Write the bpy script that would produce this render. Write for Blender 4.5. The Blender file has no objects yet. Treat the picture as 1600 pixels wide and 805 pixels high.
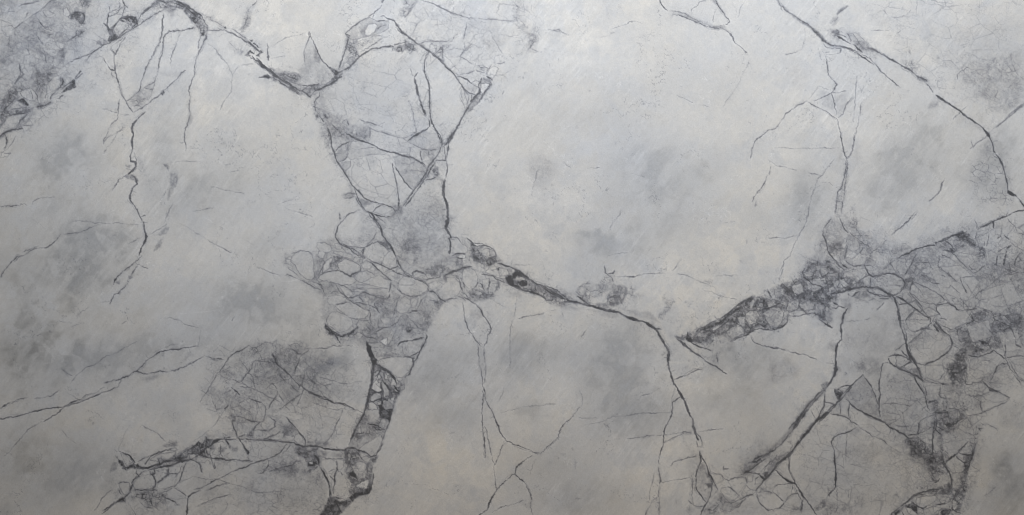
import bpy, math, random
import numpy as np

# ------------------------------------------------------------------ camera, light, exposure
S = bpy.context.scene
MM = 0.002                      # one tracing unit is 2 mm of stone; the framed slab is 3.2 m x 1.61 m
CX, CZ = 800.0, 402.5           # tracing coordinates of the point the camera looks at
cam_d = bpy.data.cameras.new('camera')
cam = bpy.data.objects.new('camera', cam_d)
S.collection.objects.link(cam)
cam_d.sensor_width = 36.0
cam_d.lens = 50.0
cam_d.clip_end = 100.0
cam.location = (0.0, -3.2 * 50.0 / 36.0, 1.2)
cam.rotation_euler = (math.radians(90), 0, 0)
S.camera = cam
ZC = 1.2                        # height of the picture centre above the ground

W = bpy.data.worlds.new('World'); S.world = W; W.use_nodes = True
W.node_tree.nodes['Background'].inputs[0].default_value = (1.0, 0.88, 0.70, 1)
W.node_tree.nodes['Background'].inputs[1].default_value = 0.08

def area(name, loc, target, size, power, col):
    d = bpy.data.lights.new(name, 'AREA'); d.shape = 'RECTANGLE'
    d.size, d.size_y = size; d.energy = power; d.color = col
    o = bpy.data.objects.new(name, d); S.collection.objects.link(o)
    o.location = loc
    v = [t - l for t, l in zip(target, loc)]
    from mathutils import Vector
    o.rotation_euler = Vector(v).to_track_quat('-Z', 'Y').to_euler()
    return o
area('overhead_lamp', (0.26, -2.13, 2.48), (0.16, 0.0, 2.97), (4.3, 0.92), 91.0, (0.93, 0.984, 1.04))
area('low_warm_fill', (0.2, -1.7, -0.35), (0.2, 0.0, 0.35), (3.2, 0.5), 5.5, (1.0, 0.78, 0.52))  # added warm fill from below, standing in for bounce off the floor

S.view_settings.view_transform = 'Standard'
S.view_settings.look = 'None'
S.view_settings.exposure = 0.0
S.view_settings.gamma = 1.0
S.cycles.max_bounces = 4
S.cycles.filter_width = .9

# ------------------------------------------------------------------ tracing of the stone's figure
DATA = r"""
T 0 0
P .62 6 2: 930 50 975 0 1080 0 1130 15 1180 48 1230 85 1275 118 1305 175 1288 212 1258 200 1228 165 1188 130 1158 90 1110 62 1060 45 1000 42 940 62
L 2 .85 @dark crack along the top of the heavy vein by the upper edge: 985 5 1060 12 1120 30 1175 60 1220 95 1265 125
L 2.5 .7: 1180 110 1215 140 1250 165 1280 180
L 5 .3: 1030 65 960 95 900 135 850 175 790 215 740 250 690 275 620 305 580 335 530 375 510 400
L 1.3 .8 @thin double vein slanting down to the left from the heavy upper vein: 1020 70 950 100 880 150 840 175 770 210 735 240 700 275
L 1.5 .8: 960 40 900 80 870 110 850 150 810 190 750 235 700 260 640 290 580 330 540 375
P .85 3 1: 670 180 700 185 715 150 735 140 722 180 718 215 745 235 690 270 680 240 672 210
L 2.5 .7: 670 180 665 140 675 100 690 80 740 90 770 60 770 0
L 2 .7: 735 140 760 110 800 100 850 110 858 150 830 175 800 190
P .75 3 1: 770 112 800 103 850 105 860 150 825 178 812 145 785 125
L 1.2 .8: 740 125 790 130 815 155
L 1.2 .6: 770 0 785 40 800 60 820 100
P .4 5 3: 600 260 650 235 685 270 610 305
P .85 3 1: 375 585 400 550 440 520 468 482 500 440 516 450 500 480 478 510 478 545 430 565
Z 11 .5 .3: 0 0 960 0 850 130 700 260 520 400 510 450 380 590 250 690 120 800 0 800
P .12 12 6: 0 0 330 0 430 100 470 200 400 300 420 420 330 560 240 680 120 650 0 760
P .08 12 6: 430 60 620 60 700 250 560 340 430 380
P .7 6 2: 500 80 525 100 530 140 500 158 450 120 455 90
P .6 6 2: 450 200 520 180 522 215 490 240 455 225
P .35 9 4: 170 210 240 230 270 290 250 330 190 310
P .5 8 3: 215 445 300 465 360 430 330 500 300 560 250 650 235 640 215 540
P .55 6 2: 60 565 110 560 180 640 250 665 300 650 240 690 160 690 70 720 0 790 0 740 30 720 60 640 0 700 0 670
L 3 .6: 130 420 130 470 110 520 80 560 40 620 0 690
L 4 .6: 110 590 150 630 180 660 240 670
L 3 .7: 0 790 20 740 60 715 120 700 180 690
L 2.5 .7: 190 690 240 670 290 660 320 620 340 590 380 560 440 500
L 1.5 .7: 290 660 350 620 390 590 460 560
L 2.5 .6: 300 480 270 530 260 590 240 640
L 1.5 .6: 140 570 180 555 220 590 230 630 200 650 160 620 140 590 140 570
L 1.5 .6: 50 690 90 640 130 640 180 680 100 690 50 690
L 2 .7: 110 800 140 750 180 715 230 690
L 1 .6: 140 780 200 780 190 750
L 1.2 .5: 130 420 140 380 190 345 210 370 205 440 170 500 130 530
L 1.2 .5: 350 440 380 420 430 410 440 440 400 465 360 460
L 2 .5: 240 110 260 160 290 200 330 220
L 2 .6: 150 110 175 80
L 1.2 .5: 200 230 240 240 270 280 260 310 290 370
L 1.3 .5: 400 60 390 30 430 20 440 60 430 100 400 80
L 1.3 .5: 400 170 410 130 460 140 470 180 430 190 400 170
L 1.5 .5: 470 0 490 20 500 50 530 100 528 160 500 200 470 240 420 260 390 280
L 1.3 .5: 110 180 150 130 250 70 280 20 300 0
L 1 .4: 0 330 60 340 120 330 180 340
L 1.2 .5: 80 400 70 350 90 310 110 270 140 250
L 1.2 .5: 340 260 400 270 410 300 370 310 340 290
L 1.2 .5: 400 270 390 330 370 370 340 400 330 440
L 1.7 .8 @fine crack winding down the pale field left of centre, first from the left: 1022 85 1015 150 1015 200 1000 255 970 310 940 370 910 430 890 490 880 530 870 570 830 605 785 635
L 1.7 .85 @fine crack hooking over at the top and running down beside the first: 1215 170 1160 185 1100 192 1050 198 1025 225 1020 260 1015 310 1000 370 990 430 975 480 962 515 930 530 900 550
L 1 .5: 965 515 955 560 945 600 930 620
L 1 .5: 1130 200 1110 260 1090 310 1070 390
P .2 6 3: 980 450 1050 450 1090 420 1100 470 1040 475
L 2.4 .8: 1268 205 1255 235 1245 270 1240 300
L 1.7 .7 @wavering thin crack falling from the right end of the heavy upper vein: 1290 215 1275 270 1245 320 1225 370 1215 420 1215 470 1195 520 1180 570 1190 610 1180 660 1185 700 1180 760 1165 800 T0,1 1160 0 1155 80 1160 140
P .35 5 3: 1178 680 1196 700 1198 760 1170 800 1165 760
L 1.8 .8: 640 355 660 390 690 430 715 445
L 1.6 .7 @short crack down the left of the pale upper field to a knot of cracks: 690 290 715 340 715 400 720 450 735 500 750 560 770 610 790 640 830 700
L 1 .4: 780 230 740 280 725 340
L 1.8 .65 @dashed slanting crack below the pale field: 830 705 860 690 900 665 950 625 1010 585 1050 545 1080 515 1110 490 1135 455 1160 440
P .7 3 1: 1003 580 1018 562 1032 578 1012 598
Z 6 .5 .25: 790 640 870 560 930 530 960 540 940 630 840 705
L 1.3 .6: 645 675 690 690 730 710 780 720 830 705
L 1.3 .55: 755 620 745 670 735 730 720 760 690 800
P .12 7 4: 755 640 830 700 790 720 740 700
L 1.2 .6: 700 800 740 760 780 780 800 800
L 1.2 .4: 1350 330 1390 370 1420 400 1440 440 1455 480 1450 520 1445 570 1420 610 1390 650 1370 700
L 1 .35: 1440 440 1480 420 1500 400 1560 390
P .16 12 8: 1380 330 1440 370 1560 400 1500 450 1460 470 1410 400
L 1.4 .65: 1270 90 1320 110 1360 130 1400 165 1407 180 1370 190 1310 190
L 1 .5: 1300 80 1330 100 1370 140 1408 175
L 1.5 .4: 1560 50 1550 110 1520 170 1500 210
P .2 7 4: 1560 80 1550 160 1500 210 1510 160
L 1.6 .85: 1605 5 1580 40
L 1.4 .5: 1410 180 1450 190 1490 215 1530 240 1560 260
Z 7 .6 .2: 1480 200 1560 240 1600 290 1600 380 1560 340 1500 300 1420 280
L 2 .85: 1535 345 1560 325 1590 350 1605 385
P .8 2 1: 1550 248 1580 262 1600 290 1570 280
P .8 2 1: 1535 352 1562 345 1590 358 1600 382 1565 372
T 1 0
P .5 5 2: -120 300 -60 330 0 360 60 400 120 440 170 470 240 510 300 550 400 556 370 620 340 650 300 612 260 585 200 545 140 510 90 475 40 430 0 395
P .4 4 2: 400 590 410 545 450 530 500 490 545 440 560 435 540 470 500 515 440 550
L 3.2 .9 @dark diagonal vein descending to the first junction, upper left: T0,0 1605 365 T1,0 50 410 100 450 150 490 220 530
L 1.7 .8: 140 505 200 545 260 585 320 625 355 650 365 700
L 2.5 .6: 30 485 80 465 110 480 150 495
P .4 4 2: 20 480 80 455 130 480 90 500
L 2 .85: -10 285 15 310 40 335 25 355 0 345
L 2 .7: 75 280 75 330 80 375
L 1.3 .6: 130 430 180 470 230 490 260 520
L 1.8 .8: 275 540 330 535 380 530 430 525 470 505 500 470 520 440
P .8 2 1: 450 412 480 430 545 442 530 465 500 475 480 455
P .3 3 1: 455 415 490 470 480 510 440 540 470 500
L 2.6 .8 @dark crack climbing from the junction to the upper edge: 520 435 530 390 545 350 560 310 572 260 580 230
L 1.8 .65: 560 215 575 195 640 155 680 120 720 100 740 80 770 50 795 5
L 1.2 .7: 790 20 795 -10
L 2.1 .8 @smoothly curved crack arching right from the junction: 540 445 580 420 620 380 650 350 690 325 730 305 790 297 860 292
L 1.5 .6: 430 550 500 510 560 440 620 385
P .3 5 2: 560 208 600 175 680 130 740 110 860 125 880 165 820 200 700 235 620 255 585 245 575 225
Z 6 .6 .1: 670 200 690 150 800 130 850 130 830 180 720 220
Z 6 .55 .12: 570 240 690 240 830 210 700 320 640 340
Z 5 .9 .25: 850 290 900 255 960 250 1030 290 980 345 900 330 860 320
Z 6 .8 .15: 550 320 600 310 645 350 580 420 525 430
L 1.2 .55: 320 150 325 200 330 230 305 280 300 340 300 400
L 1.8 .6: 320 170 335 220 360 270 380 320 400 360 440 410 470 430
P .6 2 1: 320 160 332 200 345 235 330 245
P .45 3 1: 355 310 380 320 405 365 390 400 365 370
P .16 4 2: 325 240 360 280 400 380 450 420 475 470 480 490 430 520 320 530 270 490 290 420 300 340 305 280
L 1 .4: 405 370 395 430
L 1 .3: 310 210 230 230 160 250 100 290
L 2.4 .7 @thin crack curving from the top down to the right through the upper fractures: 855 120 880 160 920 200 960 240 1000 270 1040 290 1080 320 1130 350 1170 390 1210 430 1240 470 1270 510 1300 560 1330 600
L 1.3 .6: 780 100 830 120 855 120 840 130 780 135
L 1.2 .55: 1010 5 980 60 940 90 900 130 880 150
Z 6 .7 .2: 870 0 1010 0 1000 30 950 30 920 20
Z 8 .4 .1: 720 90 960 0 1010 10 900 130 780 100
L 1.3 .6: 1040 5 1100 20 1150 50 1210 75 1260 95 1310 110 1370 115 1450 120 1560 130 1640 130
L 1.2 .55: 1315 130 1310 180 1300 240 1305 300
L 1.3 .7: 1005 275 1040 265 1100 258 1170 262 1225 255
Z 7 .6 .15: 1000 260 1230 250 1290 225 1300 310 1200 320 1080 330
L 1.2 .55: 860 190 800 230 740 270 690 320
L 1.2 .45: 945 350 960 400 970 440 1000 470
P .12 8 5: 860 320 920 330 920 480 870 420
L 2.2 .85 @short dark crack in the upper middle, the left one of a pair: 1012 455 990 490 1000 540 1010 590 1030 640 1045 690 1060 730
L 2.4 .9: 1075 740 1085 760 1080 800 T1,1 1083 -20
L 1.9 .85 @longer dark crack beside it in the upper middle: 1085 320 1060 360 1050 400 1055 450 1075 510 1083 570 1087 640 1085 710 1090 750 1115 800 T1,1 1130 30 1145 60 1160 110
L 1 .6: 940 580 960 640 975 690 985 740 995 800
L 2 .85: 1245 478 1300 490 1350 520 1395 545
L 1.2 .5: 1250 475 1310 465 1370 445
L 1.3 .5: 1210 430 1250 415 1285 400
L 1.2 .5: 1165 320 1170 380 1190 410
L 1.2 .6: 1240 470 1270 430
L 3 .8 @strong slanting crack falling from the upper right fractures: 1395 545 1400 575 1370 610 1340 650 1315 690 1300 720 1280 750 1255 800 T1,1 1260 0 1235 40 1210 80 1170 120
P .35 4 2: 1400 540 1420 490 1475 490 1470 530 1440 590 1380 650 1310 720 1300 700 1340 640 1390 590
P -.35 3 1: 1410 560 1425 500 1450 495 1450 540 1420 590 1405 590
L 1.7 .7: 1475 500 1470 530 1440 570 1410 620 1370 660 1330 700
L 1.4 .8: 1405 545 1410 500 1430 480 1478 497
L 1.2 .5: 1440 470 1450 430 1480 400 1540 390 1555 360 1500 350
L 1.2 .5: 1478 497 1500 460 1520 420 1550 390
L 1.2 .55: 1330 600 1320 640 1305 700
L 1.2 .4: 1290 560 1280 620 1310 690
L 1.3 .55: 1280 360 1330 390 1380 415 1440 440
L 1 .4: 1300 310 1370 220 1420 210 1460 195
L 1 .35: 1450 170 1480 240 1530 330
Z 9 .4 .06: 1100 300 1300 280 1440 400 1440 470 1250 470 1180 400
Z 9 .3 .05: 1180 0 1600 0 1600 260 1300 300
P .15 10 6: 1330 90 1480 110 1560 180 1540 290 1450 310 1400 250
P .28 10 5: 345 590 400 590 440 640 460 700 560 770 640 810 400 810 350 720
Z 5 .75 .25: 350 600 395 590 430 650 450 700 560 760 590 810 420 810 370 720
Z 6 .4 .1: 520 730 800 760 820 800 560 810
L 1.4 .7: 365 700 375 750 390 800
L 1 .3: 900 580 960 560 1000 560
P .12 8 6: 440 540 560 520 690 560 620 640 480 640
T 2 0
L 1 .35: 0 0 30 40 80 60
Z 7 .55 .12: 0 -10 90 0 100 50 60 80 110 130 100 190 170 240 180 330 110 310 90 230 20 180 0 130
L 1.6 .8: 250 190 280 187
L 1.2 .5: 200 185 250 190 290 185 340 215
Z 5 .7 .2: 80 220 130 205 165 235 120 290 90 270
Z 4 .7 .2: 240 185 285 180 350 205 340 220 300 200
L 1.2 .6: 90 325 120 280 150 235 180 215
L 1 .3: 150 110 145 160 140 200
L 1 .4: 620 180 690 160 740 135 780 135 820 150
L 1 .3: 540 235 600 225 640 205
L 1 .25: 590 100 600 80 590 40
L 1.7 .85: 920 -10 930 20 945 45 970 65
L 1.4 .5 @grey vein across the top right of centre sweeping down to the right: 970 65 1030 75 1080 85 1110 105 1150 125 1200 150 1250 170 1300 172 1330 185 1360 210 1380 240 1390 260 1420 285 1450 315 1470 330
P .35 3 1: 1000 72 1070 80 1110 95 1150 120 1210 140 1270 158 1330 165 1340 182 1270 185 1200 160 1130 130 1060 100 1010 92
L 1.8 .7: 1000 85 1060 100 1110 122 1170 145 1230 170 1290 180
P .15 3 2: 985 85 1010 95 990 135
L 1.8 .7: 1340 190 1370 215 1385 250 1400 275
L 1.6 .7: 1440 305 1465 330
L 1.6 .85 @short dark crack ending in a corner below the upper edge, right of centre: 1265 -10 1290 40 1320 80 1340 110 1362 135 1345 152 1300 165
P .25 3 1: 1240 0 1275 0 1330 80 1350 120 1320 95 1285 45
L 1.2 .6: 1120 90 1122 60 1150 40 1175 10 1210 5
L 1.2 .4: 1285 50 1265 80 1255 140
L 1 .3: 1455 10 1430 50 1410 110
L .9 .35: 1485 360 1470 410 1440 470 1400 550 1360 610 1320 670
L .9 .5: 1035 598 1080 615 1130 640
L 1 .3: 1170 655 1230 670
B -.06 2: 480 470 160 60 0
B -.05 1: 830 530 60 40 0
B .015 0: 650 420 250 160 .2
W .1 2: 1210 510 1260 480 1310 465
W .08 3: 1280 800 1340 740 1380 660
T 3 0
P .5 4 1: 50 0 75 0 100 40 150 85 200 115 240 145 290 190 330 225 370 265 410 285 440 295 390 290 350 265 300 215 250 170 190 130 120 80 75 40
L 1.6 .75 @grey double vein slanting down across the upper right corner: 55 -10 75 30 110 65 165 100 215 130 260 165 300 205 340 250 385 280 430 285 500 297 560 325 610 350 650 380 680 410 710 450 750 485 800 525 830 548
L 1.4 .6: 80 40 85 65
L 2 .7: 500 40 465 65 430 90 395 135 385 150
P .4 4 2: 495 38 440 95 435 140 400 165 385 145 430 90
Z 5 .7 .2: 380 180 440 100 450 180 430 230 390 220
L 2.2 .8: 400 212 440 225 480 250 510 275
P .35 5 2: 400 200 470 220 540 215 600 260 650 310 720 330 770 360 830 400 810 405 740 370 680 340 600 330 540 290 480 250
Z 5 .65 .15: 480 200 560 215 640 280 650 320 560 290 500 250
Z 5 .65 .2: 560 270 650 310 690 340 670 370 600 330 540 300
L 2 .7 @upper strand of the grey double vein at the upper right: 620 300 690 330 750 365 800 390 850 420 900 445 930 475 975 495
L 1.3 .5: 700 330 760 350 800 380
Z 5 .6 .2: 850 400 900 370 920 440 980 460 1000 520 960 510 890 450
L 1.5 .6: 930 480 990 480 980 510 1010 550 1035 580
P .85 2 1: 1048 592 1080 600 1110 620 1135 645 1100 630 1075 625
L 2.4 .9 @strong dark crack curving down the right side: 1055 597 1090 618 1140 650 1190 685 1230 715 1280 755 1350 800 T3,1 1345 5 1380 40 1395 75 1405 110 1412 150 1440 185 1465 230 1480 280 1490 330 1497 380 1500 410
P .3 6 3: 1020 640 1060 620 1080 660 1020 690
L 1 .6: 1240 670 1200 705 1155 745
P .4 3 1: 1600 640 1560 680 1510 715 1470 750 1420 795 1430 800 1500 740 1550 700 1600 665
L 1.4 .5: 1605 655 1550 695 1505 730 1460 770 1415 800 T3,1 1370 50 1330 80 1290 110 1265 130
L 1 .35: 510 365 560 355 620 360
L 1.2 .5: 650 192 710 190 780 190
L 1 .4: 1000 0 1080 15 1150 20
P .5 3 2: 875 335 890 312 898 345
P .3 4 2: 870 400 905 380 910 410
L .9 .35: 640 135 700 115
L 1 .5: 230 180 232 250 210 310 170 330 110 340
P .25 7 3: 330 330 370 290 460 300 450 340 380 350
L 1.7 .85 @short jagged crack below the double vein, upper right: 362 360 370 400 378 470 405 500 430 530 415 555 400 580 410 620 418 670 430 710
L 1.4 .6: 400 580 350 605 290 630
L 1.4 .7: 395 575 430 580 490 570
L 1.6 .7 @thin crack reaching out left from the jagged crack: 245 628 210 650 150 685 110 715 85 755 50 800 T2,1 1600 15 1560 50 1520 85 1500 130 1490 190
L 1.6 .75: 250 635 300 670 350 690 400 725 430 740
L 1 .35: 240 630 290 580 320 540 380 560
P .14 4 2: 330 570 400 590 420 700 340 650
P .12 4 2: 415 600 500 580 480 680 440 710
L 1.5 .6: 535 600 500 640 480 680 470 710 440 735
L 1.8 .85: 430 740 440 770 447 800 T3,1 455 40 462 90 475 150 490 190
L 1.2 .5: 555 480 550 560 545 620 540 690 530 760
L 1.4 .55: 585 640 575 710 565 760 555 800 T3,1 545 50 535 90 530 130 515 170 495 190
P .2 20 12: 1450 600 1600 560 1600 680 1540 700 1470 670
P .12 20 12: 1100 560 1350 600 1400 700 1330 760 1190 660
P .2 12 8: 1200 720 1280 750 1350 800 1210 790
P .1 25 15: 1200 150 1600 100 1600 550 1350 600 1180 400
Z 5 .3 .05: 950 300 1100 330 1350 400 1600 300 1600 600 1350 600 1100 500
L .9 .35: 1120 590 1180 520 1190 450 1240 410 1300 370
P .1 20 12: 1080 360 1130 220 1190 290 1170 380
L 1 .35: 720 0 715 60 760 100 840 105 880 80 900 30
L .9 .3: 800 220 860 190 900 200
P .1 25 12: 90 370 240 380 220 560 90 520
T 0 1
P .55 4 1: 0 50 30 20 70 0 140 0 120 15 60 25 30 50 0 75
L 2 .8: -10 65 30 30 80 10 140 5
L 2 .7: 30 40 42 80 40 110 25 135
L 1.4 .5: 100 50 80 90 50 130 10 155 0 185
L 1.3 .6: 5 155 35 160 65 155 40 185 0 185
L 1 .4: 190 0 150 30 130 60
L 3.6 .88 @long dark jagged crack running down the left part of the slab: T0,0 905 700 860 745 835 775 825 800 T0,1 820 0 832 40 825 90 825 140 812 180 818 210 845 215 848 240 830 265 800 290
L 1.2 .6: 835 150 850 200 855 240 835 275
P .6 4 1: 770 300 830 290 850 310 860 330 850 345 830 325 800 315
L 3 .8: 830 300 855 335 855 350 830 375 820 400 810 430 812 450 830 475 855 510 870 545 885 580
L 3.4 .95 @darkest middle stretch of the long jagged crack at left: 895 590 900 630 910 665 915 690 900 720 885 750 875 780 870 800
L 1.4 .8: 885 555 905 545
L 1.4 .8: 880 590 920 590
P .5 3 1: 780 230 820 235 810 250 790 245
L 1.8 .7: 800 290 765 312 745 318 735 340 715 370 700 395
L 1.7 .75: 715 370 705 385
Z 6 .4 .12: 850 180 880 190 920 240 910 280 880 260
P .1 14 8: 870 260 990 310 1010 430 900 430
L 1.2 .6: 1020 425 1035 400
L 1 .3: 960 320 990 345 1005 380
P .55 3 1: 1020 230 1055 220 1055 270 1045 260
P .4 5 2: 1060 285 1110 280 1108 350 1085 380 1060 430 1045 450 1055 390 1065 330
L 1.3 .6: 1090 300 1105 320 1100 350
P .4 4 2: 1040 610 1060 620 1040 660 1000 675 985 665
P .4 4 2: 985 710 1020 685 1018 720 980 770 960 770
L 1 .5: 1080 475 1060 510 1045 545 1030 590
L 1.3 .5: 920 665 960 655 1000 630 1040 605
L 1.3 .5: 805 725 850 700 895 675
P .3 3 2: 1035 530 1060 530 1055 560 1040 555
L 1.4 .6: 685 0 670 40 650 70 645 100
L 1.4 .6: 780 -5 740 25 700 45 665 65 650 90
L 1 .5: 730 40 700 90 670 120 650 160
L 1.6 .7: -5 495 40 488 80 488 115 485
L 1 .4: 115 485 150 472 175 485
L 1 .4: 200 480 215 455 260 440 340 430
L 1.6 .75 @long fine crack slanting down to the left edge, upper strand: 380 665 350 705 300 745 250 748 190 770 140 800 105 800 T0,2 60 50 30 90 5 130 -10 150
L 1.3 .5: 385 660 440 660 500 655 560 625 630 600
L 1.3 .7: 240 738 200 755 140 775
L 1 .45: 420 600 470 580 540 580 600 595 680 598 780 600 860 605
L 1 .35: 1060 215 1130 208 1200 212 1270 210
L 1 .35: 1400 230 1440 228
L 1 .35: 1430 275 1500 265
L 1 .5: 1320 365 1380 380 1450 395 1525 412
L 1.3 .5: 1220 655 1245 665
L 1.6 .5: 1300 702 1350 730 1400 758 1445 778
L 1 .4: 1205 520 1270 510 1340 500
L .9 .3: 1130 600 1190 630 1230 660 1300 700
W .25 2: 1270 555 1350 600 1420 635 1485 665
W .2 2: 1480 725 1540 745 1585 750
W .15 2: 1060 680 1130 685 1200 680
W .15 2: 285 90 295 130 300 200 295 250
B -.1 2: 380 230 130 150 .3
B -.16 2: 600 680 190 100 .1
B -.08 2: 330 500 120 60 -.5
B -.12 2: 1000 140 60 110 0
B -.12 2: 1230 380 160 60 -.75
B -.06 2: 1380 100 120 60 0
B -.06 2: 120 350 60 60 0
B -.08 2: 460 160 120 60 0
T 1 1
P .2 10 6: 400 0 700 0 720 70 560 90 500 150 470 130 410 50
Z 5 .6 .15: 395 0 450 0 480 120 520 230 490 235 440 120
L 1.8 .75 @broken crack curving down around the left of the fractured upper middle: 445 -10 455 50 470 100 485 150 500 190 525 230 560 280 590 340 620 390 635 440 660 490 700 530 740 580 775 630 790 670 820 720 850 750 870 800 T1,2 875 10 895 50 930 100 970 130
L 3.2 .75: 700 530 735 570 765 610 785 650 800 690 825 730 845 760
Z 5 .5 .12: 480 150 530 220 600 340 650 450 620 440 520 280
Z 5 .5 .12: 520 420 620 400 640 440 590 440
L 1.5 .65: 500 190 500 150 530 115 560 95 600 88
L 2.1 .75 @smooth crack bowing across the fractured upper middle: 570 40 620 70 670 82 720 100 770 130 830 150 880 158 930 180 980 195 1030 215 1065 240
L 1.4 .55: 575 100 575 150 560 195 525 215
P .28 6 2: 505 145 540 110 580 95 650 85 720 100 770 140 680 130 600 170 570 190 520 215 500 190
P .25 6 3: 530 220 570 210 595 240 570 280
L 1.5 .4: 590 240 570 280 530 300
L 1.6 .75: 850 225 855 270 875 320 885 370 890 420 893 485
L 1.6 .75: 865 240 890 290 930 340 975 392
P .25 8 3: 870 190 950 190 1040 220 1070 260 1030 330 975 385 900 290
L 1.2 .5: 600 -10 700 10 790 35 870 60 940 80 1000 110 1050 130
L 1.6 .8: 950 80 990 50 1050 20 1080 0 T1,0 1080 795
L 1.5 .65: 1030 132 1090 135 1145 135
L 1.4 .7: 1025 140 1035 180 1040 220
L 1.2 .5: 1080 140 1085 180 1100 215
P .2 5 2: 1080 135 1150 140 1120 200 1095 210
P .55 3 1: 1225 30 1255 0 1245 30 1215 80 1175 115 1155 115 1200 70
L 3 .8: 1170 115 1130 180 1100 215 1075 250 1060 290 1040 340 1000 375 965 420 925 475
P .45 3 1: 1110 205 1080 270 1070 310 1040 350 975 410 935 470 925 465 965 400 1020 350 1050 300 1090 220
L 1.6 .8: 1200 80 1205 110 1195 150 1190 200 1200 240 1195 300 1190 330
P .3 3 1: 1190 110 1208 120 1205 260 1195 330 1185 230
L 1.6 .8: 1125 205 1160 202 1195 205
P .7 2 1: 1110 230 1135 255 1148 295 1130 300 1095 270
P .4 4 2: 1095 270 1145 300 1150 340 1120 310
L 1.4 .7: 1085 290 1115 310 1060 330
L 4 .9 @thick dark crack dropping to the centre of the slab: 1180 330 1175 365 1165 405 1180 445 1195 500 1200 545 1185 600 1190 640 1210 665 1215 690
L 1.5 .7: 1160 330 1165 400 1175 420
L 1.4 .75: 1210 690 1205 730 1215 790
Z 5 .6 .15: 1150 500 1200 500 1260 560 1210 600 1160 580
P .25 5 3: 1160 480 1180 600 1150 560
L 2 .8: 635 440 690 450 740 470 800 475 850 492 870 510
L 1.7 .6: 640 390 665 425 710 460
P .3 4 1: 635 440 700 460 760 480 720 510 670 500
L 1.6 .75: 725 530 745 500 780 482
L 1.6 .75: 735 535 760 550 810 558 860 550
L 1.2 .6: 740 570 800 590
P .2 5 2: 770 560 860 555 820 610
L 2 .7: 870 510 900 495 925 475
P .35 5 2: 855 450 900 470 920 490 870 520 840 480
L 1.5 .55: 640 515 580 540 540 575 505 610 498 660 510 710 560 740 610 770 640 795
L 1.2 .5: 520 530 525 560
L 1.4 .5: 510 710 580 740 650 745 700 735 760 715 810 720 835 745
P .3 8 3: 660 680 700 640 740 660 770 670 820 720 700 740 680 700
L 1.2 .5: 740 660 710 730
L 1.4 .5: 680 800 690 760 730 730 780 715
P .25 6 2: 680 770 730 730 800 730 840 760 820 800 700 800
P .2 14 8: 820 560 900 500 1100 480 1160 600 1000 700 880 640 800 620
P .15 14 8: 940 700 1100 640 1180 700 1150 800 920 800
L 1.3 .6: 360 760 330 765
Z 7 .55 .12: 160 780 380 760 390 700 480 690 600 770 650 800 150 810
L 1.4 .6: 390 710 430 705 490 740 540 765 580 780
L 1.3 .6: 170 790 240 780 300 765 350 775 370 790
L 1 .4: 420 650 400 690
Z 5 .9 .4: 1200 790 1260 780 1330 700 1380 730 1440 740 1500 770 1510 810 1180 810
L 2.2 .8: 1220 680 1280 690 1330 705 1370 730 1440 735 1490 760 1505 800
P .55 4 1: 1330 700 1370 740 1450 740 1500 765 1505 800 1480 770 1430 760 1400 790 1350 800 1360 760
L 1.8 .7: 1200 800 1250 785 1330 790
W .2 2: 200 470 280 465 340 455 400 385 450 375
W .15 2: 450 440 520 490
L 1 .4: 180 495 240 520 300 540 360 555
L 1 .35: 120 490 180 460 250 430
L 1 .35: 330 625 370 605
B .05 0: 640 600 100 80 0
B .04 0: 730 300 120 120 0
B -.08 2: 100 700 150 60 -.4
T 2 1
P .16 12 6: 100 180 190 160 280 230 280 290 200 370 140 380 110 280
L 1 .5: 170 240 155 280 145 330 130 380 122 420
L .9 .4: 320 210 340 230 365 245
L .9 .35: 470 255 500 248 550 245
L .9 .4: 740 285 780 290 825 305
W .12 2: 900 180 930 200 950 240
W .1 3: 1270 30 1210 90 1150 150 1090 250
W .08 2: 1400 480 1440 420 1460 400
L 1.1 .5: 680 515 670 545 630 590 615 635
L 1.5 .7: 1600 290 1580 340 1560 375 1530 405 1510 435 1500 460
L 1.2 .4: 1530 450 1520 490
L .9 .4: 1330 590 1390 585
B -.1 2: 950 280 220 120 .2
B -.1 2: 1050 580 220 100 -.4
B -.14 2: 560 720 140 60 .1
B -.1 2: 440 680 90 30 0
B -.06 2: 850 430 120 60 0
B -.06 2: 1550 540 80 90 0
B -.06 2: 1300 200 120 90 0
B .05 1: 500 90 150 100 0
B .05 1: 500 330 150 60 0
B .04 0: 250 480 180 100 0
B .06 1: 200 700 200 90 0
B .05 1: 1400 690 200 80 0
L 1 .4: 600 800 680 785 740 775
T 3 1
L 1.8 .85: 445 0 455 40 462 90 475 150 490 190
L 2.6 .65 @vein of thin strands dropping from the forked cracks toward the breccia at right: 492 190 490 240 482 280 470 330 455 380 435 400 430 460 425 500 418 530
L 1.7 .6: 498 200 495 250 488 320 480 370 478 430 465 480 458 540
Z 5 .5 .15: 480 190 500 200 490 320 480 420 460 560 420 540 420 400 470 330
L 1.6 .7: 545 30 535 100 515 170 495 190
L 1 .4: 40 125 110 123 190 130 270 130 340 124 440 122
L 1.2 .45: 0 200 50 232 110 245 180 260
L 1.2 .5: 255 280 300 290 340 298
L 1.2 .5: 20 240 5 290
L 1.2 .5: 415 195 380 240 340 295 310 320 295 370 270 430 255 510 240 580 220 630 190 680 160 740 140 800 T3,2 100 30 75 100
L 1.2 .5: -10 688 50 685 100 690 150 680 190 670
L 1.4 .7: 418 530 390 560 365 600 345 640 345 690 360 730 385 800
L 1.6 .7: 425 535 450 570 465 610 490 640 490 720 480 790
Z 6 .7 .2: 340 620 400 550 450 570 490 640 500 800 280 810 320 700
Z 6 .6 .12: 470 540 550 470 570 640 640 680 660 800 500 800
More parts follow.
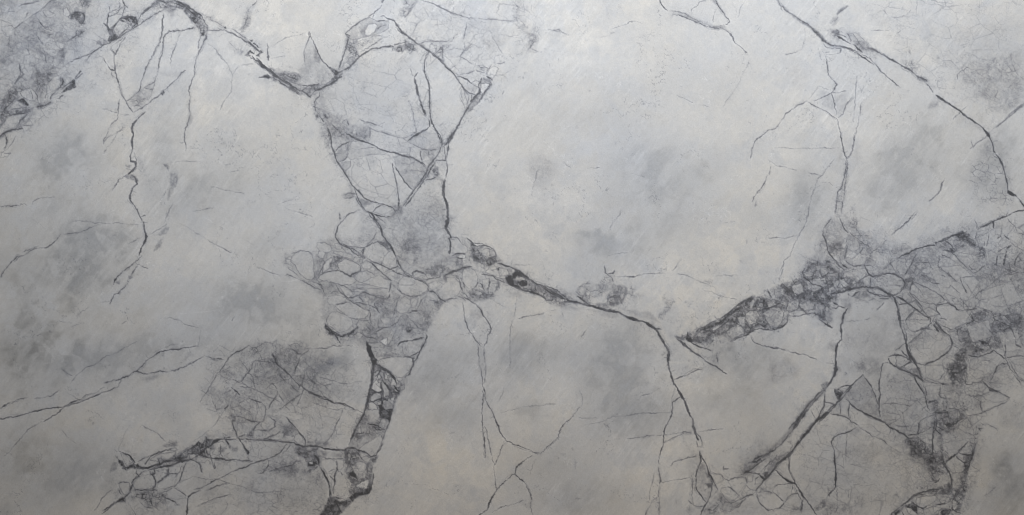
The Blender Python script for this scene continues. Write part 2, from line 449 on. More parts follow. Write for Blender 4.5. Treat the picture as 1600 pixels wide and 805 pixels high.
P .3 12 6: 350 680 400 700 450 720 440 780 370 780
P .12 8 5: 590 190 520 300 400 270 400 80 560 60
L 1.8 .65 @dashed slanting crack in the pale field at right: 1105 315 1085 350 1080 390 1045 425 1005 460
L 1.8 .65: 930 515 900 550 870 590 830 620 775 668
L 1.2 .5: 940 520 900 570
L 1 .4: 740 705 690 750 640 795
W .15 2: 745 155 780 110 850 65 900 25
W .14 3: 1000 70 1060 20 1100 0
W .15 3: 1180 220 1240 190 1290 110 1350 60 1420 0
L 2 .6: 1280 130 1310 90 1350 60
L 1 .5: 1270 80 1280 110
P .2 10 5: 1290 130 1350 90 1400 70 1410 160 1350 190
P .85 2 1: 1497 385 1520 398 1545 412 1560 428 1520 425 1495 410
L 2 .9: 1545 420 1575 455 1600 490 1640 530
P .8 2 1: 1345 0 1380 30 1395 70 1375 60 1350 20
L 1.5 .6: 1410 175 1435 190
L 2.1 .85 @thin dark crack crossing to the right edge above the breccia: T3,1 1640 500 1600 512 1555 522 1500 545 1440 570 1390 595 1340 618 1310 632
L 2.6 .85: 1410 590 1415 620 1410 640
L 1 .4: 1295 570 1305 630
L 2.1 .7: 1305 635 1300 690 1320 720 1355 750
P .5 8 3: 1060 700 1170 655 1240 655 1290 690 1300 720 1360 750 1360 800 1290 760 1220 700 1180 690 1140 740 1090 730
Z 5 .85 .35: 1040 720 1170 655 1290 680 1370 740 1370 810 1100 810 1000 790
Z 6 .7 .15: 900 750 1050 720 1100 810 840 810
L 2.1 .75 @dark crack along the upper rim of the right breccia: 840 798 900 770 950 750 1010 740 1060 715 1120 695 1160 670 1220 655
P .28 15 7: 700 740 780 710 900 750 840 800 690 800
Z 8 .4 .08: 1300 640 1440 570 1600 520 1600 800 1370 800 1360 740
P .13 12 6: 1370 640 1450 600 1480 700 1400 740
L 1.4 .7: 1500 760 1485 800
L 1.3 .7: 1440 770 1490 750 1525 725
L 1.8 .8: 1435 695 1455 670
L 1 .4: 1500 570 1530 600 1550 640
L 1.3 .5: 1510 510 1490 545
L 1.2 .5: 1570 800 1600 770
B -.14 2: 900 200 250 130 -.6
B -.12 2: 1350 300 120 130 0
B -.1 2: 1460 100 80 110 0
B -.13 2: 220 440 90 170 .2
B -.08 2: 760 400 140 80 -.4
B -.08 2: 210 80 70 50 -.5
B -.08 2: 850 60 120 60 -.6
B .05 1: 1000 520 250 120 -.5
B .05 1: 130 200 150 80 0
B .05 1: 80 780 150 80 0
B .06 1: 650 620 160 90 0
Z 5 .4 .05: 1250 200 1500 200 1550 500 1280 480
T 0 2
L 1.3 .6: 150 0 110 12 90 35
L 2 .85 @last short hook of the long jagged crack, lower left of the pale field: 885 0 870 20 845 40 810 65 770 95 740 125 720 150 710 178
L 1.5 .8: 845 45 880 60 922 77
L 1.7 .5: 860 60 840 90 825 120
P .5 3 1: 800 125 825 120 830 140 810 145
L 1.6 .65: 815 135 795 180 760 210 740 235 715 240 700 270 685 300
P .4 3 1: 740 225 760 230 745 245
P .5 4 2: 715 165 750 155 745 175
L 1.2 .35: 690 285 640 290 610 300
L 1.2 .35: 555 320 500 360 480 390
L 1.4 .55: 450 443 490 430 510 417
L 1 .4: 370 410 430 415
L 1.2 .45: 850 535 790 570 740 600 690 620 640 640 590 680 540 695 510 725 480 745 440 798
L 1.2 .55: 390 705 420 735 450 750
P .25 4 2: 390 700 440 745 420 750
L 1.2 .45: 760 425 785 410
W .25 2: 1050 380 1120 360 1200 355 1290 350 1360 335 1400 365 1430 385
L 1 .4: 1000 395 1060 385 1120 405 1180 435 1240 450
L 1 .35: 1255 465 1250 500 1240 560
L 1.2 .5: 1470 375 1450 405
W .12 2: 480 545 560 550 600 545
W .12 2: 900 340 960 310
W .12 2: 1500 55 1560 75 1600 95
L 2 .75 @forked fine crack rising from the lower left toward the middle: 1240 565 1180 572 1120 582 1050 590 1000 600 950 630 915 655 890 690 860 715 830 735
L 1 .4: 950 610 1010 580 1060 560 1110 550
L 2 .7: 650 795 700 780 760 765 810 745 850 720 900 738 960 730 1000 720 1050 725
L 2 .6: 1050 725 1110 710 1160 690 1220 660 1270 630
L 2 .7: 1275 630 1310 640 1350 650 1400 655 1420 635 1460 610 1500 590
L 1.4 .6: 1180 580 1190 605
Z 5 .55 .15: 1000 600 1040 600 1030 640 1000 630
P .3 6 3: 1160 620 1190 585 1205 620 1150 650
P .35 5 2: 890 770 950 745 1000 740 960 775 920 790
Z 6 .7 .15: 1420 640 1500 590 1600 540 1600 800 1320 800 1380 720
Z 5 .75 .3: 1440 620 1500 590 1560 620 1500 650
L 2 .8: 1410 660 1400 700 1380 730
L 1.7 .7: 1580 670 1555 730 1510 780
P .3 8 4: 1400 725 1440 700 1460 740 1420 775
P .22 10 5: 1450 680 1600 640 1600 690 1480 720
L 1.4 .5: 1380 730 1340 780 1320 800
B -.16 2: 480 100 140 110 .4
B -.14 2: 620 630 260 90 -.1
B -.1 0: 160 560 180 160 0
B -.06 2: 170 280 80 120 0
B -.06 2: 1000 250 200 80 -.3
B -.08 2: 1200 520 120 60 0
B .05 1: 740 300 60 50 0
B .04 1: 400 380 120 60 0
B -.12 2: 1520 300 140 120 -.6
T 1 2
B -.14 2: 60 270 140 120 -.6
B -.1 2: 260 430 160 80 0
B -.22 2: 480 670 150 60 -.3
B -.1 2: 400 200 60 60 0
L 1 .5: 0 70 60 90 110 110 180 125 230 130
W .25 2: 50 70 90 95 120 115 160 160 210 160 300 140
Z 7 .6 .15: 150 0 1100 0 1180 100 1160 280 1100 420 1070 480 700 540 500 520 420 440 430 300 380 180 260 150 180 70
Z 13 .55 .08: 100 0 1180 0 1160 300 1050 500 700 540 430 440 400 200 260 140
P .12 14 8: 650 250 900 230 1100 300 1080 450 900 500 700 420
P .18 10 5: 560 0 640 20 520 60 480 100 460 50
L 2.5 .7: 220 -5 200 30 220 60 270 90 240 120
L 2 .65: 200 80 250 120 300 150 340 170 400 210
L 1.8 .6: 430 0 430 40 400 90 380 150 350 160
L 1.8 .6: 360 40 370 120 360 160
L 2 .8: 400 110 450 100 500 92 520 90
L 1.7 .6: 440 0 470 20 510 70 525 95
L 2.1 .75: 520 90 560 110 590 125 600 110 660 100 690 95
L 1.8 .7: 690 15 740 60 780 100 830 130 850 160 845 210
L 1.8 .65: 710 30 770 60 830 85 880 72
L 1.8 .65: 880 70 840 80 830 90 880 100 920 120
L 2.5 .75: 930 100 960 125 1010 140 1070 165 1080 200 1050 235 1010 250
L 1.8 .6: 890 180 895 150 940 120
L 1.8 .65: 890 190 910 220 950 240 1010 250
L 1.5 .5: 890 185 950 180 1010 175
L 1.8 .6: 620 20 640 50 650 90 600 120 630 160
L 1.8 .6: 650 80 690 90 720 110 760 130
L 2 .6: 500 180 540 220 560 250 620 265
L 2 .65: 660 220 640 240 600 260 560 265 500 260 460 240 480 220
L 1.8 .6: 630 160 700 190 760 205 820 215 850 230
L 1.7 .6: 660 220 720 240 770 270 800 310 780 350
L 1.8 .6: 580 270 640 300 690 330 710 370
L 1.5 .55: 440 280 480 320 520 360 580 380 640 390
L 1.8 .5: 620 120 660 150 720 160 800 200
L 1.6 .55: 880 250 880 330 870 370 940 360 1010 350
L 1.5 .55: 960 310 970 280 1000 260
L 1.8 .65: 1090 210 1120 240 1150 270 1180 290
L 1.5 .6: 1080 210 1120 220 1150 190 1190 150 1200 110
L 1.4 .55: 1130 280 1180 280 1220 265 1270 240
L 1.5 .6: 1060 160 1110 150 1160 130
L 1.5 .5: 1060 110 1100 130 1110 150
L 1.6 .5: 400 180 420 230 440 280 400 350
L 1.4 .45: 780 60 800 30 810 0
P .2 4 2: 845 160 885 150 895 210 850 220
P .3 6 2: 930 95 1000 90 1050 110 990 130 950 125
P .32 10 5: 1050 60 1180 0 1200 60 1150 130 1080 100
L 2.4 .85: 970 130 990 100 1020 100 1060 105
L 2.2 .8 @dark crack feeding the heavy diagonal vein from the left, at the centre: 1170 130 1200 110 1240 90 1300 72 1345 68
Z 6 .8 .3: 1180 20 1240 0 1500 -10 1600 80 1600 170 1520 160 1400 110 1330 60
Z 7 .65 .2: 1190 100 1350 60 1560 160 1540 210 1440 270 1300 250 1270 170
P .4 8 3: 1260 0 1500 0 1560 60 1530 90 1470 50 1400 60 1350 50
P .3 6 3: 1330 100 1480 120 1560 170 1480 270 1380 260 1310 230 1400 200
P -.3 6 2: 1300 100 1350 85 1395 120 1400 160 1350 200 1310 190 1290 150
P -.35 3 1: 1440 90 1460 65 1530 80 1570 110 1520 125
L 1.6 .6: 1220 130 1270 150 1290 200 1300 240
L 1.8 .7: 1380 110 1440 115 1500 140 1550 150
L 1.7 .7: 1400 170 1420 210 1440 230 1450 190 1430 150 1400 140
L 2 .75: 1310 220 1360 250 1430 270
L 2 .75 @branching crack below the heavy central vein outlining a wedge: 1280 240 1320 270 1370 300 1405 335 1425 380 1460 430 1470 460 1450 500 1440 540 1425 570
L 1.7 .65 @left side crack of the wedge below the centre: 1290 290 1300 340 1305 400 1325 450 1350 490 1375 530 1400 560 1425 575
L 1.4 .65: 1385 550 1390 620 1395 680 1410 740 1415 800 T1,3 1418 0
L 1.6 .55: 1425 570 1425 620 1435 680 1435 740 1425 800
P .22 4 2: 1340 340 1400 330 1420 380 1380 400 1370 450 1340 420
P .1 4 2: 1380 560 1420 580 1435 700 1420 800 1400 800
Z 5 .45 .1: 1430 330 1470 380 1480 470 1440 530 1420 440
L 1 .3: 1590 440 1588 560 1590 700
P .8 2 1: 1560 130 1600 115 1605 190 1570 165
L 3 .75: 425 410 440 445 480 480 520 525
Z 5 .8 .35: 425 420 500 490 600 450 660 430 690 540 600 540 520 530 430 480
P .45 5 2: 425 420 450 450 500 480 560 490 620 450 650 440 600 510 530 530 480 500 430 490
P .18 6 3: 440 390 520 360 620 420 580 460 500 480 440 430
L 1.6 .6: 430 410 440 370 480 340 540 360 620 390 700 400
L 1.5 .6: 600 420 680 460 720 450 780 430 860 440
Z 6 .5 .15: 600 390 1110 380 1060 500 700 540
P .18 10 5: 620 450 780 440 900 450 870 560 750 560 690 530
P -.25 3 1: 770 520 830 490 815 560
P .4 6 2: 900 430 970 460 960 480 900 470
L 1.4 .5: 430 580 500 565 570 560 640 560
W .12 2: 250 575 330 575 400 580
L 1.8 .85: 880 550 920 535 980 525 1030 515 1065 510
L 2.4 .8: 1065 485 1070 520 1050 560 1030 590 1010 620
L 2 .75: 1010 620 985 660 970 710 950 745 920 780
P .2 8 3: 880 560 1060 520 1000 630 900 620 860 590
L 1.8 .7: 880 620 930 625 980 635
P .18 6 3: 740 660 880 620 980 650 960 700 840 720 760 690
P .85 2 1: 690 540 710 575 730 620 750 650 745 690 740 730 725 790 720 700 710 630 695 580
L 1.5 .6: 750 650 830 635 900 625
L 3 .85 @dark crack opening into the coarse black vein, lower middle: 745 680 790 700 840 740 870 775 880 800
Z 5 .95 .5: 730 680 790 700 880 780 890 810 720 810
P .35 3 1: 730 680 790 700 880 780 890 800 725 800
Z 7 .5 .1: -20 540 330 540 380 800 -20 800
L 1.5 .55: 85 545 110 600 130 670 170 710 220 760 260 800 T1,3 300 20
L 1.5 .5: 0 620 50 600 100 590 140 540
L 1.8 .4: 120 600 200 590 250 600 290 620
L 1.4 .5: 330 590 290 630 260 680 240 740
L 1.3 .5: 310 700 320 760
P .2 10 5: 110 600 240 590 260 650 160 640
P .12 10 5: 40 680 100 690 90 720 40 710
B -.12 2: 1180 640 220 160 0
B -.05 2: 1580 640 60 120 0
B .06 1: 1250 380 160 160 0
T 2 2
P .62 5 1: -10 70 40 95 90 130 150 170 230 205 300 225 320 240 380 240 440 280 520 310 600 340 680 350 740 380 800 400 860 420 930 452 870 450 800 415 730 405 660 375 580 345 500 325 430 300 350 285 300 265 240 270 160 240 80 220 0 185
P -.22 3 1: 150 190 200 200 240 235 230 265 180 240
P .3 4 2: 30 150 120 140 150 180 100 195
L 3 .9 @heavy dark diagonal vein through the centre, upper edge: -10 70 40 95 90 130 140 170 190 185 240 215 300 250 350 280 420 295
L 3 .9 @heavy dark diagonal vein through the centre, lower edge: -10 185 50 210 120 230 180 245
L 3.4 .95 @heavy dark diagonal vein through the centre, its right tail: 420 295 480 310 540 325 600 345 660 350 710 375 760 400 810 405 860 435 890 455 935 458
Z 5 .9 .3: -10 180 60 200 250 240 300 230 420 280 320 320 240 285 120 240
P .85 2 1: 15 110 40 100 60 125 20 140
P .7 3 1: 170 220 230 240 255 275 230 285 190 250
Z 5 .7 .15: 260 270 440 300 520 330 460 340 300 320
P .5 6 2: 400 215 440 220 460 260 500 290 560 310 620 320 700 300 740 230 720 180 680 185 640 170 620 230 570 260 520 270 490 240 460 190 440 185
L 2.4 .7: 400 220 430 250 460 290 520 320
Z 5 .75 .2: 400 230 420 180 520 150 640 90 650 170 560 260 460 250
Z 5 .6 .15: 600 250 720 180 830 250 800 280 700 300 640 320
L 1.5 .7: 590 110 610 120 635 95 625 130
L 1 .4: 585 10 585 100
P .16 7 3: 690 320 880 380 920 420 800 400 720 360
L 1.2 .5: 660 130 720 128 780 130 820 115 880 112 950 110
P .5 3 1: 720 128 755 125 780 128 750 138
Z 4 .55 .1: 960 90 990 90 980 125
L 1.2 .4: 1030 115 1100 122 1160 145 1200 165 1250 190 1280 200
L 1.2 .35: 1280 120 1400 122 1450 118
L 1 .4: 1060 20 1030 60 1000 95
Z 5 .5 .1: 1150 140 1280 190 1260 215 1180 180
L 1.2 .5: 1220 225 1300 250 1370 265 1430 275
Z 4 .7 .2: 950 260 975 250 980 330 960 400 930 420 955 340
Z 4 .6 .15: 1110 380 1150 390 1140 440 1120 420
P .22 8 4: 520 330 640 360 660 380 560 370
L 3.4 .9 @dark crack leaving the heavy vein and curving down through the lower middle: 905 460 925 500 950 545 975 585 980 610 978 660 985 710 995 750 1010 798 T2,3 1030 0 1050 40 1080 90 1100 150 1130 200 1130 245 1145 280 1165 330
L 1.5 .7: 985 580 960 560 940 530
L 1.7 .75: 1010 770 1060 755 1110 735 1150 715 1200 700
L 1.2 .5: 1010 550 985 560 980 580
L 2.6 .85 @straight dark splinter crack just right of the centre junction: 1055 540 1090 570 1140 605 1190 640 1240 675 1300 710 1345 740
P .5 3 1: 1030 515 1060 530 1110 580 1160 620 1130 600 1070 555
P -.2 5 2: 1120 560 1230 590 1240 600 1215 640 1150 590
P .25 5 2: 1180 630 1240 620 1290 600 1290 680 1250 660
P .5 5 2: 1020 500 1090 485 1150 470 1200 430 1260 400 1310 370 1370 330 1430 280 1480 255 1540 250 1600 270 1610 390 1560 400 1520 380 1440 420 1350 430 1280 520 1240 560 1200 570 1110 540
Z 5 .9 .3: 1020 500 1150 470 1310 370 1480 255 1600 270 1600 460 1480 480 1380 520 1290 540 1220 580 1110 540
P -.35 3 1: 1240 460 1290 425 1325 420 1300 450 1260 470
P .45 3 1: 1290 400 1370 360 1420 310 1490 260 1440 330 1400 380 1300 430 1200 470
P .75 3 1: 1095 510 1130 515 1140 540 1110 540
P .4 4 1: 1340 380 1385 380 1390 410 1350 420
P .28 6 3: 1190 500 1260 510 1240 560 1190 560
L 2.4 .85: 1110 540 1170 560 1230 580
L 2.4 .8 @dark vein edge rising right from the splinter into the breccia: 1150 470 1200 445 1260 410 1310 385 1370 345 1420 300 1500 255
L 2 .8: 1375 520 1420 515 1470 490 1510 470 1560 455 1610 460
L 1.4 .65: 1485 485 1500 530 1540 550 1600 565
L 1.6 .6: 1280 600 1285 660
L 1.2 .4: 1150 650 1170 680
P .18 6 3: 1290 530 1380 520 1380 590 1300 600
P -.2 4 1: 1380 460 1440 430 1450 490 1390 510
L 1 .4: 28 250 20 310 15 390
L 1 .5: 75 378 130 372 190 358 260 335
L 1.1 .5: 310 340 320 380
L 1 .3: 460 460 430 530
W .1 2: 1500 755 1560 765 1600 770
W .1 2: 500 600 520 680
B -.16 2: 620 640 200 130 -.3
B -.12 2: 60 600 160 110 0
B -.12 2: 1420 650 180 90 0
B -.08 2: 480 50 120 120 0
B .06 1: 200 480 200 80 0
B .06 1: 360 720 120 80 0
B .05 1: 1100 650 100 70 0
B .05 1: 1050 200 220 80 0
B -.08 2: 320 620 90 120 0
T 3 2
Z 6 .7 .2: 0 200 100 190 200 200 240 60 300 0 860 0 1300 0 1600 20 1600 550 1420 590 1300 640 1260 800 1150 800 1180 640 1000 420 850 250 540 230 500 340 440 440 300 380 240 370 120 380 80 450 0 460
Z 13 .5 .08: 220 0 1600 0 1600 300 1300 400 1050 420 850 250 540 230 500 340 300 380 200 200
P .4 10 4: 0 210 100 190 200 200 330 230 540 180 520 250 420 310 330 340 330 380 240 360 130 370 100 330 0 330
P .2 12 6: 260 20 380 30 440 100 330 100 300 200 250 170 210 130
P -.25 6 2: 340 150 380 110 440 110 440 190 380 235 340 200
P -.2 5 2: 0 340 70 325 90 380 70 430 20 450 0 400
P .3 5 2: 95 360 120 370 90 440 30 460 70 430
P -.12 6 2: 105 320 180 290 190 350 140 370
L 2.4 .8: 0 290 50 295 100 280
L 2 .7: 0 325 40 310 90 290
L 2 .8: 60 455 35 460 0 465
L 2 .75: 125 375 170 378 240 370
L 1.5 .6: 190 290 195 330 250 360 300 380
L 2 .7: 100 190 130 215
Z 5 .8 .3: 300 340 340 340 350 400 400 440 360 430 320 380
L 1.7 .6: 215 130 240 90 270 60 320 50 370 30
L 1.7 .7: 215 130 260 170 320 190
L 1.5 .6: 300 60 300 150 280 170
L 2 .75: 390 0 420 40 460 75 495 85
L 1.7 .6: 530 40 580 60 610 30 620 0
L 1.7 .65: 470 60 470 100 460 150 480 190
L 1.7 .65: 470 80 540 65 600 60 620 100 650 130 690 115
L 2.4 .8 @dark crack arching over the rounded pale clast at right: 380 240 440 230 500 215 550 200 610 195 660 195 700 205 740 230 790 250
L 1.8 .7 @outline crack of the round pale clast in the right breccia: 670 145 700 125 740 110 790 115 830 140 855 170 850 205 800 240
L 1.6 .6: 670 145 660 175 690 200
L 1.2 .45: 690 180 760 182 830 185
L 1.6 .65: 625 200 650 235 700 245 770 240
L 2 .6: 540 240 580 220 620 200
P -.2 5 1: 680 150 740 115 800 125 850 170 840 200 790 240 740 220 680 190
P -.2 5 1: 475 90 600 65 620 110 560 150 520 190 480 190 465 140
P .3 6 2: 540 240 620 210 640 240 600 270 560 270
P -.3 3 1: 630 210 680 205 730 230 720 245 660 240
L 1.6 .6: 590 140 560 170 520 200
L 3.2 .85 @long dark crack descending through the right breccia: 780 250 800 290 812 340 820 390 830 440 850 490 862 540 870 590 890 640 920 670 940 700 960 760
L 2 .75: 800 250 850 275 900 310 950 345 1000 380 1025 410
L 1.6 .7: 810 300 850 300 890 290
L 1.5 .6: 850 400 880 365 920 335
L 1.5 .5: 860 410 890 455 930 475 980 460 1010 430 1015 390
L 2 .75: 885 225 910 260 945 300 970 350 1000 375
L 1.5 .55: 885 225 900 185 920 160
L 1.4 .5: 930 180 970 190 1010 210 1060 240 1110 275
L 1.6 .65: 1110 275 1150 300 1185 335 1210 340 1260 335 1320 325
L 1.5 .6: 1050 340 1060 310 1110 295 1150 300
L 1.5 .6: 1050 340 1070 370 1120 420 1180 470
L 1.7 .7: 1020 385 1050 380 1080 370
L 2 .8: 1030 410 1060 440 1100 475 1145 510 1155 550 1140 590 1100 630 1050 660 980 680
L 1.4 .55: 1040 420 1080 430 1130 460 1180 500
L 1.6 .6: 1145 510 1180 560 1190 590
L 1.3 .5: 1020 430 960 480 900 530
P -.15 6 1: 860 410 900 350 960 360 1010 400 1000 440 930 470 880 440
P -.16 6 1: 890 220 920 180 1010 210 1110 280 1060 300 970 330 920 260
P -.2 5 1: 1160 290 1180 250 1290 280 1320 310 1260 330 1190 335
P -.15 5 1: 800 40 830 10 890 10 890 60 850 120 810 90
P .1 14 6: 480 300 760 280 810 400 700 420 520 380
P .13 16 6: 480 480 780 460 830 580 740 620 600 600 480 580
P .12 10 5: 920 470 1020 450 1000 540 940 560
P .25 5 2: 850 160 920 140 900 200 870 240 840 220
L 1.8 .5: 1050 60 1100 90 1140 130 1190 180 1240 220
L 1.7 .5: 1100 0 1140 60 1180 90
L 1.6 .5: 1000 60 1040 100 1080 140
L 2 .8: 1475 0 1478 50
L 1.4 .6: 1250 60 1275 90
Z 5 .7 .3: 1260 0 1600 0 1600 120 1520 100 1430 120 1330 60
Z 5 .8 .35: 1180 400 1360 330 1500 330 1600 380 1600 560 1480 580 1400 600 1280 620 1220 560
P .3 12 5: 1200 430 1330 370 1480 370 1560 440 1560 500 1430 470 1330 520 1220 520
P .45 6 2: 1270 560 1350 530 1410 570 1340 610 1290 610
P .55 5 2: 1150 700 1200 600 1240 570 1240 640 1240 720 1230 800 1140 800
Z 5 .95 .4: 1150 690 1190 600 1250 560 1240 700 1240 810 1130 810
P .35 5 2: 1480 490 1500 540 1550 540 1500 560
L 1.6 .8: 1200 130 1210 170 1240 230
L 2 .8: 1360 610 1410 590 1450 620 1500 640
L 1.6 .6: 1280 640 1340 620 1400 600
L 2 .65: 1490 665 1450 680 1430 700 1415 750 1400 790
L 1.6 .55: 1490 630 1510 680 1540 730 1590 780
L 1.4 .6: 1490 635 1540 630 1600 628
P .15 12 6: 1300 640 1420 600 1440 680 1360 780 1280 720
L 3.4 .92 @thick dark crack dropping from the breccia edge in the lower right: 495 330 475 360 465 400 455 440 460 480 460 520 435 550 425 590 425 640 420 700 415 740 390 790 T3,3 375 -5
L 1.6 .7: 490 330 510 340 520 310
P .8 3 1: 410 290 430 300 420 310
L 2 .8: 400 320 450 325 480 320 495 335
P .3 5 2: 385 550 430 550 420 600 370 580
L 1.5 .6: -10 572 50 572 100 590 150 605 220 615 250 625 300 645
L 1 .4: 330 655 400 680
L 1.6 .5: 610 660 580 690
P .6 2 1: 530 800 600 745 635 800
L 1.6 .75: 530 798 600 745 635 800
P .35 3 1: 360 780 400 790 380 800
L 2 .8: 720 680 715 720 700 790
L 2.1 .75: 755 630 790 618 830 620 870 640 890 655
L 2.4 .8 @dark crack bordering the leaf-shaped sliver, lower right: 755 640 760 675 800 695 850 715 900 735 940 755 970 790
L 2 .75: 830 690 860 680 890 665 840 630 830 590
L 1.6 .7: 850 560 870 600 890 640
P .3 5 1: 770 640 830 625 885 655 840 690 780 675
L 1.6 .7: 860 540 820 580 780 610 750 635 725 675
P .3 6 2: 860 600 920 670 960 760 920 740 880 700 910 690
L 2 .6: 900 740 930 790 T3,3 970 0
P .1 10 5: 980 470 1080 470 1140 530 1130 590 1020 660 900 600 920 540
P -.1 8 4: 1000 680 1080 660 1100 740 1000 780
P .3 12 6: 0 650 180 680 190 760 0 800
B .07 1: 250 470 200 60 0
B .06 1: 330 560 100 160 0
B .06 1: 60 100 80 120 0
T 0 3
L 1.6 .75: -5 140 30 115 80 90 120 75 170 65
L 1.4 .55: 380 10 350 35 320 55 270 65 215 72
L 2.1 .85 @fine dark crack climbing right from the lower left edge: -5 202 50 190 120 180 170 165 220 150 270 140 330 128 400 122 450 95 500 80
L 2 .7: 275 212 330 180 370 155 400 125 450 110 520 85 580 60 640 35 700 15 740 -5 T0,2 760 765
L 1.6 .55: 400 120 450 100 510 75 540 50 600 35 650 0
L 1.2 .45: 275 212 230 235 180 265 130 320 80 375 30 430
L 1 .35: 410 30 450 50 490 80
L 1 .4: 380 260 420 310 470 350
L 1 .5: 960 235 1010 265 1070 305 1120 335
L 1 .3: 850 350 880 280 930 190
L 1.8 .8: 830 405 850 410 880 430 910 450 920 475
P .75 3 1: 805 430 840 450 870 490 895 490 930 480 960 490 1010 500 950 515 900 510 870 525 840 480
L 2.8 .6: 820 440 850 480 880 515
P .35 5 2: 770 530 790 480 820 475 830 510 800 545
L 2.2 .85: 885 500 920 475 960 465 1000 440 1040 425 1080 405 1100 400
L 1.7 .75: 1100 400 1140 385 1180 375
P .5 6 2: 1100 370 1140 345 1190 340 1190 380 1140 390
L 3.4 .88 @rugged dark vein crossing the lower left corner area: 930 520 980 505 1040 495 1100 475 1160 460 1220 440 1250 420 1300 375 1340 340 1380 325
P .5 5 1: 1170 470 1190 430 1260 400 1330 340 1400 320 1480 325 1440 340 1410 370 1370 360 1390 430 1320 430 1250 430 1200 460
P .5 4 1: 1050 490 1160 460 1220 455 1200 470 1120 475 1060 500
Z 5 .9 .3: 1100 390 1200 380 1300 350 1380 320 1600 320 1600 460 1440 440 1300 430 1180 470 1100 480 940 530 940 480 1050 480
L 2 .8: 1310 420 1360 435 1420 445 1480 452 1550 458 1600 465
P .4 5 2: 1340 360 1400 380 1440 440 1370 430 1350 410
P -.25 3 1: 1260 425 1300 425 1310 440 1280 450
P -.25 5 1: 1400 350 1470 345 1490 400 1440 400
P .7 3 1: 1490 320 1520 360 1550 410 1555 440 1530 410 1510 360
L 1.8 .75: 1260 440 1300 460 1330 480 1340 520 1340 560
L 1.7 .7: 870 530 860 560 840 590 820 620
L 2.8 .8: 830 600 825 640 800 670 770 690
L 1.7 .75: 860 520 880 540 850 580
L 1.4 .6: 840 600 880 570 940 545 960 545
L 1.8 .8: 955 545 965 580 978 610 955 640
P .7 3 1: 930 540 970 540 955 560
L 1.6 .7: 975 605 1020 580 1050 550 1100 540 1130 535
L 1.8 .7: 1045 510 1048 560 1010 590
L 1.6 .6: 1165 475 1140 530 1120 590 1085 630
L 1.7 .75: 1085 630 1120 655 1165 678
L 2 .6: 840 640 890 640 950 650 1000 650
L 2.4 .85: 610 795 660 760 720 725 770 700 790 680
P .6 4 1: 690 740 770 695 790 705 740 720
L 1.3 .6: 590 770 620 730 640 690 670 660 700 640
L 1.6 .65: 740 600 740 650 755 685
L 1.4 .5: 740 600 800 600 820 625
Z 5 .85 .3: 780 680 900 640 1020 650 1040 700 1100 710 1120 740 960 750 880 720 800 700
Z 6 .65 .15: 700 640 820 620 850 700 760 730 740 800 600 800
L 1.8 .8: 1040 700 1090 705 1110 730
L 1.6 .7: 890 680 900 710 940 720 960 690 920 660 895 670
Z 6 .6 .15: 780 700 1130 720 1160 800 900 800
Z 6 .4 .12: 1170 640 1600 480 1600 800 1180 800
L 2 .8: 1168 800 1170 740 1175 690 1195 665 1250 650 1310 635 1380 610 1450 590 1520 570 1600 545 T1,3 50 520 70 500
L 1.7 .65: 1200 645 1260 620 1330 580 1390 555 1450 525 1500 505 1590 480
L 1.4 .6: 1210 745 1270 720 1350 690 1420 670 1500 650
P .25 10 4: 1220 600 1260 540 1300 560 1310 600 1240 630
P .25 8 4: 1530 600 1600 570 1600 650 1540 650
Z 8 .5 .1: 1250 0 1600 0 1600 320 1380 320 1450 240 1250 100
L 1.4 .6: 1310 0 1280 50 1250 95
L 2 .7: 1420 110 1400 135 1440 150 1470 200 1450 230 1465 270 1490 320
L 1.4 .6: 1450 0 1480 30 1500 50
L 1.5 .55: 1390 110 1370 70 1400 30 1440 25
P .25 8 4: 1290 20 1350 10 1360 70 1330 80 1280 80
L 2 .5: 1450 190 1520 200 1570 210 1600 215
L 1.7 .65: 1480 310 1550 300 1590 250
L 1.4 .5: 1480 320 1550 325 1600 330
B -.13 2: 430 600 230 90 -.25
B -.08 0: 150 400 200 150 0
B .08 1: 950 330 130 100 .3
B -.08 2: 1050 150 150 100 .3
B .05 1: 600 700 150 80 0
B -.1 2: 30 760 60 60 0
B .06 1: 1250 190 140 90 0
T 1 3
L 2 .85 @smooth fine crack bowing toward the coarse dark vein, lower middle: 300 0 330 35 380 55 430 75 480 98 540 108 590 125 630 145 670 165
P .3 14 7: 250 0 450 0 560 30 480 60 380 60 300 40
B -.12 2: 480 0 150 60 0
L 1.8 .75: -5 90 30 100 55 130 65 165 45 210 0 240
L 1.2 .5: 135 15 140 40 110 80 90 130
L 1.2 .5: 295 40 240 80 200 110 150 130 80 160 60 180
Z 8 .6 .12: 0 60 300 40 200 200 320 350 0 320
P .15 10 5: 50 160 210 120 220 240 100 300
P .25 8 4: 150 230 210 220 250 300 190 290
L 2 .7: 195 180 230 220 265 270 305 340
Z 5 .7 .2: 180 150 240 140 230 190 190 200
L 1.2 .45: 260 140 350 145 440 140 540 150
L 1.2 .45: 550 130 520 200 490 280 440 330
Z 6 .5 .1: 260 270 560 260 560 370 320 360
L 1.8 .7 @long thin crack crossing the lower left breccia, left stretch: -5 328 60 335 130 338 200 345 235 345
L 3 .92: 235 345 290 370 350 370 410 375 460 388 530 395 560 390 600 380
L 2 .7: 190 345 150 390 110 430 60 455 0 470
P .4 8 3: 300 340 400 350 480 340 540 380 400 370 340 370
Z 5 .85 .3: 220 350 350 375 410 380 400 490 330 540 250 500 270 420
Z 5 .4 .1: 0 400 250 440 260 520 120 560 0 560
P .25 10 5: 220 360 400 380 370 500 270 470
P .6 3 1: 340 460 365 470 355 495 335 480
P .6 4 2: 600 540 625 545 630 575 600 560
L 2 .8: 5 545 45 530 70 500
L 1.8 .8: 400 430 390 480 400 500 430 545 450 590 463 620
